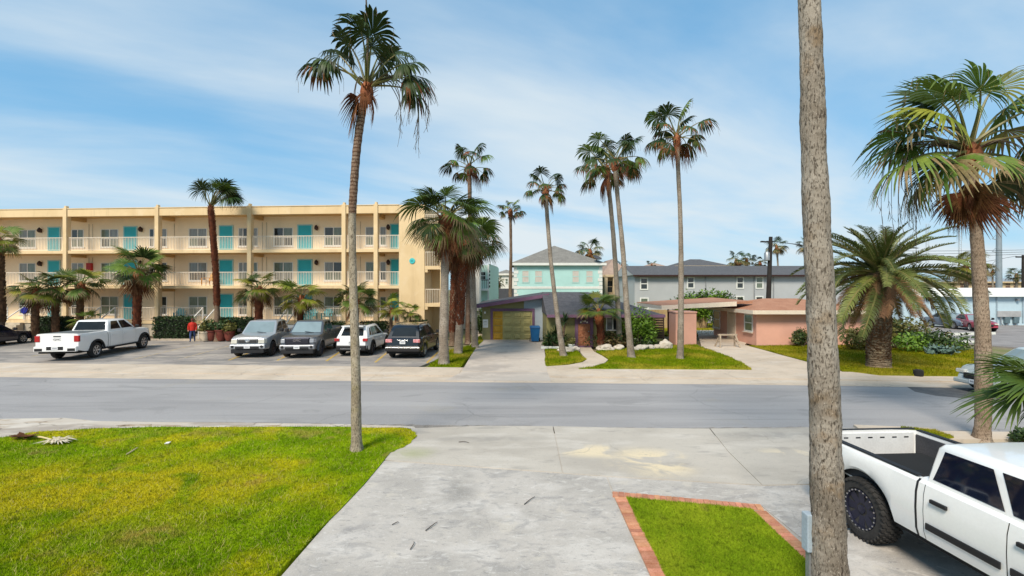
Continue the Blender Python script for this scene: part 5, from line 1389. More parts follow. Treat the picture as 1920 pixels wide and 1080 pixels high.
# ---- buildings behind
def hip_building(name, label, x0, x1, y0, y1, ez, rz, wallm, roofm, trimm, ov=0.5, wins=(), band=None, quoins=False):
    root = empty(name, ((x0 + x1) / 2, y0, 0)); tag(root, label, 'building')
    cx_ = (x0 + x1) / 2
    MB().box(x0 - cx_, x1 - cx_, 0, y1 - y0, 0, ez, wallm).build('wall', root)
    a, b_, d = x0 - cx_ - ov, x1 - cx_ + ov, y1 - y0
    run = (b_ - a) / 2
    ry = min(run, d / 2 + ov)
    r = MB()
    if b_ - a >= d + 2 * ov:
        h = d / 2 + ov
        v = [(a, -ov, ez), (b_, -ov, ez), (b_, d + ov, ez), (a, d + ov, ez), (a + h, d / 2, rz), (b_ - h, d / 2, rz)]
        r.add(v, [(0, 1, 5, 4), (1, 2, 5), (2, 3, 4, 5), (3, 0, 4)], roofm)
    else:
        h = (b_ - a) / 2
        v = [(a, -ov, ez), (b_, -ov, ez), (b_, d + ov, ez), (a, d + ov, ez), (0, -ov + h, rz), (0, d + ov - h, rz)]
        r.add(v, [(0, 1, 4), (1, 2, 5, 4), (2, 3, 5), (3, 0, 4, 5)], roofm)
    ro = r.build('roof', root)
    t = MB(); t.box(a - .03, b_ + .03, -ov - .04, -ov + .02, ez - .30, ez + .02, trimm); t.box(a - .03, a + .02, -ov + .021, d, ez - .30, ez + .02, trimm); t.box(b_ - .02, b_ + .03, -ov + .021, d, ez - .3, ez + .02, trimm)
    t.box(a + .02, b_ - .02, -ov + .02, -.002, ez - .12, ez - .08, trimm)
    t.build('eave', ro)
    if band: MB().box(x0 - cx_ - .04, x1 - cx_ + .04, -.05, -.003, band[0], band[1], trimm).build('band', root)
    if quoins:
        for xq in (x0 - cx_, x1 - cx_):
            z = 0.2; k = 0
            while z < ez - .7:
                w = .55 if k % 2 else .38
                xa = xq - .03 if xq < 0 else xq - w
                MB().box(xa, xa + w + .03, -.045, -.002, z, z + .42, trimm).build('quoin', root); z += .5; k += 1
    for (wx0, wx1, wz0, wz1, fm, pm) in wins:
        w = MB(); f = .09
        w.box(wx0 - cx_ - f, wx1 - cx_ + f, -.05, -.003, wz0 - f, wz0, fm); w.box(wx0 - cx_ - f, wx1 - cx_ + f, -.05, -.003, wz1, wz1 + f, fm)
        w.box(wx0 - cx_ - f, wx0 - cx_, -.049, -.0035, wz0, wz1, fm); w.box(wx1 - cx_, wx1 - cx_ + f, -.049, -.0035, wz0, wz1, fm)
        zm = (wz0 + wz1) / 2; w.box(wx0 - cx_, wx1 - cx_, -.048, -.004, zm - .04, zm + .04, fm)
        wo = w.build('window', root)
        for (q0, q1) in ((wz0, zm - .04), (zm + .04, wz1)): MB().box(wx0 - cx_, wx1 - cx_, -.02, -.005, q0, q1, pm).build('pane', wo)
    return root
M_turq = mat('turquoise_stucco', (0.40, 0.62, 0.585), 0.9, var=0.05, scale=0.5, fine=0.03)
M_roofg = mat('grey_shingle', (0.19, 0.18, 0.16), 0.9, var=0.12, scale=1.5, fine=0.2, fscale=8)
M_trimw = mat('white_trim', (0.68, 0.68, 0.64), 0.7, var=0.05)
M_shut = mat('faded_shutter', (0.52, 0.47, 0.42), 0.8, var=0.06)
TY = 62
def wpx(a, c, za, zb, Y, fm, pm): return (PX(a, Y), PX(c, Y), PZ(zb, Y), PZ(za, Y), fm, pm)
hip_building('turquoise_building', 'turquoise building with grey hip roof and shuttered windows behind the green house', PX(964, TY), PX(1129, TY), TY, TY + 13, PZ(493.5, TY), PZ(461, TY + 6), M_turq, M_roofg, M_trimw, 0.45,
    [wpx(a, c, 508, 529, TY, M_turq, M_shut) for a, c in ((979.5, 991), (1003.5, 1016), (1073.5, 1085), (1099.5, 1111))], band=(PZ(541.5, TY), PZ(537, TY)), quoins=True)
# satellite dish at its right eave
dish = MB(); dish.lathe([(0.02, 0.0), (0.35, 0.06), (0.62, 0.2), (0.60, 0.21), (0.3, 0.09)], 16, mat('dish_grey', (0.06, 0.06, 0.065), 0.5))
dsh = empty('satellite_dish', P(1119, 490, TY - .3)); tag(dsh, 'dark satellite dish on the right eave of the turquoise building', 'satellite dish')
o = dish.build('dish', dsh, (0, 0, 0.35)); o.rotation_euler = (R(25), R(20), 0)
MB().tube([(0, 0, 0), (0, 0, .4)], 0.05, 6, M_lamp).build('mast', dsh)
M_beige = mat('beige_stucco', (0.55, 0.42, 0.26), 0.9, var=0.06)
M_roofb = mat('tan_shingle', (0.33, 0.24, 0.19), 0.9, var=0.1, fine=0.15)
bb = hip_building('beige_building', 'beige building with tan roof and shaded porch behind the turquoise one', PX(1133, 68), PX(1176, 68), 68, 78, PZ(516, 68), PZ(487, 72), M_beige, M_roofb, M_beige, 0.5, [wpx(1139, 1148, 527, 548, 68, M_beige, M_pane)])
for px in (1136, 1152, 1164):
    MB().box(PX(px, 67) - bb.location.x - .2, PX(px, 67) - bb.location.x + .2, -1.2, -.85, 0, PZ(519, 67), M_beige).build('porch_post', bb)
MB().box(PX(1134, 67) - bb.location.x, PX(1168, 67) - bb.location.x, -1.3, -.8, PZ(519, 67) + .002, PZ(515, 67), M_beige).build('porch_beam', bb)
LY = 53
M_greyw = mat('grey_siding', (0.40, 0.41, 0.415), 0.85, var=0.05, scale=0.5, fine=0.03)
M_roofd = mat('charcoal_shingle', (0.088, 0.088, 0.093), 0.9, var=0.1, fine=0.2, fscale=8)
lw = [wpx(1202, 1213, 522.5, 541.5, LY, M_trimw, M_pane), wpx(1202, 1214, 560, 578, LY, M_trimw, M_pane_g), wpx(1382.5, 1392.5, 521, 539.5, LY, M_trimw, M_pane), wpx(1418.5, 1429, 521, 539.5, LY, M_trimw, M_pane_g), wpx(1382, 1393, 557, 575, LY, M_trimw, M_pane), wpx(1418, 1429, 557, 575, LY, M_trimw, M_pane), wpx(1290, 1300, 521, 539, LY, M_trimw, M_pane)]
gl = empty('grey_apartments', (PX(1190, LY), LY, 0)); tag(gl, 'long grey two storey apartment block with charcoal roof and white framed windows', 'building')
gx = gl.location.x
LX1 = PX(1590, LY)
MB().box(0, LX1 - gx, 0, 9, 0, PZ(516, LY), M_greyw).build('wall', gl)
r = MB(); ez_, rz3 = PZ(516, LY), PZ(498.5, LY + 4.5)
r.add([(-.3, -.5, ez_), (LX1 - gx + .3, -.5, ez_), (LX1 - gx + .3, 9.5, ez_), (-.3, 9.5, ez_), (-.3, 4.5, rz3), (LX1 - gx + .3, 4.5, rz3)], [(0, 1, 5, 4), (2, 3, 4, 5), (1, 2, 5)], M_roofd)
r.poly([(-.28, -.5, ez_), (-.28, 4.5, rz3), (-.28, 9.5, ez_)], M_greyw)
ro = r.build('roof', gl)
MB().box(-.3, LX1 - gx + .3, -.56, -.50, ez_ - .16, ez_ + .03, M_lamp).build('gutter', ro)
for px in (1323, 1414, 1450): MB().box(PX(px, LY) - gx - .05, PX(px, LY) - gx + .05, -.08, -.003, 0, ez_ - .17, mat('downpipe', (0.25, 0.26, 0.27), 0.6)).build('downpipe', gl)
for (wx0, wx1, wz0, wz1, fm, pm) in lw:
    w = MB(); f = .13
    w.box(wx0 - gx - f, wx1 - gx + f, -.05, -.003, wz0 - f, wz0, fm); w.box(wx0 - gx - f, wx1 - gx + f, -.05, -.003, wz1, wz1 + f, fm)
    w.box(wx0 - gx - f, wx0 - gx, -.049, -.0035, wz0, wz1, fm); w.box(wx1 - gx, wx1 - gx + f, -.049, -.0035, wz0, wz1, fm)
    zm = (wz0 + wz1) / 2; w.box(wx0 - gx, wx1 - gx, -.048, -.004, zm - .05, zm + .05, fm)
    wo_ = w.build('window', gl)
    for (q0, q1) in ((wz0, zm - .05), (zm + .05, wz1)): MB().box(wx0 - gx, wx1 - gx, -.02, -.005, q0, q1, pm).build('pane', wo_)
for k, (px, y_, w_, h_) in enumerate(((1235, 96, 3.4, 7.9), (1318, 92, 5.0, 8.4))):
    hip_building('distant_house', ['far house roof peeking over the left part of the grey roof', 'far dark house roof over the middle of the grey roof'][k], PX(px, y_) - w_, PX(px, y_) + w_, y_, y_ + 8, h_ - 0.3, h_ + 1.2, M_beige, M_roofd if k else M_roofb, M_beige, 0.4)
# white and mint houses between hotel and garage
WY = 45
M_whitew = mat('white_stucco', (0.70, 0.67, 0.60), 0.9, var=0.05)
M_mint = mat('mint_siding', (0.46, 0.62, 0.53), 0.85, var=0.05)
wb = empty('white_building', (PX(884, WY), WY, 0)); tag(wb, 'tall white building side wall just right of the palm cluster', 'building')
MB().box(-1.6, PX(899, WY) - PX(884, WY), 0, 2.5, 0, PZ(470, WY), M_whitew).build('wall', wb)
MB().box(-1.7, PX(899, WY) - PX(884, WY) + .08, -.06, 2.55, PZ(470, WY) + .002, PZ(466, WY), M_whitew).build('parapet', wb)
mb_ = empty('mint_building', (PX(890, 49), 49, 0)); tag(mb_, 'mint green building with small balcony behind the garage roof', 'building')
mx = mb_.location.x
MB().box(0, PX(916, 49) - mx, 0, 8, 0, PZ(497, 49), M_mint).build('wall', mb_)
b = MB(); xa, xb = PX(916, 49) - mx + .002, PX(933, 56) - mx
b.loft([[(xa, 0.2, 0), (xb, 7, 0), (xb, 12, 0), (xa, 8, 0)], [(xa, 0.2, PZ(494, 49)), (xb, 7, PZ(500.5, 56)), (xb, 12, PZ(500.5, 56)), (xa, 8, PZ(494, 49))]], M_mint); b.build('side_wall', mb_)
MB().box(PX(914, 49) - mx, PX(916, 49) - mx + .06, -.06, -.003, 0, PZ(496, 49), M_trimw).build('corner_board', mb_)
MB().box(0, PX(915, 49) - mx, -1.0, -.003, PZ(545, 49), PZ(541, 49), M_trimw).build('balcony', mb_)
for k in range(7): MB().box(.25 + .2 * k, .28 + .2 * k, -.98, -.95, PZ(541, 49) + .002, PZ(526, 49), M_lamp).build('baluster', mb_)
MB().box(.2, 1.5, -1.0, -.94, PZ(526, 49) + .001, PZ(525, 49) + .02, M_lamp).build('handrail', mb_)
w = MB(); w.box(PX(900, 49) - mx, PX(910.5, 49) - mx, -.04, -.003, PZ(525, 49), PZ(510, 49), M_trimw); wo_ = w.build('window', mb_)
for i in range(2):
    for j in range(2):
        xa = PX(900.7 + 5 * i, 49) - mx; za = PZ(523.8 - 7.4 * j, 49)
        MB().box(xa, xa + .24, -.05, -.041, za, za + .34, M_pane).build('pane', wo_)
for j in range(5):
    z = PZ(539 - 7 * j, 49); MB().box(PX(916.7, 49) - mx, PX(919, 49) - mx, .1, .22, z, z + .22, M_pane).build('vent', mb_)
hip_building('distant_white_house', 'small distant white house left of the turquoise building', PX(930, 85), PX(968, 85), 85, 95, PZ(513, 85), PZ(506, 88), M_whitew, M_roofg, M_whitew, 0.3, [wpx(948, 952, 523, 532, 85, M_trimw, M_pane_g)])
cb_ = MB(); cb_.box(-2.2, 2.2, 0, 4, 0, PZ(541, 70), mat('dark_awning', (0.06, 0.06, 0.07), 0.8)); tag(cb_.build('dark_shed', None, (PX(948, 70), 70, 0)), 'dark low shed before the distant white house', 'shed')

# ---- wooden fence
M_wood = mat('fence_wood', (0.30, 0.205, 0.10), 0.9, col2=(0.40, 0.28, 0.14), scale=3, fine=0.2, fscale=15, rand=0.2)
fn = empty('wood_fence', (PX(1236, 46), 46, 0)); tag(fn, 'weathered wooden fence behind the carport', 'fence')
pl = MB().box(-.075, .075, -.012, .012, 0, 1.75, M_wood).mesh('plank')
for k in range(46): link('plank', pl, fn, (-2.6 + .158 * k, 0, 0.02 + rnd.uniform(-.02, .02)))
for z in (.4, 1.4): MB().box(-2.7, 4.7, .02, .07, z, z + .09, M_wood).build('rail', fn)
gt = empty('side_gate', (PX(1236, 33.2), 33.2, 0)); tag(gt, 'dark slatted gate at the right end of the green house', 'gate')
M_gate = mat('dark_gate', (0.055, 0.035, 0.025), 0.8, var=0.2)
for k in range(9): MB().box(-.28, .28, -.02, .02, .35 + .17 * k, .48 + .17 * k, M_gate).build('slat', gt)
for s in (-1, 1): MB().box(s * .31 - .03, s * .31 + .03, -.04, .04, 0, 1.95, M_gate).build('post', gt)

# ---- the pink house and its carport
M_pink = mat('pink_stucco', (0.66, 0.355, 0.265), 0.9, var=0.05, scale=0.8, fine=0.04, bump=0.1)
M_pink2 = mat('pink_shaded_stucco', (0.56, 0.235, 0.155), 0.9, var=0.06)
M_roofr = mat('rust_roof', (0.33, 0.15, 0.085), 0.9, col2=(0.40, 0.20, 0.12), scale=1.2, fine=0.15, fscale=12, bump=0.2)
M_fasc = mat('cream_fascia', (0.70, 0.60, 0.48), 0.7, var=0.06)
PY = 31.8
pink = empty('pink_house', (0, 0, 0)); tag(pink, 'low pink stucco house with rust coloured roof and carport', 'house')
wx = PX(1421, PY); pe = PX(1640, PY); pez = PZ(585, PY)
b = MB(); b.box(wx, pe, PY, PY + 7.0, 0, pez, M_pink); b.build('wall', pink)
MB().box(wx - .10, wx - .002, PY - .02, PY + .08, 0, pez - .1, M_pink).build('corner_pilaster', pink)
# roof: shallow hip over the house
ov = .55; RZ = PZ(559.5, PY + 3.6)
r = MB(); r.add([(wx - ov, PY - ov, pez + .1), (pe + ov, PY - ov, pez + .1), (pe + ov, PY + 7.5, pez + .1), (wx - ov, PY + 7.5, pez + .1), (wx + 2.2, PY + 3.6, RZ), (pe - 3, PY + 3.6, RZ)], [(0, 1, 5, 4), (1, 2, 5), (2, 3, 4, 5), (3, 0, 4)], M_roofr)
ro = r.build('roof', pink)
f = MB(); f.box(wx - ov, pe + ov, PY - ov - .04, PY - ov + .01, pez - .12, pez + .13, M_fasc); f.box(wx - ov - .04, wx - ov + .01, PY - ov + .011, PY + 7.5, pez - .12, pez + .13, M_fasc)
f.box(wx - ov + .01, pe + ov, PY - ov + .01, PY - .003, pez - .06, pez - .03, M_fasc)
f.build('fascia', ro)
# carport
cx0 = PX(1241, 33.7); cz = PZ(576, 33.7)
r = MB(); r.loft([[(cx0, 33.7, cz), (cx0, 40.5, cz + .05), (cx0, 40.5, cz + .16), (cx0, 33.7, cz + .14)], [(wx + .6, 33.7, cz + .28), (wx + .6, 40.5, cz + .4), (wx + .6, 40.5, cz + .55), (wx + .6, 33.7, cz + .44)]], M_roofr)
cro = r.build('carport_roof', pink)
f = MB(); f.loft([[(cx0 - .05, 33.62, cz - .16), (cx0 - .05, 33.698, cz - .16), (cx0 - .05, 33.698, cz + .12), (cx0 - .05, 33.62, cz + .12)], [(wx - ov, 33.62, cz + .08), (wx - ov, 33.698, cz + .08), (wx - ov, 33.698, cz + .40), (wx - ov, 33.62, cz + .40)]], M_fasc)
f.build('fascia', cro)
MB().box(cx0 - .04, cx0 + .02, 33.70, 40.4, cz - .14, cz + .1, M_fasc).build('side_fascia', cro)
for (px, Yp_) in ((1253, 40.2),): MB().box(PX(px, Yp_) - .06, PX(px, Yp_) + .06, Yp_ - .06, Yp_ + .06, 0, cz, mat('rust_post', (0.16, 0.05, 0.035), 0.8)).build('post', pink)
b = MB(); b.box(PX(1267, 32.2), PX(1306, 32.2), 32.2, 33.6, 0, PZ(587, 32.2), M_pink); b.box(PX(1266, 32.2), PX(1307, 32.2), 32.15, 33.62, PZ(587, 32.2) + .002, PZ(585, 32.2) + .03, M_pink)
b.build('screen_wall', pink, bevel=0.015)
# door and windows on the wall facing the carport (plane x = wx)
M_doorc = mat('cream_door', (0.62, 0.52, 0.40), 0.7, var=0.05)
def side_open(kind, y0, y1, z0, z1):
    b = MB()
    if kind == 'door':
        b.box(wx - .04, wx - .003, y0, y1, z0, z1, M_doorc); o = b.build('door', pink)
        MB().box(wx - .07, wx - .041, y0 + .1, y1 - .1, z0 + 1.1, z1 - .15, M_doorc).build('panel', o); MB().box(wx - .07, wx - .041, y0 + .1, y1 - .1, z0 + .12, z0 + .95, M_doorc).build('panel', o)
        f = MB(); f.box(wx - .06, wx - .003, y0 - .12, y0 - .002, z0, z1 + .1, M_fasc); f.box(wx - .06, wx - .003, y1 + .002, y1 + .12, z0, z1 + .1, M_fasc); f.box(wx - .06, wx - .003, y0 - .002, y1 + .002, z1 + .002, z1 + .1, M_fasc); f.build('frame', o)
    else:
        t_ = .09
        b.box(wx - .06, wx - .003, y0 - t_, y1 + t_, z0 - t_, z0, M_trimw); b.box(wx - .06, wx - .003, y0 - t_, y1 + t_, z1, z1 + t_, M_trimw)
        b.box(wx - .059, wx - .0035, y0 - t_, y0, z0, z1, M_trimw); b.box(wx - .059, wx - .0035, y1, y1 + t_, z0, z1, M_trimw); zm = (z0 + z1) / 2; b.box(wx - .058, wx - .004, y0, y1, zm - .03, zm + .03, M_trimw)
        b.box(wx - .14, wx - .0605, y0 - .15, y1 + .15, z0 - .16, z0 - t_ - .002, M_fasc)
        o = b.build('window', pink)
        for q0, q1 in ((z0, zm - .03), (zm + .03, z1)): MB().box(wx - .03, wx - .005, y0, y1, q0, q1, M_pane_g).build('pane', o)
side_open('window', 32.5, 33.5, 0.95, 2.0); side_open('door', 35.0, 36.1, 0.06, 2.08); side_open('window', 37.6, 38.7, 0.75, 2.0)

# work trestle on the drive
M_trest = mat('weathered_timber', (0.38, 0.30, 0.22), 0.9, var=0.2, scale=4, fine=0.2)
tx, ty = G(1364, 652); s_ = empty('sawhorse', (tx, ty, 0.048), R(4)); tag(s_, 'wooden sawhorse standing on the pink house drive', 'sawhorse')
MB().box(-.62, .62, -.07, .07, .74, .84, M_trest).build('top_beam', s_)
for sx in (-1, 1):
    for sy in (-1, 1): MB().bar((sx * .50, sy * .05, .76), (sx * .66, sy * .34, 0.0), .09, .05, M_trest, up=(0, 1, 0)).build('leg', s_)
    MB().bar((sx * .585, -.2, .36), (sx * .585, .2, .36), .05, .09, M_trest).build('brace', s_)

# ---- right side: light blue building, mast, poles, far buildings
M_blue = mat('pale_blue_wall', (0.44, 0.56, 0.62), 0.85, var=0.05, scale=0.5, fine=0.03)
BY = 49.5
blx = PX(1690, BY); bz0, bz1 = PZ(556, BY), PZ(541.5, BY)
bl = empty('blue_building', (blx, BY, 0)); tag(bl, 'low pale blue building with white roof band behind the parked red car', 'building')
MB().box(0, 32, 0, 14, 0, bz0, M_blue).build('wall', bl)
b = MB(); b.loft([[(-.4, -.5, bz0), (32.4, -.5, bz0), (32.4, 14.4, bz0), (-.4, 14.4, bz0)], [(-.2, 0.6, bz1 + .1), (32.2, 0.6, bz1 + .1), (32.2, 13.6, bz1 + .1), (-.2, 13.6, bz1 + .1)]], M_trimw); b.build('roof_band', bl)
for px in (1868, 1917): MB().box(PX(px, BY) - blx - .06, PX(px, BY) - blx + .06, -.10, -.003, 0.3, bz0 - .02, mat('bluegrey_pipe', (0.30, 0.38, 0.43), 0.6)).build('downpipe', bl)
for px in (1807, 1835, 1905): 
    b = MB(); b.box(PX(px, BY) - blx - .12, PX(px, BY) - blx + .12, -.3, -.003, bz0 - .42, bz0 - .22, M_steel); b.build('floodlight', bl)
mt = empty('meter_bank', (PX(1891, BY), BY - .12, 0)); tag(mt, 'electricity meter box with two meters on the pale blue wall', 'meter box')
MB().box(PX(1867, BY) - PX(1891, BY), PX(1910, BY) - PX(1891, BY), -.15, .1, PZ(594, BY), PZ(583, BY), mat('meter_box', (0.36, 0.36, 0.36), 0.5, var=0.15, scale=1.5)).build('trunking', mt, bevel=.02)
for px in (1885, 1902):
    x = PX(px, BY) - PX(1891, BY)
    MB().box(x - .25, x + .25, -.14, .08, PZ(606, BY), PZ(594.3, BY), mat('meter_dark', (0.10, 0.15, 0.17), 0.5)).build('meter', mt, bevel=.03)
    MB().box(x - .04, x + .04, -.06, .05, 0.0, PZ(606.2, BY), M_steel).build('conduit', mt)
MB().tube([(PX(1873, BY) - PX(1891, BY), -.05, PZ(594.2, BY)), (PX(1874, BY) - PX(1891, BY), -.05, PZ(606, BY)), (PX(1879, BY) - PX(1891, BY), -.05, PZ(612, BY)), (PX(1884, BY) - PX(1891, BY), -.05, PZ(613, BY))], .05, 6, M_steel).build('cable', mt)
def pole(name, label, px, Y, top, r0, r1, m, parts=(), lean=0.0, cat='pole'):
    x = PX(px, Y); root = empty(name, (x, Y, 0)); tag(root, label, cat)
    zt = PZ(top, Y); MB().tube([(0, 0, -.1), (lean * .5, 0, zt / 2), (lean, 0, zt)], [r0, (r0 + r1) / 2, r1], 10, m).build('mast', root, smooth=60)
    return root, zt, lean
M_pole = mat('dark_pole', (0.022, 0.018, 0.016), 0.9, var=0.2)
up, zt, ln = pole('utility_pole', 'black wooden utility pole standing before the long grey building', 1439, 47, 444, .26, .17, M_pole, lean=.32)
MB().box(ln - 1.0, ln + .15, -.06, .06, zt - .55, zt - .42, M_pole).build('crossarm', up)
b = MB(); b.lathe([(.2, 0), (.26, .05), (.26, .75), (.18, .85)], 12, M_steel); b.build('transformer', up, (ln - .42, -.1, PZ(489, 47)), smooth=40)
for k in range(3):
    b = MB(); b.tube(spline([(ln - .9 + .5 * k, 0, zt - .4), (14, 1, zt - 1.3 - .3 * k), (45, 2, zt - .8)], 16), .018, 4, M_pole); b.build('wire', up)
st, zt, ln = pole('steel_mast', 'tall grey steel pole with climbing brackets behind the blue building', 1873, 72, 392, .42, .30, mat('grey_steel', (0.23, 0.27, 0.30), 0.5, var=0.08))
for k in range(6):
    z = zt - .8 - 1.9 * k
    if z > 5: MB().bar((-.3, 0, z), (-1.0, 0, z + .15), .07, .07, M_steel).build('bracket', st); MB().bar((-1.0, 0, z + .15), (-.35, 0, z + .8), .04, .04, M_steel).build('brace', st)
tp_, zt, ln = pole('telephone_pole', 'wooden telephone pole with crossarm at the right edge', 1918, 88, 478, .25, .18, M_pole)
MB().box(-1.3, 1.2, -.08, .08, zt - .5, zt - .25, M_pole).build('crossarm', tp_)
MB().tube(spline([(-1.2, 0, zt - .2), (-9, 0, zt - 1.4), (-18, 0, zt - .8)], 10), .03, 4, M_pole).build('wire', tp_)
for i, (px, top) in enumerate(((1799, 395), (1738, 420))):
    Y = 140; root = empty('lattice_mast', (PX(px, Y), Y, 0)); tag(root, ['thin pale lattice mast nearer the steel pole', 'thin pale lattice mast above the feather palm'][i], 'mast', 'far lattice masts')
    b = MB(); zt = PZ(top, Y); mm = mat('pale_lattice', (0.42, 0.44, 0.46), 0.6)
    for (ax, ay) in ((-.3, -.3), (.3, -.3), (0, .35)): b.bar((ax, ay, 0), (ax, ay, zt), .07, .07, mm, up=(0, 1, 0))
    z = 0
    while z < zt - 1.2:
        b.bar((-.3, -.3, z), (.3, -.3, z + .6), .05, .05, mm); b.bar((.3, -.3, z + .6), (-.3, -.3, z + 1.2), .05, .05, mm); z += 1.2
    b.build('lattice', root)
hip_building('tan_building', 'long low tan building far behind the pale blue one', PX(1770, 110), PX(1960, 110), 110, 120, PZ(528, 110), PZ(521, 113), M_beige, mat('bluegrey_roof', (0.26, 0.30, 0.34), 0.8), M_beige, .5,
    [wpx(a, a + 9, 531, 540, 110, M_beige, mat('brown_pane', (0.16, 0.09, 0.06), 0.4)) for a in (1780, 1800, 1850, 1862, 1885, 1900)])

# ---- shrubs and garden things
shrub('round bright green shrub against the green house wall', (PX(1197, 30.7), 30.7), (1.2, .75, 1.6), 2400, .17, M_leaf, 1, m2=M_leaf)
shrub('reddish brown leafy shrubs by the green house window', (PX(1146, 30.6), 30.6), (1.6, .6, .75), 1200, .20, M_leafr, 2, m2=M_leafd)
shrub('dark low shrub beside the gate of the green house', (PX(1206, 30.7), 30.7), (1.3, .4, .4), 600, .18, M_leafd, 3)
shrub('dark spreading shrub left of the green house door', (PX(1040, 30.2), 30.2), (.9, .6, .7), 800, .2, M_leafd, 4)
shrub('small flowering plants by the garden path', (PX(1068, 29.9), 29.9), (.5, .4, .42), 260, .14, M_leafo, 5, m2=M_leafr)
shrub('low green plants at the foot of the garage wall', (PX(1026, 30.5), 30.5), (.45, .4, .35), 260, .16, M_leaf, 6, m2=M_leafd)
shrub('tall green oleander hedge behind the carport roof', (PX(1320, 46), 46), (3.4, 1.2, 2.3), 4200, .30, M_leafd, 7, m2=M_leaf)
shrub('tall green oleander clump at the right behind the carport', (PX(1368, 46.5), 46.5), (1.7, 1.1, 2.5), 2200, .30, M_leafd, 8, m2=M_leaf)
shrub('bushy olive shrub against the pink front wall', (PX(1506, 31.2), 31.2), (.75, .6, .95), 900, .16, M_leafo, 9, m2=M_leafd)
shrub('brownish overgrown bushes left behind the feather palm', (PX(1618, 29.5), 29.5), (1.6, 1.1, 1.1), 1800, .18, M_leafo, 10, m2=M_leafr)
shrub('tall yellow-green bushes behind the feather palm trunk', (PX(1690, 30), 30), (2.2, 1.2, 1.35), 2200, .2, M_leafo, 11, m2=M_leafd)
shrub('dark green spreading bushes right of the feather palm', (PX(1745, 28.5), 28.5), (2.4, 1.1, .85), 2200, .2, M_leafd, 12, m2=M_leaf)
shrub('blue-grey low agave-like clump by the side lot', (PX(1762, 27.4), 27.4), (.8, .6, .35), 300, .28, mat('bluegreen_leaf', (0.10, 0.16, 0.13), 0.6, var=0.2), 13)
shrub('yellow-green bushes over the back of the garage roof', (PX(907, 45), 45), (1.5, .8, 1.5), 900, .22, M_leafo, 14, m2=M_leaf)
shrub('dark green bush at the side of the garage', (PX(899, 40), 40), (.5, .6, .9), 500, .2, M_leafd, 15)
shrub('dry grass tufts by the near right palm', (PX(1925, 11.8), 11.8), (.3, .3, .25), 200, .14, M_leafd, 16)
# spiky yucca beside the path
yx, yy = PX(1052, 30.0), 30.0
yr = empty('yucca_plant', (yx, yy, 0)); tag(yr, 'dark spiky yucca with two heads left of the house door', 'yucca')
M_yuc = mat('yucca_leaf', (0.020, 0.045, 0.012), 0.5, var=0.4, scale=4)
for hx, hz, n in ((.25, 1.75, 90), (-.35, 1.0, 80), (-.75, .65, 70)):
    MB().tube([(0, 0, 0), (hx * .6, 0, hz * .6), (hx, 0, hz)], [.09, .08, .07], 7, M_tr_brown).build('stem', yr)
    b = MB(); r_ = random.Random(int(hz * 10))
    for k in range(n):
        a = r_.uniform(0, 6.283); e = R(r_.uniform(-30, 80)); d = Vector((math.cos(a) * math.cos(e), math.sin(a) * math.cos(e), math.sin(e))); s = Vector((-math.sin(a), math.cos(a), 0)) * .025; l = r_.uniform(.5, .85)
        b.add([Vector((0, 0, 0)) - s, s, d * l * .6 + s, d * l * .6 - s, d * l - Vector((0, 0, .06))], [(0, 1, 2, 3), (3, 2, 4)], M_yuc)
    b.build('leaf_rosette', yr, (hx, 0, hz))
# white edging rocks
M_rock = mat('white_rock', (0.58, 0.53, 0.45), 0.9, col2=(0.42, 0.36, 0.29), scale=4, fine=0.15, bump=0.5, bscale=10)
def rock(label, px, py, w, h, seed, d=None):
    x, y = G(px, py); d = d or w * .7
    bm = bmesh.new(); bmesh.ops.create_icosphere(bm, subdivisions=3, radius=1)
    for v in bm.verts:
        n = mnoise.noise(v.co * 1.3 + Vector((seed * 7.1, 0, 0))) * .35 + mnoise.noise(v.co * 3.2 + Vector((seed * 3.3, 0, 0))) * .12
        v.co *= 1 + n
        v.co = Vector((v.co.x * w / 2, v.co.y * d / 2, max(v.co.z, -.5) * h * .62 + h * .30))
    me = bpy.data.meshes.new('edging_rock'); bm.to_mesh(me); bm.free(); me.materials.append(M_rock)
    o = link('edging_rock', me, None, (x, y, 0.05)); tag(o, label, 'rock', 'white rocks edging the garden beds')
rock('long cream boulder right of the garden path', 1136, 658, 1.0, .38, 1)
rock('white boulder next to the long cream one', 1161, 657, .65, .36, 2)
rock('flat white rock at the foot of the nearer leaning palm', 1188, 658, .6, .24, 3)
rock('white rock between the leaning palms and the far boulder', 1203, 657, .8, .36, 4)
rock('smaller white rock right of the middle of the row', 1219, 656, .65, .30, 5)
rock('little white rock before the last boulder', 1233, 655, .6, .28, 6)
rock('tall white boulder ending the row near the pink screen wall', 1247, 655, .85, .6, 7)
rock('white boulder behind the curving palm trunk', 1062, 661, .95, .32, 8)
rock('grey stone beside the garden path', 1080, 659, .55, .28, 9)
MB_ = MB(); x, y = G(1037, 656); MB_.box(-.75, .6, -.12, .12, 0, .16, M_trimw); o = MB_.build('bed_edging', None, (x, y, .06), bevel=.02); tag(o, 'white painted kerb edging the bed left of the palm', 'edging')
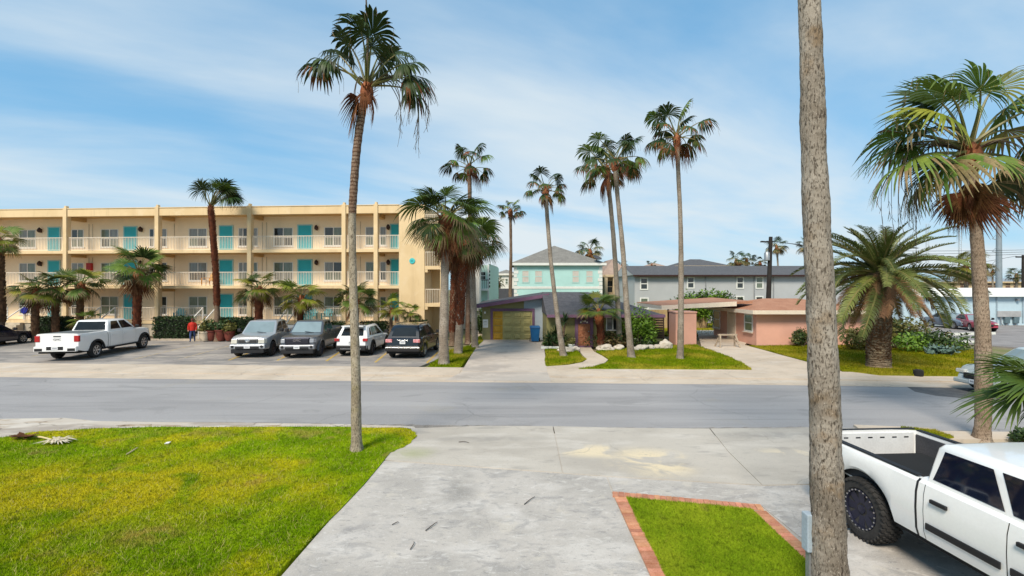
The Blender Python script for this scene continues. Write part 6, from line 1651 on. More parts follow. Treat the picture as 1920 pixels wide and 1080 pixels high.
# garden figures: small white cat-like and green figures are only blurs in the picture
fg = empty('garden_statue', (PX(1034, 30.6), 30.6, 0)); tag(fg, 'small white garden ornament in the bed by the blue-grey wall', 'ornament')
b = MB(); b.lathe([(.13, 0), (.16, .12), (.12, .3), (.09, .42), (.11, .5), (.09, .6), (.03, .66)], 12, M_trimw); b.build('figure', fg, (0, 0, .1), smooth=60)
b = MB(); b.lathe([(.14, 0), (.14, .1), (.1, .12)], 12, M_conc); b.build('plinth', fg)
pt = empty('flower_pot', (*G(1071, 657.5), 0.05)); tag(pt, 'white flower pot beside the garden path', 'flower pot')
MB().lathe([(.12, 0), (.19, .3), (.21, .3), (.21, .36), (.16, .36), (.15, .28)], 14, M_trimw).build('pot', pt, smooth=40)
b = MB(); leaf_mass(b, (0, 0, .5), (.24, .24, .22), 120, .14, M_leafo, 77); b.build('plant', pt)
sw = MB(); sw.lathe([(.17, 0), (.19, .08), (.18, .24), (.10, .28)], 14, M_rub); o = sw.build('drum', None, (*G(1722, 707), 0.05), smooth=40); tag(o, 'small black drum on the grass by the street', 'drum')
# timber rail at the side lot
rl = empty('timber_rail', (*G(1848, 652), 0)); tag(rl, 'low timber rail fence at the edge of the side parking lot', 'rail')
for xx in (0.1, -2.4): MB().box(xx - .13, xx + .13, -.1, .1, 0, 1.0, M_wood).build('post', rl)
MB().bar((-2.6, -.13, .88), (.5, -.13, .95), .05, .16, M_trimw).build('rail', rl); MB().bar((-2.6, -.13, .4), (.0, -.13, .42), .05, .14, M_trimw).build('rail', rl)
# ================================================================== vehicles
def paint(name, col, metal=0.0, rough=0.35, coat=0.6):
    return mat(name, col, rough, var=0.03, scale=1.0, fine=0.02, metal=metal, coat=coat, spec=0.5)
M_glass = mat('car_glass', (0.010, 0.012, 0.014), 0.05, var=0.2, fine=0, spec=0.35)
M_glass_lt = mat('windscreen_glass', (0.20, 0.26, 0.28), 0.06, var=0.12, scale=1.0, fine=0, spec=0.5)  # pale sky reflection put into the base colour
M_tyre = mat('tyre_rubber', (0.018, 0.017, 0.017), 0.85, col2=(0.035, 0.033, 0.031), scale=6, fine=0.2)
M_alloy = mat('alloy', (0.55, 0.55, 0.56), 0.3, metal=0.8, var=0.05)
M_rimdk = mat('dark_rim', (0.028, 0.03, 0.055), 0.35, metal=0.5, var=0.1)
M_blk = mat('black_trim', (0.014, 0.014, 0.016), 0.6, var=0.2)
M_chrome = mat('chrome', (0.70, 0.71, 0.72), 0.15, metal=1.0, var=0.04)
M_redl = mat('tail_lamp', (0.36, 0.010, 0.014), 0.2, var=0.2, scale=5, coat=0.8)
M_headl = mat('head_lamp', (0.62, 0.60, 0.54), 0.15, var=0.15, scale=5, coat=0.8)
M_plate = mat('plate_white', (0.70, 0.71, 0.72), 0.5, var=0.05)
M_print = mat('plate_print', (0.08, 0.09, 0.14), 0.6)
M_under = mat('underbody', (0.010, 0.010, 0.010), 0.9)

def interp(tab, x):
    if x <= tab[0][0]: return tab[0][1]
    for (a, p), (b, q) in zip(tab, tab[1:]):
        if x <= b:
            t = (x - a) / (b - a) if b > a else 0
            return p + (q - p) * t
    return tab[-1][1]

def vehicle(name, label, loc, rz, S, cat, group=None):
    """S: sizes in metres. local y runs forward from the tail (0) to the nose (L), x across, z up.
    top: deck line table (y, z); cab: (windscreen base y, roof front y, roof rear y, rear glass base y); bed: (y0, y1, floor z)"""
    L, W, wr, sill = S['L'], S['W'], S['wr'], S['sill']
    axles = S['axles']; ar = wr * S.get('arch', 1.20)
    body = S['paint']; cabm = S.get('roof', body)
    root = empty(name, (loc[0], loc[1], loc[2] if len(loc) > 2 else 0.01), rz)
    tag(root, label, cat, group)
    top = S['top']; hw = W / 2
    nose, tail = S.get('nose', 0.5), S.get('tail', 0.25)
    def width(y):
        w = hw
        if y > L - nose: w *= 1 - S.get('nose_in', 0.16) * ((y - (L - nose)) / nose) ** 2.2
        if y < tail: w *= 1 - S.get('tail_in', 0.06) * ((tail - y) / tail) ** 2.2
        return w
    def zbot(y):
        z = sill
        if y > L - nose: z += S.get('lift_f', 0.08) * ((y - (L - nose)) / nose)
        if y < 0.5: z += S.get('lift_r', 0.10) * (0.5 - y) / 0.5
        for a in axles:
            d = ar * ar - (y - a) ** 2
            if d > 0: z = max(z, wr * 0.98 + math.sqrt(d))
        return z
    bed = S.get('bed')
    def section(y):
        zt = interp(top, y); zb = min(zbot(y), zt - 0.10); w = width(y); h = zt - zb
        lo = [(w * .955, zb), (w * .988, zb + h * .14), (w, zb + h * .50), (w * .992, zb + h * .78), (w * .965, zt - h * .05), (w * .925, zt)]
        if bed and bed[0] < y < bed[1]:
            hi = [(w * .925 - .07, zt), (w * .925 - .09, bed[2]), (0, bed[2])]
        else:
            hi = [(w * .72, zt + .018), (w * .40, zt + .03), (0, zt + .034)]
        return lo + hi
    ys = set([0, L, 0.015, L - 0.015, 0.05, L - .05, .12, L - .12, .25, L - .25, .4, L - .4])
    for a in axles:
        for k in range(17):
            ys.add(a - ar + 2 * ar * k / 16)
            if k < 1: ys.add(a - ar - 1e-3); ys.add(a + ar + 1e-3)
    if bed:
        for e in bed[:2]: ys.add(e - 5e-4); ys.add(e + 5e-4)
    for y, _ in top: ys.add(y)
    for k in range(31): ys.add(L * k / 30)
    ys = sorted(y for y in ys if 0 <= y <= L)
    def endtuck(y):      # round the very ends
        return 1.0
    rings = []
    for y in ys:
        s = section(y)
        zt = interp(top, y)
        yy = y
        ring = [(x, yy, z) for x, z in s] + [(-x, yy, z) for x, z in s[-2::-1]]
        if S.get('rake_f') and y > L - 0.3:     # nose leans back towards the bonnet
            ring = [(x, yy - S['rake_f'] * ((yy - (L - .3)) / .3) * max(0, (z - sill) / (zt - sill)) ** 2, z) for x, _, z in ring]
        if S.get('rake_r') and y < 0.3:
            ring = [(x, yy + S['rake_r'] * ((.3 - yy) / .3) * max(0, (z - sill) / (zt - sill)) ** 2, z) for x, _, z in ring]
        rings.append(ring)
    mbody = MB(); n = len(rings[0])
    mbody.loft(rings, body, closed=False, cap0=False, cap1=False)
    for ring, rev in ((rings[0], False), (rings[-1], True)):
        h = n // 2
        q = [ring[i] for i in range(n)]
        fs = [(i, i + 1, n - 2 - i, n - 1 - i) for i in range(h)]
        if rev: fs = [tuple(reversed(f)) for f in fs]
        mbody.add(q, fs, body)
    bo = mbody.build('body', root, smooth=32)
    # dark belly and wheel wells
    u = MB(); y0, y1 = 0.12, L - 0.25
    prev = y0
    for a in sorted(axles):
        if a - ar - .02 > prev: u.box(-hw * .93, hw * .93, prev, a - ar - .02, sill - .06, sill + .25, M_under)
        prev = a + ar + .02
    if y1 > prev: u.box(-hw * .9, hw * .9, prev, y1, sill - .02, sill + .25, M_under)
    for a in axles: u.box(-hw * .60, hw * .60, a - ar - .04, a + ar + .04, sill - .02, wr + ar + .02 if wr + ar < interp(top, a) - .12 else interp(top, a) - .12, M_under)
    if bed: pass
    u.build('underbody', root)
    # doors as panels standing a hair proud, with dark shut lines between
    def side_patch(ya, yb, off, m, nm, s, i0=0, i1=5, n_=8, par=root, z0=None):
        p = MB(); rr_ = []
        for k in range(n_ + 1):
            y = ya + (yb - ya) * k / n_
            sec = section(y)[i0:i1]
            rr_.append([(s * (x + off), y, z) for x, z in sec])
        p.loft(rr_, m, closed=False, cap0=False, cap1=False)
        return p.build(nm, par, smooth=40)
    for s in (-1, 1):
        ds = S.get('doors', ())
        for (ya, yb) in ds:
            d = side_patch(ya + .007, yb - .007, .006, body, 'door', s)
            h = MB(); zt = interp(top, ya); hx = s * (width(ya + .2) * .995 + .012)
            yh = ya + .12
            hm = S.get('handle', body)
            h.box(min(hx, hx + s * .035), max(hx, hx + s * .035), yh, yh + .22, zt - .22, zt - .17, hm)
            h.build('handle', d, bevel=.008)
            for e in (ya, yb): side_patch(e - .006, e + .006, .002, M_blk, 'shut_line', s, n_=1)
        if bed: side_patch(bed[1] + .012, bed[1] + .045, .002, M_blk, 'bed_gap', s, i1=6, n_=1)
        if S.get('moulding'):
            for (ya, yb) in ds:
                zm = S['moulding']; p = MB()
                x = s * (hw + .006)
                p.box(min(x, x + s * .022), max(x, x + s * .022), ya + .05, yb - .05, zm, zm + .085, M_blk); p.build('side_moulding', root, bevel=.008)
        if S.get('flares'):
            for a in axles:
                f = MB(); rr_ = []
                for k in range(15):
                    an = math.pi * k / 14
                    y, z = a + math.cos(an) * (ar + .0), wr * .98 + math.sin(an) * ar
                    y2, z2 = a + math.cos(an) * (ar + .10), wr * .98 + math.sin(an) * (ar + .10)
                    rr_.append([(s * (hw * .93), y, z), (s * (hw + .035), y, z), (s * (hw + .02), y2, z2), (s * hw * .93, y2, z2)])
                f.loft(rr_, S['flares']); f.build('wheel_arch_flare', root, smooth=40)
        if S.get('steps'):
            MB().box(s * hw - .10 if s > 0 else -hw - .06, hw + .06 if s > 0 else -hw + .10, axles[0] + ar + .05, axles[1] - ar - .05, sill - .02, sill + .05, M_blk).build('running_board', root, bevel=.02)
    # cab
    yb0, yf, yr, yd = S['cab']; zr = S['zr']; wb, wt = hw * S.get('wb', .925), hw * S.get('wt', .74)
    zb = lambda y: interp(top, y) + .002
    zd = S.get('zd', zb(yd))
    bl = [(yb0, zb(yb0) - .03), (yf, zr - .03), ((yf * .35 + yr * .65), zr + .012), (yr, zr - .035), (yd, zd - .03)]
    c = MB()
    def wz(z, zl): return wb + (wt - wb) * max(0, min(1, (z - zl) / (zr - zl)))
    zl = min(zb(yb0), zd)
    # loft across the height so the sides lean in
    rows = []
    for t in (0, .5, .86, .97, 1.0):
        z0 = zb(yb0) - .03 + (zr - zb(yb0) + .03) * t; zq = zd - .03 + (zr - zd + .03) * t
        e = 0 if t < .9 else (.06 if t < .99 else .20)
        ya = yb0 + (yf - yb0) * t - (e * .6 if t > .9 else 0); ye = yd + (yr - yd) * t + (e * .6 if t > .9 else 0)
        w = wb + (wt - wb) * t - (e * .55 if t > .9 else 0)
        zc0 = min(z0, zr); zc1 = min(zq, zr)
        nn = 6; ring = []
        rc = .10 if t < .9 else .08
        # plan outline with bowed front and rear
        fr = [(-w, ya - .06), (-w * .93, ya + .01), (-w * .5, ya + .05), (0, ya + .065), (w * .5, ya + .05), (w * .93, ya + .01), (w, ya - .06)]
        bk = [(w, ye + .05), (w * .95, ye), (0, ye - .02), (-w * .95, ye), (-w, ye + .05)]
        zz = lambda y: zc1 + (zc0 - zc1) * max(0, min(1, (y - ye) / (ya - ye)))
        ring = [(x, y, zz(y)) for x, y in bk] + [(x, y, zz(y)) for x, y in fr]
        rows.append(ring)
    c.loft(rows, cabm if S.get('two_tone') else body, cap0=False, cap1=True)
    cab = c.build('cab', root, smooth=38)
    if S.get('roof'):
        pass
    # glass, each pane its own piece laid just outside the shell
    def lerp3(a, b, t): return tuple(a[i] + (b[i] - a[i]) * t for i in range(3))
    def cabpt(s, u, t, off=.006):     # side surface: u along length 0 rear..1 front, t height
        z0 = zd - .03 + (zb(yb0) - zd) * u; y0_ = yd + (yb0 - yd) * u; y1_ = yr + (yf - yr) * u
        z = z0 + (zr - z0) * t; y = y0_ + (y1_ - y0_) * t; w = wb + (wt - wb) * t
        return (s * (w + off), y, z)
    for s in (-1, 1):
        for (u0, u1, t0, t1, sl0, sl1) in S['panes']:
            g = MB(); rr_ = []
            for k in range(5):
                t = t0 + (t1 - t0) * k / 4
                f = k / 4
                ua, ub = u0 + sl0 * f, u1 - sl1 * f
                rr_.append([cabpt(s, ua + (ub - ua) * j / 4, t) for j in range(5)])
            g.loft(rr_, S.get('side_glass', M_glass), closed=False, cap0=False, cap1=False)
            g.build('side_window', root, smooth=40)
    def endglass(front, x0, t0, t1, m, nm):
        g = MB(); rr_ = []
        for k in range(5):
            t = t0 + (t1 - t0) * k / 4
            if front: ya = yb0 + (yf - yb0) * t; z = zb(yb0) - .03 + (zr - zb(yb0) + .03) * t; sg = 1; bow = .065
            else: ya = yd + (yr - yd) * t; z = zd - .03 + (zr - zd + .03) * t; sg = -1; bow = .02
            w = wb + (wt - wb) * t
            row = []
            for j in range(9):
                f = -x0 + 2 * x0 * j / 8
                y = ya + sg * (.009 + bow * (1 - (abs(f) / .95) ** 2))
                row.append((w * f, y, z + .004))
            rr_.append(row)
        g.loft(rr_, m, closed=False, cap0=False, cap1=False); return g.build(nm, root, smooth=40)
    endglass(True, .88, .10, .90, S.get('screen', M_glass_lt), 'windscreen')
    endglass(False, S.get('rg', .86), S.get('rt0', .16), S.get('rt1', .86), S.get('rear_glass', M_glass), 'rear_window')
    if S.get('wiper', True):
        w = MB(); w.bar((-wb * .5, yb0 + .05, zb(yb0) + .03), (wb * .05, yb0 + (yf - yb0) * .12 + .085, zb(yb0) + .10), .02, .02, M_blk); w.build('wiper', root)
    for s in (-1, 1):       # door mirrors
        my = yb0 - S.get('mir', .32); x = s * (hw * .93); mz = zb(my)
        m_ = MB(); m_.bar((x, my, mz + .04), (x + s * .16, my, mz + .10), .05, .04, M_blk); m_.loft([[(x + s * .12, my - .06, mz + .03), (x + s * .34, my - .08, mz + .05), (x + s * .34, my - .08, mz + .24), (x + s * .12, my - .06, mz + .25)], [(x + s * .14, my + .06, mz + .05), (x + s * .31, my + .05, mz + .07), (x + s * .31, my + .05, mz + .21), (x + s * .14, my + .06, mz + .22)]], S.get('mirror', M_blk))
        m_.build('mirror', root, bevel=.02)
    # wheels
    for a in axles:
        for s in (-1, 1):
            w_ = S.get('ww', .24); x = s * (hw - w_ / 2 - .01)
            wh = empty('wheel', (x, a, wr), 0, root)
            t = MB(); pr = [(wr * .60, -w_ / 2 * .7), (wr * .70, -w_ / 2), (wr * .93, -w_ / 2 * .96), (wr, -w_ / 2 * .68), (wr * 1.0, w_ / 2 * .68), (wr * .93, w_ / 2 * .96), (wr * .70, w_ / 2), (wr * .60, w_ / 2 * .7)]
            t.lathe(pr, 36, M_tyre, axis='x')
            if S.get('knobs'):
                for row_, (xo, rr0) in enumerate(((-.46, .955), (-.30, 1.0), (-.1, 1.005), (.1, 1.005), (.30, 1.0), (.46, .955))):
                    for k in range(34):
                        an = 2 * math.pi * (k + .5 * (row_ % 2)) / 34
                        c_ = (xo * w_, math.cos(an) * wr * rr0, math.sin(an) * wr * rr0); d = Vector((0, math.cos(an), math.sin(an))); tg = Vector((0, -math.sin(an), math.cos(an)))
                        q = Vector(c_); sx = w_ * .075
                        t.add([q + tg * i * .026 + Vector((1, 0, 0)) * (j * sx + i * .012) + d * k_ for k_ in (-.02, .014) for (i, j) in ((-1, -1), (1, -1), (1, 1), (-1, 1))],
                              [(4, 5, 6, 7), (0, 1, 5, 4), (1, 2, 6, 5), (2, 3, 7, 6), (3, 0, 4, 7)], M_tyre)
            t.build('tyre', wh, smooth=50)
            r_ = MB(); rm = S.get('rim', M_alloy); rr0 = wr * .64
            r_.lathe([(rr0, -w_ * .3 * s), (rr0, w_ * .46 * s), (rr0 * .93, w_ * .47 * s), (rr0 * .90, w_ * .30 * s), (rr0 * .88, -w_ * .1 * s)], 32, rm, axis='x')
            r_.lathe([(rr0 * .90, w_ * .0), (rr0 * .2, w_ * .02 * s)], 24, M_under, axis='x')
            ns = S.get('spokes', 6); fx = w_ * .34 * s
            for k in range(ns):
                an = 2 * math.pi * k / ns
                d = Vector((0, math.cos(an), math.sin(an))); tg = Vector((0, -math.sin(an), math.cos(an)))
                wid = S.get('spw', .34) * rr0 * .5
                a0, a1 = d * rr0 * .16, d * rr0 * .92
                r_.add([Vector((fx, 0, 0)) + a0 - tg * wid * .7, Vector((fx, 0, 0)) + a0 + tg * wid * .7, Vector((fx * 1.15, 0, 0)) + a1 + tg * wid, Vector((fx * 1.15, 0, 0)) + a1 - tg * wid,
                        Vector((fx * .4, 0, 0)) + a0 - tg * wid * .7, Vector((fx * .4, 0, 0)) + a0 + tg * wid * .7, Vector((fx * .4, 0, 0)) + a1 + tg * wid, Vector((fx * .4, 0, 0)) + a1 - tg * wid],
                       [(0, 1, 2, 3), (0, 3, 7, 4), (1, 5, 6, 2), (3, 2, 6, 7)], rm)
            r_.lathe([(rr0 * .24, w_ * .1 * s), (rr0 * .22, w_ * .40 * s), (rr0 * .1, w_ * .42 * s), (.004, w_ * .42 * s)], 12, rm, axis='x')
            if S.get('bolts'):
                for k in range(24):
                    an = 2 * math.pi * k / 24; q = (w_ * .475 * s, math.cos(an) * rr0 * .965, math.sin(an) * rr0 * .965)
                    r_.box(q[0] - .008, q[0] + .008, q[1] - .009, q[1] + .009, q[2] - .009, q[2] + .009, M_alloy)
            r_.build('rim', wh, smooth=30)
    S['_f'] = dict(section=section, width=width, hw=hw, top=top, zb=zb)
    return root
def front_box(root, nm, x0, x1, y0, y1, z0, z1, m, bevel=.015, both=False):
    for s in ((1, -1) if both else (1,)):
        a, b_ = (x0, x1) if s > 0 else (-x1, -x0)
        MB().box(a, b_, y0, y1, z0, z1, m).build(nm, root, bevel=bevel)
def plate(root, y, z, front=True):
    s = 1 if front else -1
    p = MB(); p.box(-.155, .155, y - .008, y + .008, z - .075, z + .075, M_plate); o = p.build('licence_plate', root, bevel=.004)
    for k in range(5):
        MB().box(-.10 + .045 * k, -.075 + .045 * k, y + s * .0085 - .001, y + s * .0085 + .001, z - .03, z + .03, M_print).build('printed_mark', o)

def pickup(name, label, loc, rz, pm, L=5.85, W=2.03, wr=.41, group=None, zr=1.93, **kw):
    h0 = kw.get('hood', 1.20)
    S = dict(L=L, W=W, wr=wr, sill=.46, axles=(1.25, L - .98), paint=pm, top=[(0, 1.33), (.06, 1.34), (2.0, 1.33), (2.02, 1.30), (3.9, 1.27), (4.35, h0 + .03), (5.2, h0 - .04), (L - .12, h0 - .12), (L, h0 - .22)],
             cab=(4.42, 3.68, 2.38, 2.10), zr=zr, wb=.925, wt=.76, bed=(.07, 2.0, .86), doors=((2.18, 3.12), (3.12, 4.28)), panes=((.10, .46, .20, .88, .035, .015), (.50, .93, .20, .88, .015, .10)), nose=.8, nose_in=.15, tail=.15, tail_in=.03,
             ww=.27, rim=kw.get('rim', M_alloy), spokes=kw.get('spokes', 6), rake_f=.10, arch=1.24, lift_f=.02, lift_r=.12, screen=kw.get('screen', M_glass_lt))
    S.update(kw.get('S', {}))
    r_ = vehicle(name, label, loc, rz, S, 'pickup truck', group)
    r_['_'] = 0; del r_['_']
    return r_, S
GV = 'vehicles parked before the hotel'
# --- white pickup, tail to the street
Mw = paint('white_car_paint', (0.78, 0.78, 0.77))
rwx, rwy = G(164, 670.7)
hd_ = R(7.5)
S6 = dict(L=6.3, axles=(1.32, 5.45), top=[(0, 1.42), (.06, 1.43), (2.15, 1.42), (2.17, 1.37), (4.2, 1.36), (4.75, 1.36), (5.6, 1.32), (6.1, 1.26), (6.3, 1.10)], cab=(4.82, 4.05, 2.52, 2.24), bed=(.07, 2.15, .92), doors=((2.34, 3.42), (3.42, 4.62)), wr=.42)
fx, fy = -math.sin(hd_), math.cos(hd_); rx, ry_ = math.cos(hd_), math.sin(hd_)
lx = rwx - fx * 1.32 - rx * .95 + .45; ly = rwy - fy * 1.32 - ry_ * .95
pk, S = pickup('pickup_truck', 'white crew cab pickup with grey bed cover, tail to the street', (lx, ly), hd_, Mw, L=6.3, W=2.08, group=GV, zr=2.0, S=dict(S6, flares=M_blk, steps=True, screen=M_glass, panes=((.10, .46, .20, .88, .035, .015), (.50, .93, .20, .88, .015, .10))))
tn = MB(); tn.box(-.88, .88, .08, 2.13, 1.40, 1.435, mat('vinyl_cover', (0.12, 0.13, 0.13), 0.7, var=0.1)); tn.build('bed_cover', pk, bevel=.012)
front_box(pk, 'tail_lamp', .80, 1.035, -.025, .10, 1.02, 1.34, M_redl, both=True)
front_box(pk, 'bumper', -1.0, 1.0, -.16, .02, .52, .80, Mw, .04)
front_box(pk, 'bumper_recess', -.40, .40, -.165, -.12, .60, .79, M_blk)
front_box(pk, 'step_pad', .58, .96, -.165, -.10, .55, .70, M_blk, both=True)
plate(pk, -.17, .70, False)
front_box(pk, 'tailgate_handle', -.18, .18, -.012, .01, 1.27, 1.33, M_blk)
t = link('lettering', text_mesh('GMC', .17, .006, mat('emblem_grey', (0.40, 0.38, 0.38), 0.4)), pk, (0, -.012, 1.14), (R(90), 0, 0))
# --- silver pickup facing the street
Ms = paint('silver_paint', (0.40, 0.42, 0.44), metal=0.35, rough=0.3)
def place_front(px, py, head):      # nose centre on the ground under a photo point, heading in degrees from +Y
    x, y = G(px, py); return x, y, R(head)
fxx, fyy, h_ = place_front(464, 672, 180 + 6)
Lp = 5.8
loc = (fxx + math.sin(h_) * Lp, fyy - math.cos(h_) * Lp)
sv, S = pickup('pickup_truck', 'silver crew cab pickup parked nose to the street', loc, h_, Ms, L=Lp, group=GV, S=dict(rim=mat('bronze_rim', (0.10, 0.07, 0.07), 0.4, metal=0.6), spokes=6))
def pickup_face(root, L, grille, lamp, bump, gz0, gz1, gw, emblem=None, lw=.3, lz=(.88, 1.06)):
    front_box(root, 'grille', -gw, gw, L - .12, L + .012, gz0, gz1, grille, .04)
    for k in range(4): front_box(root, 'grille_bar', -gw + .05, gw - .05, L + .0125, L + .022, gz0 + .05 + (gz1 - gz0 - .1) * k / 3.4, gz0 + .075 + (gz1 - gz0 - .1) * k / 3.4, M_blk if grille is not M_blk else M_rimdk, .004)
    for s in (1, -1):
        m_ = MB(); xa, xb, xc = s * (gw + .03), s * .86, s * .955
        pl_ = [(xa, L + .012), (xb, L - .01), (xc, L - .20), (xc - s * .06, L - .30), (xa, L - .20)]
        m_.loft([[(x, y, lz[0]) for x, y in pl_], [(x - (s * .012 if abs(x) > .9 else 0), y - .03, lz[1]) for x, y in pl_]], lamp)
        m_.build('head_lamp', root, bevel=.02)
    front_box(root, 'bumper', -.93, .93, L - .22, L + .07, .50, .76, bump, .06)
    front_box(root, 'air_intake', -.62, .62, L + .0705, L + .085, .52, .64, M_blk, .01)
    for s in (1, -1): MB().lathe([(.075, 0), (.075, .03), (.05, .035)], 14, M_blk, (0, 0, 0)).build('fog_lamp', root, (s * .76, L + .065, .64)).rotation_euler = (R(-90), 0, 0)
    front_box(root, 'lower_valance', -.86, .86, L - .30, L + .03, .27, .498, M_blk, .03)
    plate(root, L + .09, .62, True)
pickup_face(sv, Lp, mat('grille_grey', (0.16, 0.16, 0.16), 0.5, metal=0.4), mat('cream_lamp', (0.60, 0.57, 0.48), 0.2, coat=0.8), Ms, .80, 1.04, .52, lz=(.80, 1.05))
e = MB(); e.lathe([(.085, 0), (.10, .01), (.085, .02), (.075, .01)], 20, M_chrome); e.lathe([(.03, 0), (.045, .012), (.03, .022)], 16, M_chrome); o = e.build('emblem', sv, (0, Lp + .022, .955)); o.rotation_euler = (R(-90), 0, 0); o.scale = (1.25, .85, 1)
# --- dark grey pickup
Md = paint('graphite_paint', (0.085, 0.092, 0.105), metal=0.3, rough=0.3)
fxx, fyy, h_ = place_front(557, 673, 180 + 5)
loc = (fxx + math.sin(h_) * Lp, fyy - math.cos(h_) * Lp)
dk, S = pickup('pickup_truck', 'dark grey crew cab pickup with wide black grille, nose to the street', loc, h_, Md, L=Lp, group=GV, hood=1.24, S=dict(rim=M_rimdk, flares=Md))
pickup_face(dk, Lp, M_blk, mat('smoked_lamp', (0.30, 0.31, 0.33), 0.2, coat=0.8), mat('satin_bumper', (0.30, 0.31, 0.33), 0.4, metal=0.5), .78, 1.10, .62, lz=(.86, 1.06))
front_box(dk, 'grille_surround', -.66, .66, Lp - .10, Lp - .01, .74, 1.14, M_rimdk, .04)
t = link('lettering', text_mesh('GMC', .19, .008, mat('emblem_red', (0.30, 0.27, 0.28), 0.3, metal=0.4)), dk, (0, Lp + .03, .985), (R(90), 0, R(180)))
# --- estate cars
def suv(name, label, loc, rz, pm, L, W, group, zr, S):
    B_ = dict(L=L, W=W, wr=.36, sill=.34, axles=(.98, L - .95), paint=pm, top=[(0, .98), (.08, 1.04), (.6, 1.06), (L - 1.75, 1.02), (L - 1.35, .99), (L - .5, .93), (L - .12, .82), (L, .70)],
              cab=(L - 1.30, L - 2.25, .62, .12), zr=zr, wt=.72, doors=((1.35, 2.30), (2.30, L - 1.52)), panes=((.13, .27, .20, .80, .05, .01), (.29, .56, .17, .86, .0, .0), (.58, .94, .16, .86, .0, .12)), nose=.9, nose_in=.26, tail=.55, tail_in=.16, rake_f=.14, rake_r=.05, zd=1.04,
              ww=.24, rt0=.20, rt1=.80, rg=.76, arch=1.16, lift_r=.06)
    B_.update(S); return vehicle(name, label, loc, rz, B_, 'car', group)
tx_, ty_ = G(658, 669)
ws = suv('parked_car', 'white estate car half hidden by the tall palm trunk, tail to the street', (tx_, ty_), R(-1), Mw, 4.75, 1.90, GV, 1.68, dict(rim=M_rimdk, roof=M_blk, flares=M_blk, screen=M_glass))
front_box(ws, 'tail_lamp', .66, .93, -.03, .12, .86, 1.02, M_redl, both=True)
front_box(ws, 'rear_valance', -.84, .84, -.07, .10, .34, .62, M_blk, .05)
front_box(ws, 'skid_plate', -.6, .6, -.07, .02, .40, .48, M_alloy, .02); plate(ws, -.02, .80, False)
front_box(ws, 'roof_spoiler', -.62, .62, .20, .75, 1.655, 1.70, Mw, .02)
front_box(ws, 'roof_glass', -.55, .55, .9, 2.3, 1.70, 1.712, M_glass, .004)
tx_, ty_ = G(755, 674)
Mb = paint('black_car_paint', (0.006, 0.007, 0.011), rough=0.18)
bs = suv('parked_car', 'black estate car with white plate, tail to the street beside the grass', (tx_, ty_), R(-4), Mb, 5.05, 2.0, GV, 1.80, dict(wr=.38, rim=M_alloy, spokes=7, screen=M_glass, top=[(0, 1.04), (.08, 1.10), (.6, 1.14), (3.3, 1.10), (3.7, 1.06), (4.55, 1.0), (4.93, .9), (5.05, .78)], zd=1.12, rear_glass=mat('rear_tint', (0.016, 0.024, 0.032), 0.35, spec=0.02, fine=0)))
front_box(bs, 'tail_lamp', .58, .94, -.035, .14, .90, 1.08, mat('pale_red_lamp', (0.50, 0.08, 0.10), 0.2, col2=(0.75, 0.45, 0.45), scale=9, coat=0.8), both=True)
front_box(bs, 'chrome_strip', -.95, .95, -.075, -.02, .60, .64, M_chrome, .012)
front_box(bs, 'bumper', -.94, .94, -.065, .10, .42, .72, Mb, .04)
front_box(bs, 'plate_bar', -.30, .30, -.04, .02, 1.0, 1.045, M_chrome, .008); plate(bs, -.04, .90, False)
for s in (1, -1): MB().bar((s * .66, 1.0, 1.84), (s * .66, 3.0, 1.84), .05, .05, M_chrome).build('roof_rail', bs)
front_box(bs, 'roof_glass', -.5, .5, 1.0, 2.6, 1.815, 1.825, mat('brown_tint', (0.05, 0.03, 0.022), 0.1, spec=0.8), .004)
# --- dark saloon at the far left
def saloon(name, label, loc, rz, pm, group, S):
    L = S.get('L', 4.7)
    B_ = dict(L=L, W=1.82, wr=.33, sill=.30, axles=(1.0, L - .92), paint=pm, top=[(0, .88), (.1, .95), (1.0, .98), (L - 1.8, .94), (L - 1.3, .90), (L - .5, .82), (L - .1, .70), (L, .58)], cab=(L - 1.35, L - 2.2, 1.35, .72), zr=1.43, wt=.70, doors=((1.3, 2.2), (2.2, L - 1.5)),
              panes=((.08, .46, .16, .86, .10, .01), (.49, .93, .16, .86, .01, .12)), nose=.8, nose_in=.2, tail=.6, tail_in=.14, ww=.2, rake_f=.15, lift_r=.08)
    B_.update(S); r_ = vehicle(name, label, loc, rz, B_, 'car', group)
    front_box(r_, 'head_lamp', .50, .78, L - .30, L - .04, .62, .74, M_headl, .03, both=True)
    front_box(r_, 'grille', -.42, .42, L - .1, L + .015, .48, .66, M_blk, .02); front_box(r_, 'tail_lamp', .45, .80, -.02, .1, .74, .88, M_redl, .02, both=True)
    plate(r_, L + .02, .44, True)
    return r_
saloon('parked_car', 'dark navy car cut off by the left edge of the picture', (-34.7, 29.6), R(3), paint('navy_paint', (0.008, 0.011, 0.026), rough=0.2), GV, dict(screen=M_glass))
saloon('parked_car', 'red car facing the street before the pale blue building', (PX(1815, 45.5), 46.2), R(180 - 22), paint('red_car_paint', (0.26, 0.010, 0.030), rough=0.3), 'cars on the side lot', dict())
saloon('parked_car', 'blue-grey car half hidden behind the feather palm', (PX(1742, 49), 48.6), R(180 - 6), paint('bluegrey_paint', (0.12, 0.15, 0.20), rough=0.3), 'cars on the side lot', dict())
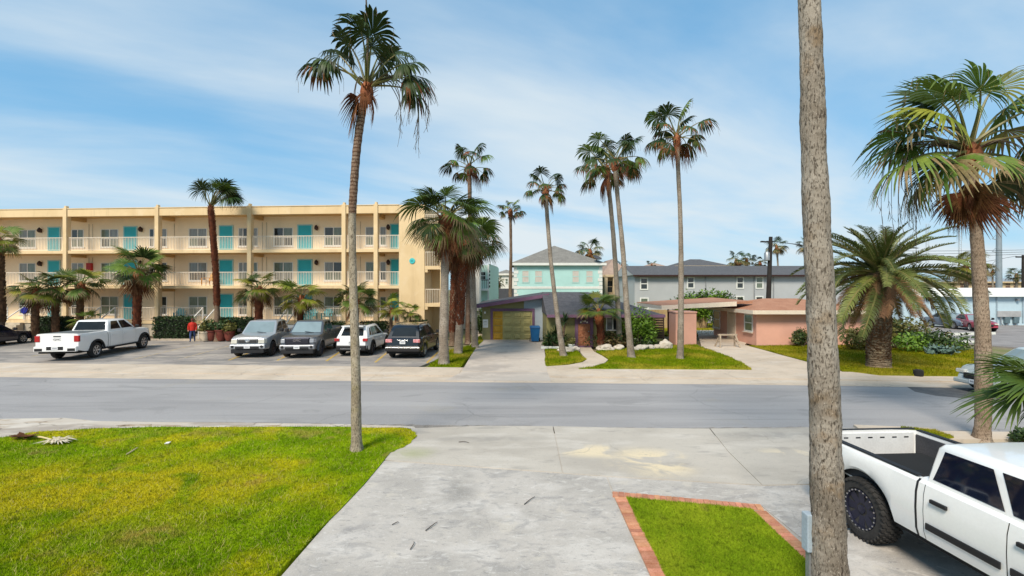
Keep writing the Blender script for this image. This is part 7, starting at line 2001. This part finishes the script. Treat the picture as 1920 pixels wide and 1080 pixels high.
# --- pale car on the street at the right
Mp = paint('pale_grey_paint', (0.44, 0.48, 0.47), rough=0.3)
sc_ = suv('parked_car', 'pale grey car parked on the street behind the right palm', (PX(1786, 17.0) + 5.8, 17.5), R(90), Mp, 4.55, 1.85, None, 1.62, dict(rim=M_alloy))
front_box(sc_, 'head_lamp', .45, .80, 4.28, 4.50, .66, .80, M_headl, .03, both=True); front_box(sc_, 'grille', -.42, .42, 4.42, 4.565, .50, .70, M_blk, .02); front_box(sc_, 'bumper', -.82, .82, 4.35, 4.58, .30, .46, Mp, .04); plate(sc_, 4.59, .42, True)

# --- the near white pickup
Mn = paint('near_white_paint', (0.80, 0.80, 0.785), rough=0.28, coat=0.7)
Yw = 7.32; Xw = PX(1612, Yw) - 0.02
th = math.atan2(.0589, 1.0)               # its tail leans a little to the left going away
hd_ = R(180) + th
# local forward points at the camera side; the visible flank is the truck's right (local +x)
L_ = 5.70; AX = 1.07
fx, fy = -math.sin(hd_), math.cos(hd_); rx, ry_ = math.cos(hd_), math.sin(hd_)
Wn = 2.02
lx = Xw - fx * AX - rx * (Wn / 2); ly = Yw - fy * AX - ry_ * (Wn / 2)
nt_, S = pickup('pickup_truck', 'big white lifted pickup with open bed and black wheels in the near driveway', (lx, ly, 0.02), hd_, Mn, L=L_, W=Wn, wr=.455, zr=1.83, S=dict(
    sill=.56, axles=(AX, 4.63), top=[(0, 1.29), (.03, 1.32), (.06, 1.325), (2.01, 1.31), (2.03, 1.31), (3.75, 1.29), (4.25, 1.26), (5.05, 1.22), (5.55, 1.12), (L_, 1.02)], cab=(4.31, 3.65, 2.17, 2.08), bed=(.075, 2.01, .81), doors=((2.15, 3.15), (3.15, 4.21)),
    panes=((.05, .455, .14, .84, .03, .01), (.495, .94, .14, .84, .01, .12)), wt=.81, arch=1.30, ww=.32, rim=M_rimdk, spokes=8, spw=.42, knobs=True, bolts=True, handle=M_blk, side_glass=mat('near_glass', (0.006, 0.009, 0.022), 0.03, var=0.2, fine=0, spec=0.7), moulding=0.72, lift_r=.0, lift_f=.05, nose=.6, tail=.2, tail_in=.04))
bm_ = mat('bed_liner', (0.045, 0.045, 0.05), 0.8, var=0.2, scale=3, fine=0.2, fscale=40, bump=0.3)
b = MB(); b.box(-.84, .84, .09, 1.99, .812, .835, bm_)
for k in range(9): b.box(-.80 + .19 * k, -.72 + .19 * k, .10, 1.97, .8355, .85, bm_)
for s in (-1, 1): b.box(s * .845 - .012, s * .845 + .012, .09, 1.99, .836, 1.27, bm_); b.box(min(s * .60, s * .83), max(s * .60, s * .83), AX - .42, AX + .42, .836, 1.05, bm_)
b.box(-.83, .83, 1.95, 1.995, .836, 1.28, bm_)
b.build('bed_liner', nt_, bevel=.01)
b = MB()
for s in (-1, 1): b.box(min(s * .855, s * .945), max(s * .855, s * .945), .08, 2.0, 1.3255, 1.345, M_blk)
b.box(-.85, .85, .0, .075, 1.350, 1.365, M_blk)
b.build('rail_cap', nt_, bevel=.006)
tg = MB(); tg.box(-.80, .80, .076, .094, .86, 1.31, mat('tailgate_inner', (0.68, 0.68, 0.67), 0.5, var=0.06, fine=0.05)); tgo = tg.build('tailgate_liner', nt_, bevel=.01)
for k in range(7): MB().box(-.70 + .22 * k, -.62 + .22 * k, .0945, .099, 1.22, 1.24, M_blk).build('slot', tgo)
front_box(nt_, 'tail_lamp', .90, 1.0, -.015, .06, .92, 1.24, M_redl, both=True)
front_box(nt_, 'bumper', -.95, .95, -.16, .01, .58, .78, M_chrome, .04)
o = MB().lathe([(.07, 0), (.075, .006), (.05, .012)], 16, M_steel).build('fuel_cap', nt_, (Wn / 2 - .004, .55, 1.16)); o.rotation_euler = (0, R(90), 0)
ax = MB(); ax.tube([(-.8, AX, .455), (.8, AX, .455)], .06, 8, M_under); ax.tube([(-.8, 4.63, .455), (.8, 4.63, .455)], .05, 8, M_under); ax.box(-.45, .45, 1.8, 4.4, .46, .56, M_under); ax.build('axle', nt_)
front_box(nt_, 'head_lamp', .55, .90, L_ - .3, L_ - .02, .84, 1.0, M_headl, .03, both=True); front_box(nt_, 'grille', -.5, .5, L_ - .1, L_ + .01, .78, .98, M_blk, .02)
# grey box strapped to the near trunk
gb = empty('utility_box', (PX(1519, 5.85), 5.86, 0)); tag(gb, 'slim blue-grey box fixed at the foot of the near palm trunk', 'box')
MB().box(-.055, .04, -.05, .08, .64, 1.10, mat('bluegrey_plastic', (0.34, 0.40, 0.45), 0.5, var=0.06)).build('case', gb, bevel=.012)
MB().box(-.02, .02, -.02, .05, .0, .639, M_steel).build('conduit', gb)

# ================================================================== people
def person(label, loc, rz, h, stride, mj, mt, ms, mh, seed):
    k = h / 1.75
    J = {}
    V_ = []; E_ = []; Rr = []
    def v(p, r): V_.append(tuple(c * k for c in p)); Rr.append(r * k); return len(V_) - 1
    def e(*a):
        for i, j in zip(a, a[1:]): E_.append((i, j))
    pel = v((0, 0, .95), .155); wai = v((0, .0, 1.10), .14); che = v((0, -.03, 1.30), .165); nek0 = v((0, -.05, 1.46), .10); nek = v((0, -.07, 1.53), .055); hd0 = v((0, -.10, 1.60), .085); hd1 = v((0, -.12, 1.70), .075)
    e(pel, wai, che, nek0, nek, hd0, hd1)
    for s in (-1, 1):
        sh = v((s * .20, -.03, 1.40), .075); el = v((s * .27, -.02, 1.13), .055); wrj = v((s * .25, -.16, .92), .040); ha = v((s * .24, -.20, .86), .036); fi = v((s * .235, -.23, .79), .026)
        e(che, sh, el, wrj, ha, fi)
        for q, off in enumerate((-.03, -.01, .012, .03)):
            pass
        th_ = v((s * .215, -.235, .84), .012); e(ha, th_)
        d = s * stride
        hp_ = v((s * .10, 0, .86), .105); kn = v((s * .11, -.06 + d * .18, .50), .072); an = v((s * .11, .02 + d * .30, .10), .050); to = v((s * .12, -.15 + d * .30, .045), .040)
        e(pel, hp_, kn, an, to)
    me = bpy.data.meshes.new('person'); me.from_pydata(V_, E_, [])
    o = bpy.data.objects.new('person', me); COL.objects.link(o)
    md = o.modifiers.new('s', 'SKIN'); md.use_smooth_shade = True
    for i, sv_ in enumerate(me.skin_vertices[0].data): sv_.radius = (Rr[i], Rr[i] * (.78 if i < 4 else 1)); sv_.use_root = (i == 0)
    su = o.modifiers.new('d', 'SUBSURF'); su.levels = su.render_levels = 2
    m2 = bpy.data.meshes.new_from_object(o.evaluated_get(bpy.context.evaluated_depsgraph_get()))
    bpy.data.objects.remove(o)
    for m in (ms, mj, mt, M_blk): m2.materials.append(m)
    for p in m2.polygons:
        c = p.center / k; p.use_smooth = True
        if c.z > 1.50: i = 0
        elif c.z < .09: i = 3
        elif c.z < .93 and abs(c.x) < .19 and c.y > -.30 : i = 2
        elif c.z < .91 and abs(c.x) >= .19: i = 0
        else: i = 1
        p.material_index = i
    ob = link('person', m2, None, loc, (0, 0, rz)); tag(ob, label, 'person')
    hb = MB(); hb.lathe([(.02, .13), (.075, .10), (.10, .04), (.098, -.04), (.085, -.10)], 14, mh); hm = hb.build('hair', ob, (0, -.085 * k, 1.655 * k), smooth=60); hm.scale = (k * .95, k * 1.0, k)
    jb = MB(); jb.lathe([(.19, .86), (.20, .95), (.19, 1.1), (.21, 1.28), (.20, 1.40), (.10, 1.50), (.09, 1.46)], 16, mj); jo = jb.build('jacket', ob, (0, -.02 * k, 0), smooth=60); jo.scale = (k * 1.02, k * .80, k)
    return ob
M_skin = mat('skin', (0.42, 0.22, 0.15), 0.6, var=0.05); M_jk = mat('red_jacket', (0.50, 0.022, 0.010), 0.8, var=0.15, scale=6); M_jn = mat('blue_jeans', (0.045, 0.07, 0.17), 0.85, var=0.2, scale=8); M_hair = mat('brown_hair', (0.10, 0.035, 0.02), 0.7)
person('person in red jacket and blue jeans walking at the foot of the hotel stairs', (PX(361, 34.2), 34.2, 0.01), R(25), 1.66, .6, M_jk, M_jn, M_skin, M_hair, 1)
person('person in red jacket half hidden behind the silver pickup', (PX(481, 34.3), 34.3, 0.01), R(-20), 1.66, .4, M_jk, M_jn, M_skin, M_hair, 2)

# ================================================================== small things on the ground
fr = empty('fallen_frond', (*G(95, 836), .06)); tag(fr, 'fallen dry palm frond lying on the lawn near the left edge', 'palm frond')
fx0 = G(95, 836)
def rel(px, py, z): g_ = G(px, py); return (g_[0] - fx0[0], g_[1] - fx0[1], z)
MB().tube(spline([rel(62, 826, .05), rel(80, 829, .06), rel(104, 834, .04)], 8), .022, 6, mat('dry_stem', (0.58, 0.47, 0.24), 0.8, var=0.1)).build('stem', fr)
M_dryp = mat('dry_pale_leaf', (0.50, 0.42, 0.30), 0.8, col2=(0.62, 0.55, 0.42), scale=8, fine=0.2)
b = MB(); r_ = random.Random(8); c0 = Vector(rel(106, 835, .05))
for k in range(34):
    a = R(-150 + 300 * k / 33) ; l = r_.uniform(.32, .52)
    d = Vector((math.cos(a), math.sin(a) * .75, 0)); s = Vector((-d.y, d.x, 0)) * .028
    m1 = c0 + d * l * .55 + Vector((0, 0, .05 + r_.uniform(-.02, .03))); e_ = c0 + d * l + Vector((0, 0, r_.uniform(-.02, .03)))
    b.add([c0 - s * .3, c0 + s * .3, m1 + s, m1 - s, e_], [(0, 1, 2, 3), (3, 2, 4)], M_dryp)
b.build('blade', fr)
b = MB(); c0 = Vector(rel(46, 828, .06))
for k in range(40):
    a = r_.uniform(0, 6.283); d = Vector((math.cos(a) * 1.3, math.sin(a) * .6, r_.uniform(-.05, .30))); l = r_.uniform(.12, .34); s = Vector((-d.y, d.x, 0)) * .06
    b.add([c0, c0 + d * l * .6 + s, c0 + d * l, c0 + d * l * .6 - s], [(0, 1, 2, 3)], M_dead)
b.build('torn_base', fr)
def twig(label, a, c, r0, m, z=.045):
    x0, y0 = G(*a); x1, y1 = G(*c)
    o = MB().tube(spline([(0, 0, 0), ((x1 - x0) * .5 + .02, (y1 - y0) * .5 + .03, .012), (x1 - x0, y1 - y0, .004)], 6), [r0, r0, r0, r0 * .9, r0 * .8, r0 * .7, r0 * .5], 5, m).build('twig', None, (x0, y0, z)); tag(o, label, 'twig', 'bits of palm litter')
M_tw = mat('dry_twig', (0.52, 0.42, 0.24), 0.9); M_twd = mat('dark_twig', (0.07, 0.055, 0.045), 0.9)
twig('pale straight twig on the big lawn', (237, 858), (258, 845), .016, M_tw, .075)
twig('dark twig on the grey driveway nearest the scuffed marks', (798, 1000), (820, 984), .008, M_twd)
twig('curved dark twig low on the grey driveway', (769, 1036), (776, 1021), .007, M_twd)
twig('dark twig in the middle of the grey driveway', (983, 950), (1003, 936), .008, M_twd)
twig('small twig beside the driveway lawn edge', (735, 989), (748, 985), .007, M_twd)
twig('thin twig on the sandy apron', (860, 832), (880, 834), .008, M_twd)
M_lf = mat('fallen_leaf', (0.24, 0.23, 0.18), 0.9)
lt = MB(); r_ = random.Random(12)
for k in range(90):
    px, py = r_.uniform(560, 1130), r_.uniform(900, 1075)
    if px < 525 + (1080 - py) * .9 + 40: continue
    x, y = G(px, py); s = r_.uniform(.006, .022); a = r_.uniform(0, 3.14)
    lt.add([(x, y, .036), (x + math.cos(a) * s, y + math.sin(a) * s, .039), (x + math.cos(a) * 2 * s, y + math.sin(a) * 2 * s, .036), (x + math.cos(a) * s + .3 * s * math.sin(a), y + math.sin(a) * s - .3 * s * math.cos(a), .038)], [(0, 1, 2, 3)], M_lf if k % 3 else M_twd)
o = struct(lt.build('leaf_litter'), 'stuff'); o['label'] = 'tiny dry leaf bits strewn over the grey driveway'; o['category'] = 'litter'
pp = MB(); x, y = G(314, 838); pp.add([(-.06, -.03, 0), (.05, -.04, .015), (.07, .03, .03), (-.04, .04, .02)], [(0, 1, 2, 3)], M_trimw); pp.add([(-.06, -.03, -.01), (.05, -.04, .0), (.07, .03, .015), (-.04, .04, .005)], [(0, 3, 2, 1)], M_trimw)
tag(pp.build('paper_scrap', None, (x, y, .09)), 'white scrap of paper on the big lawn', 'paper')
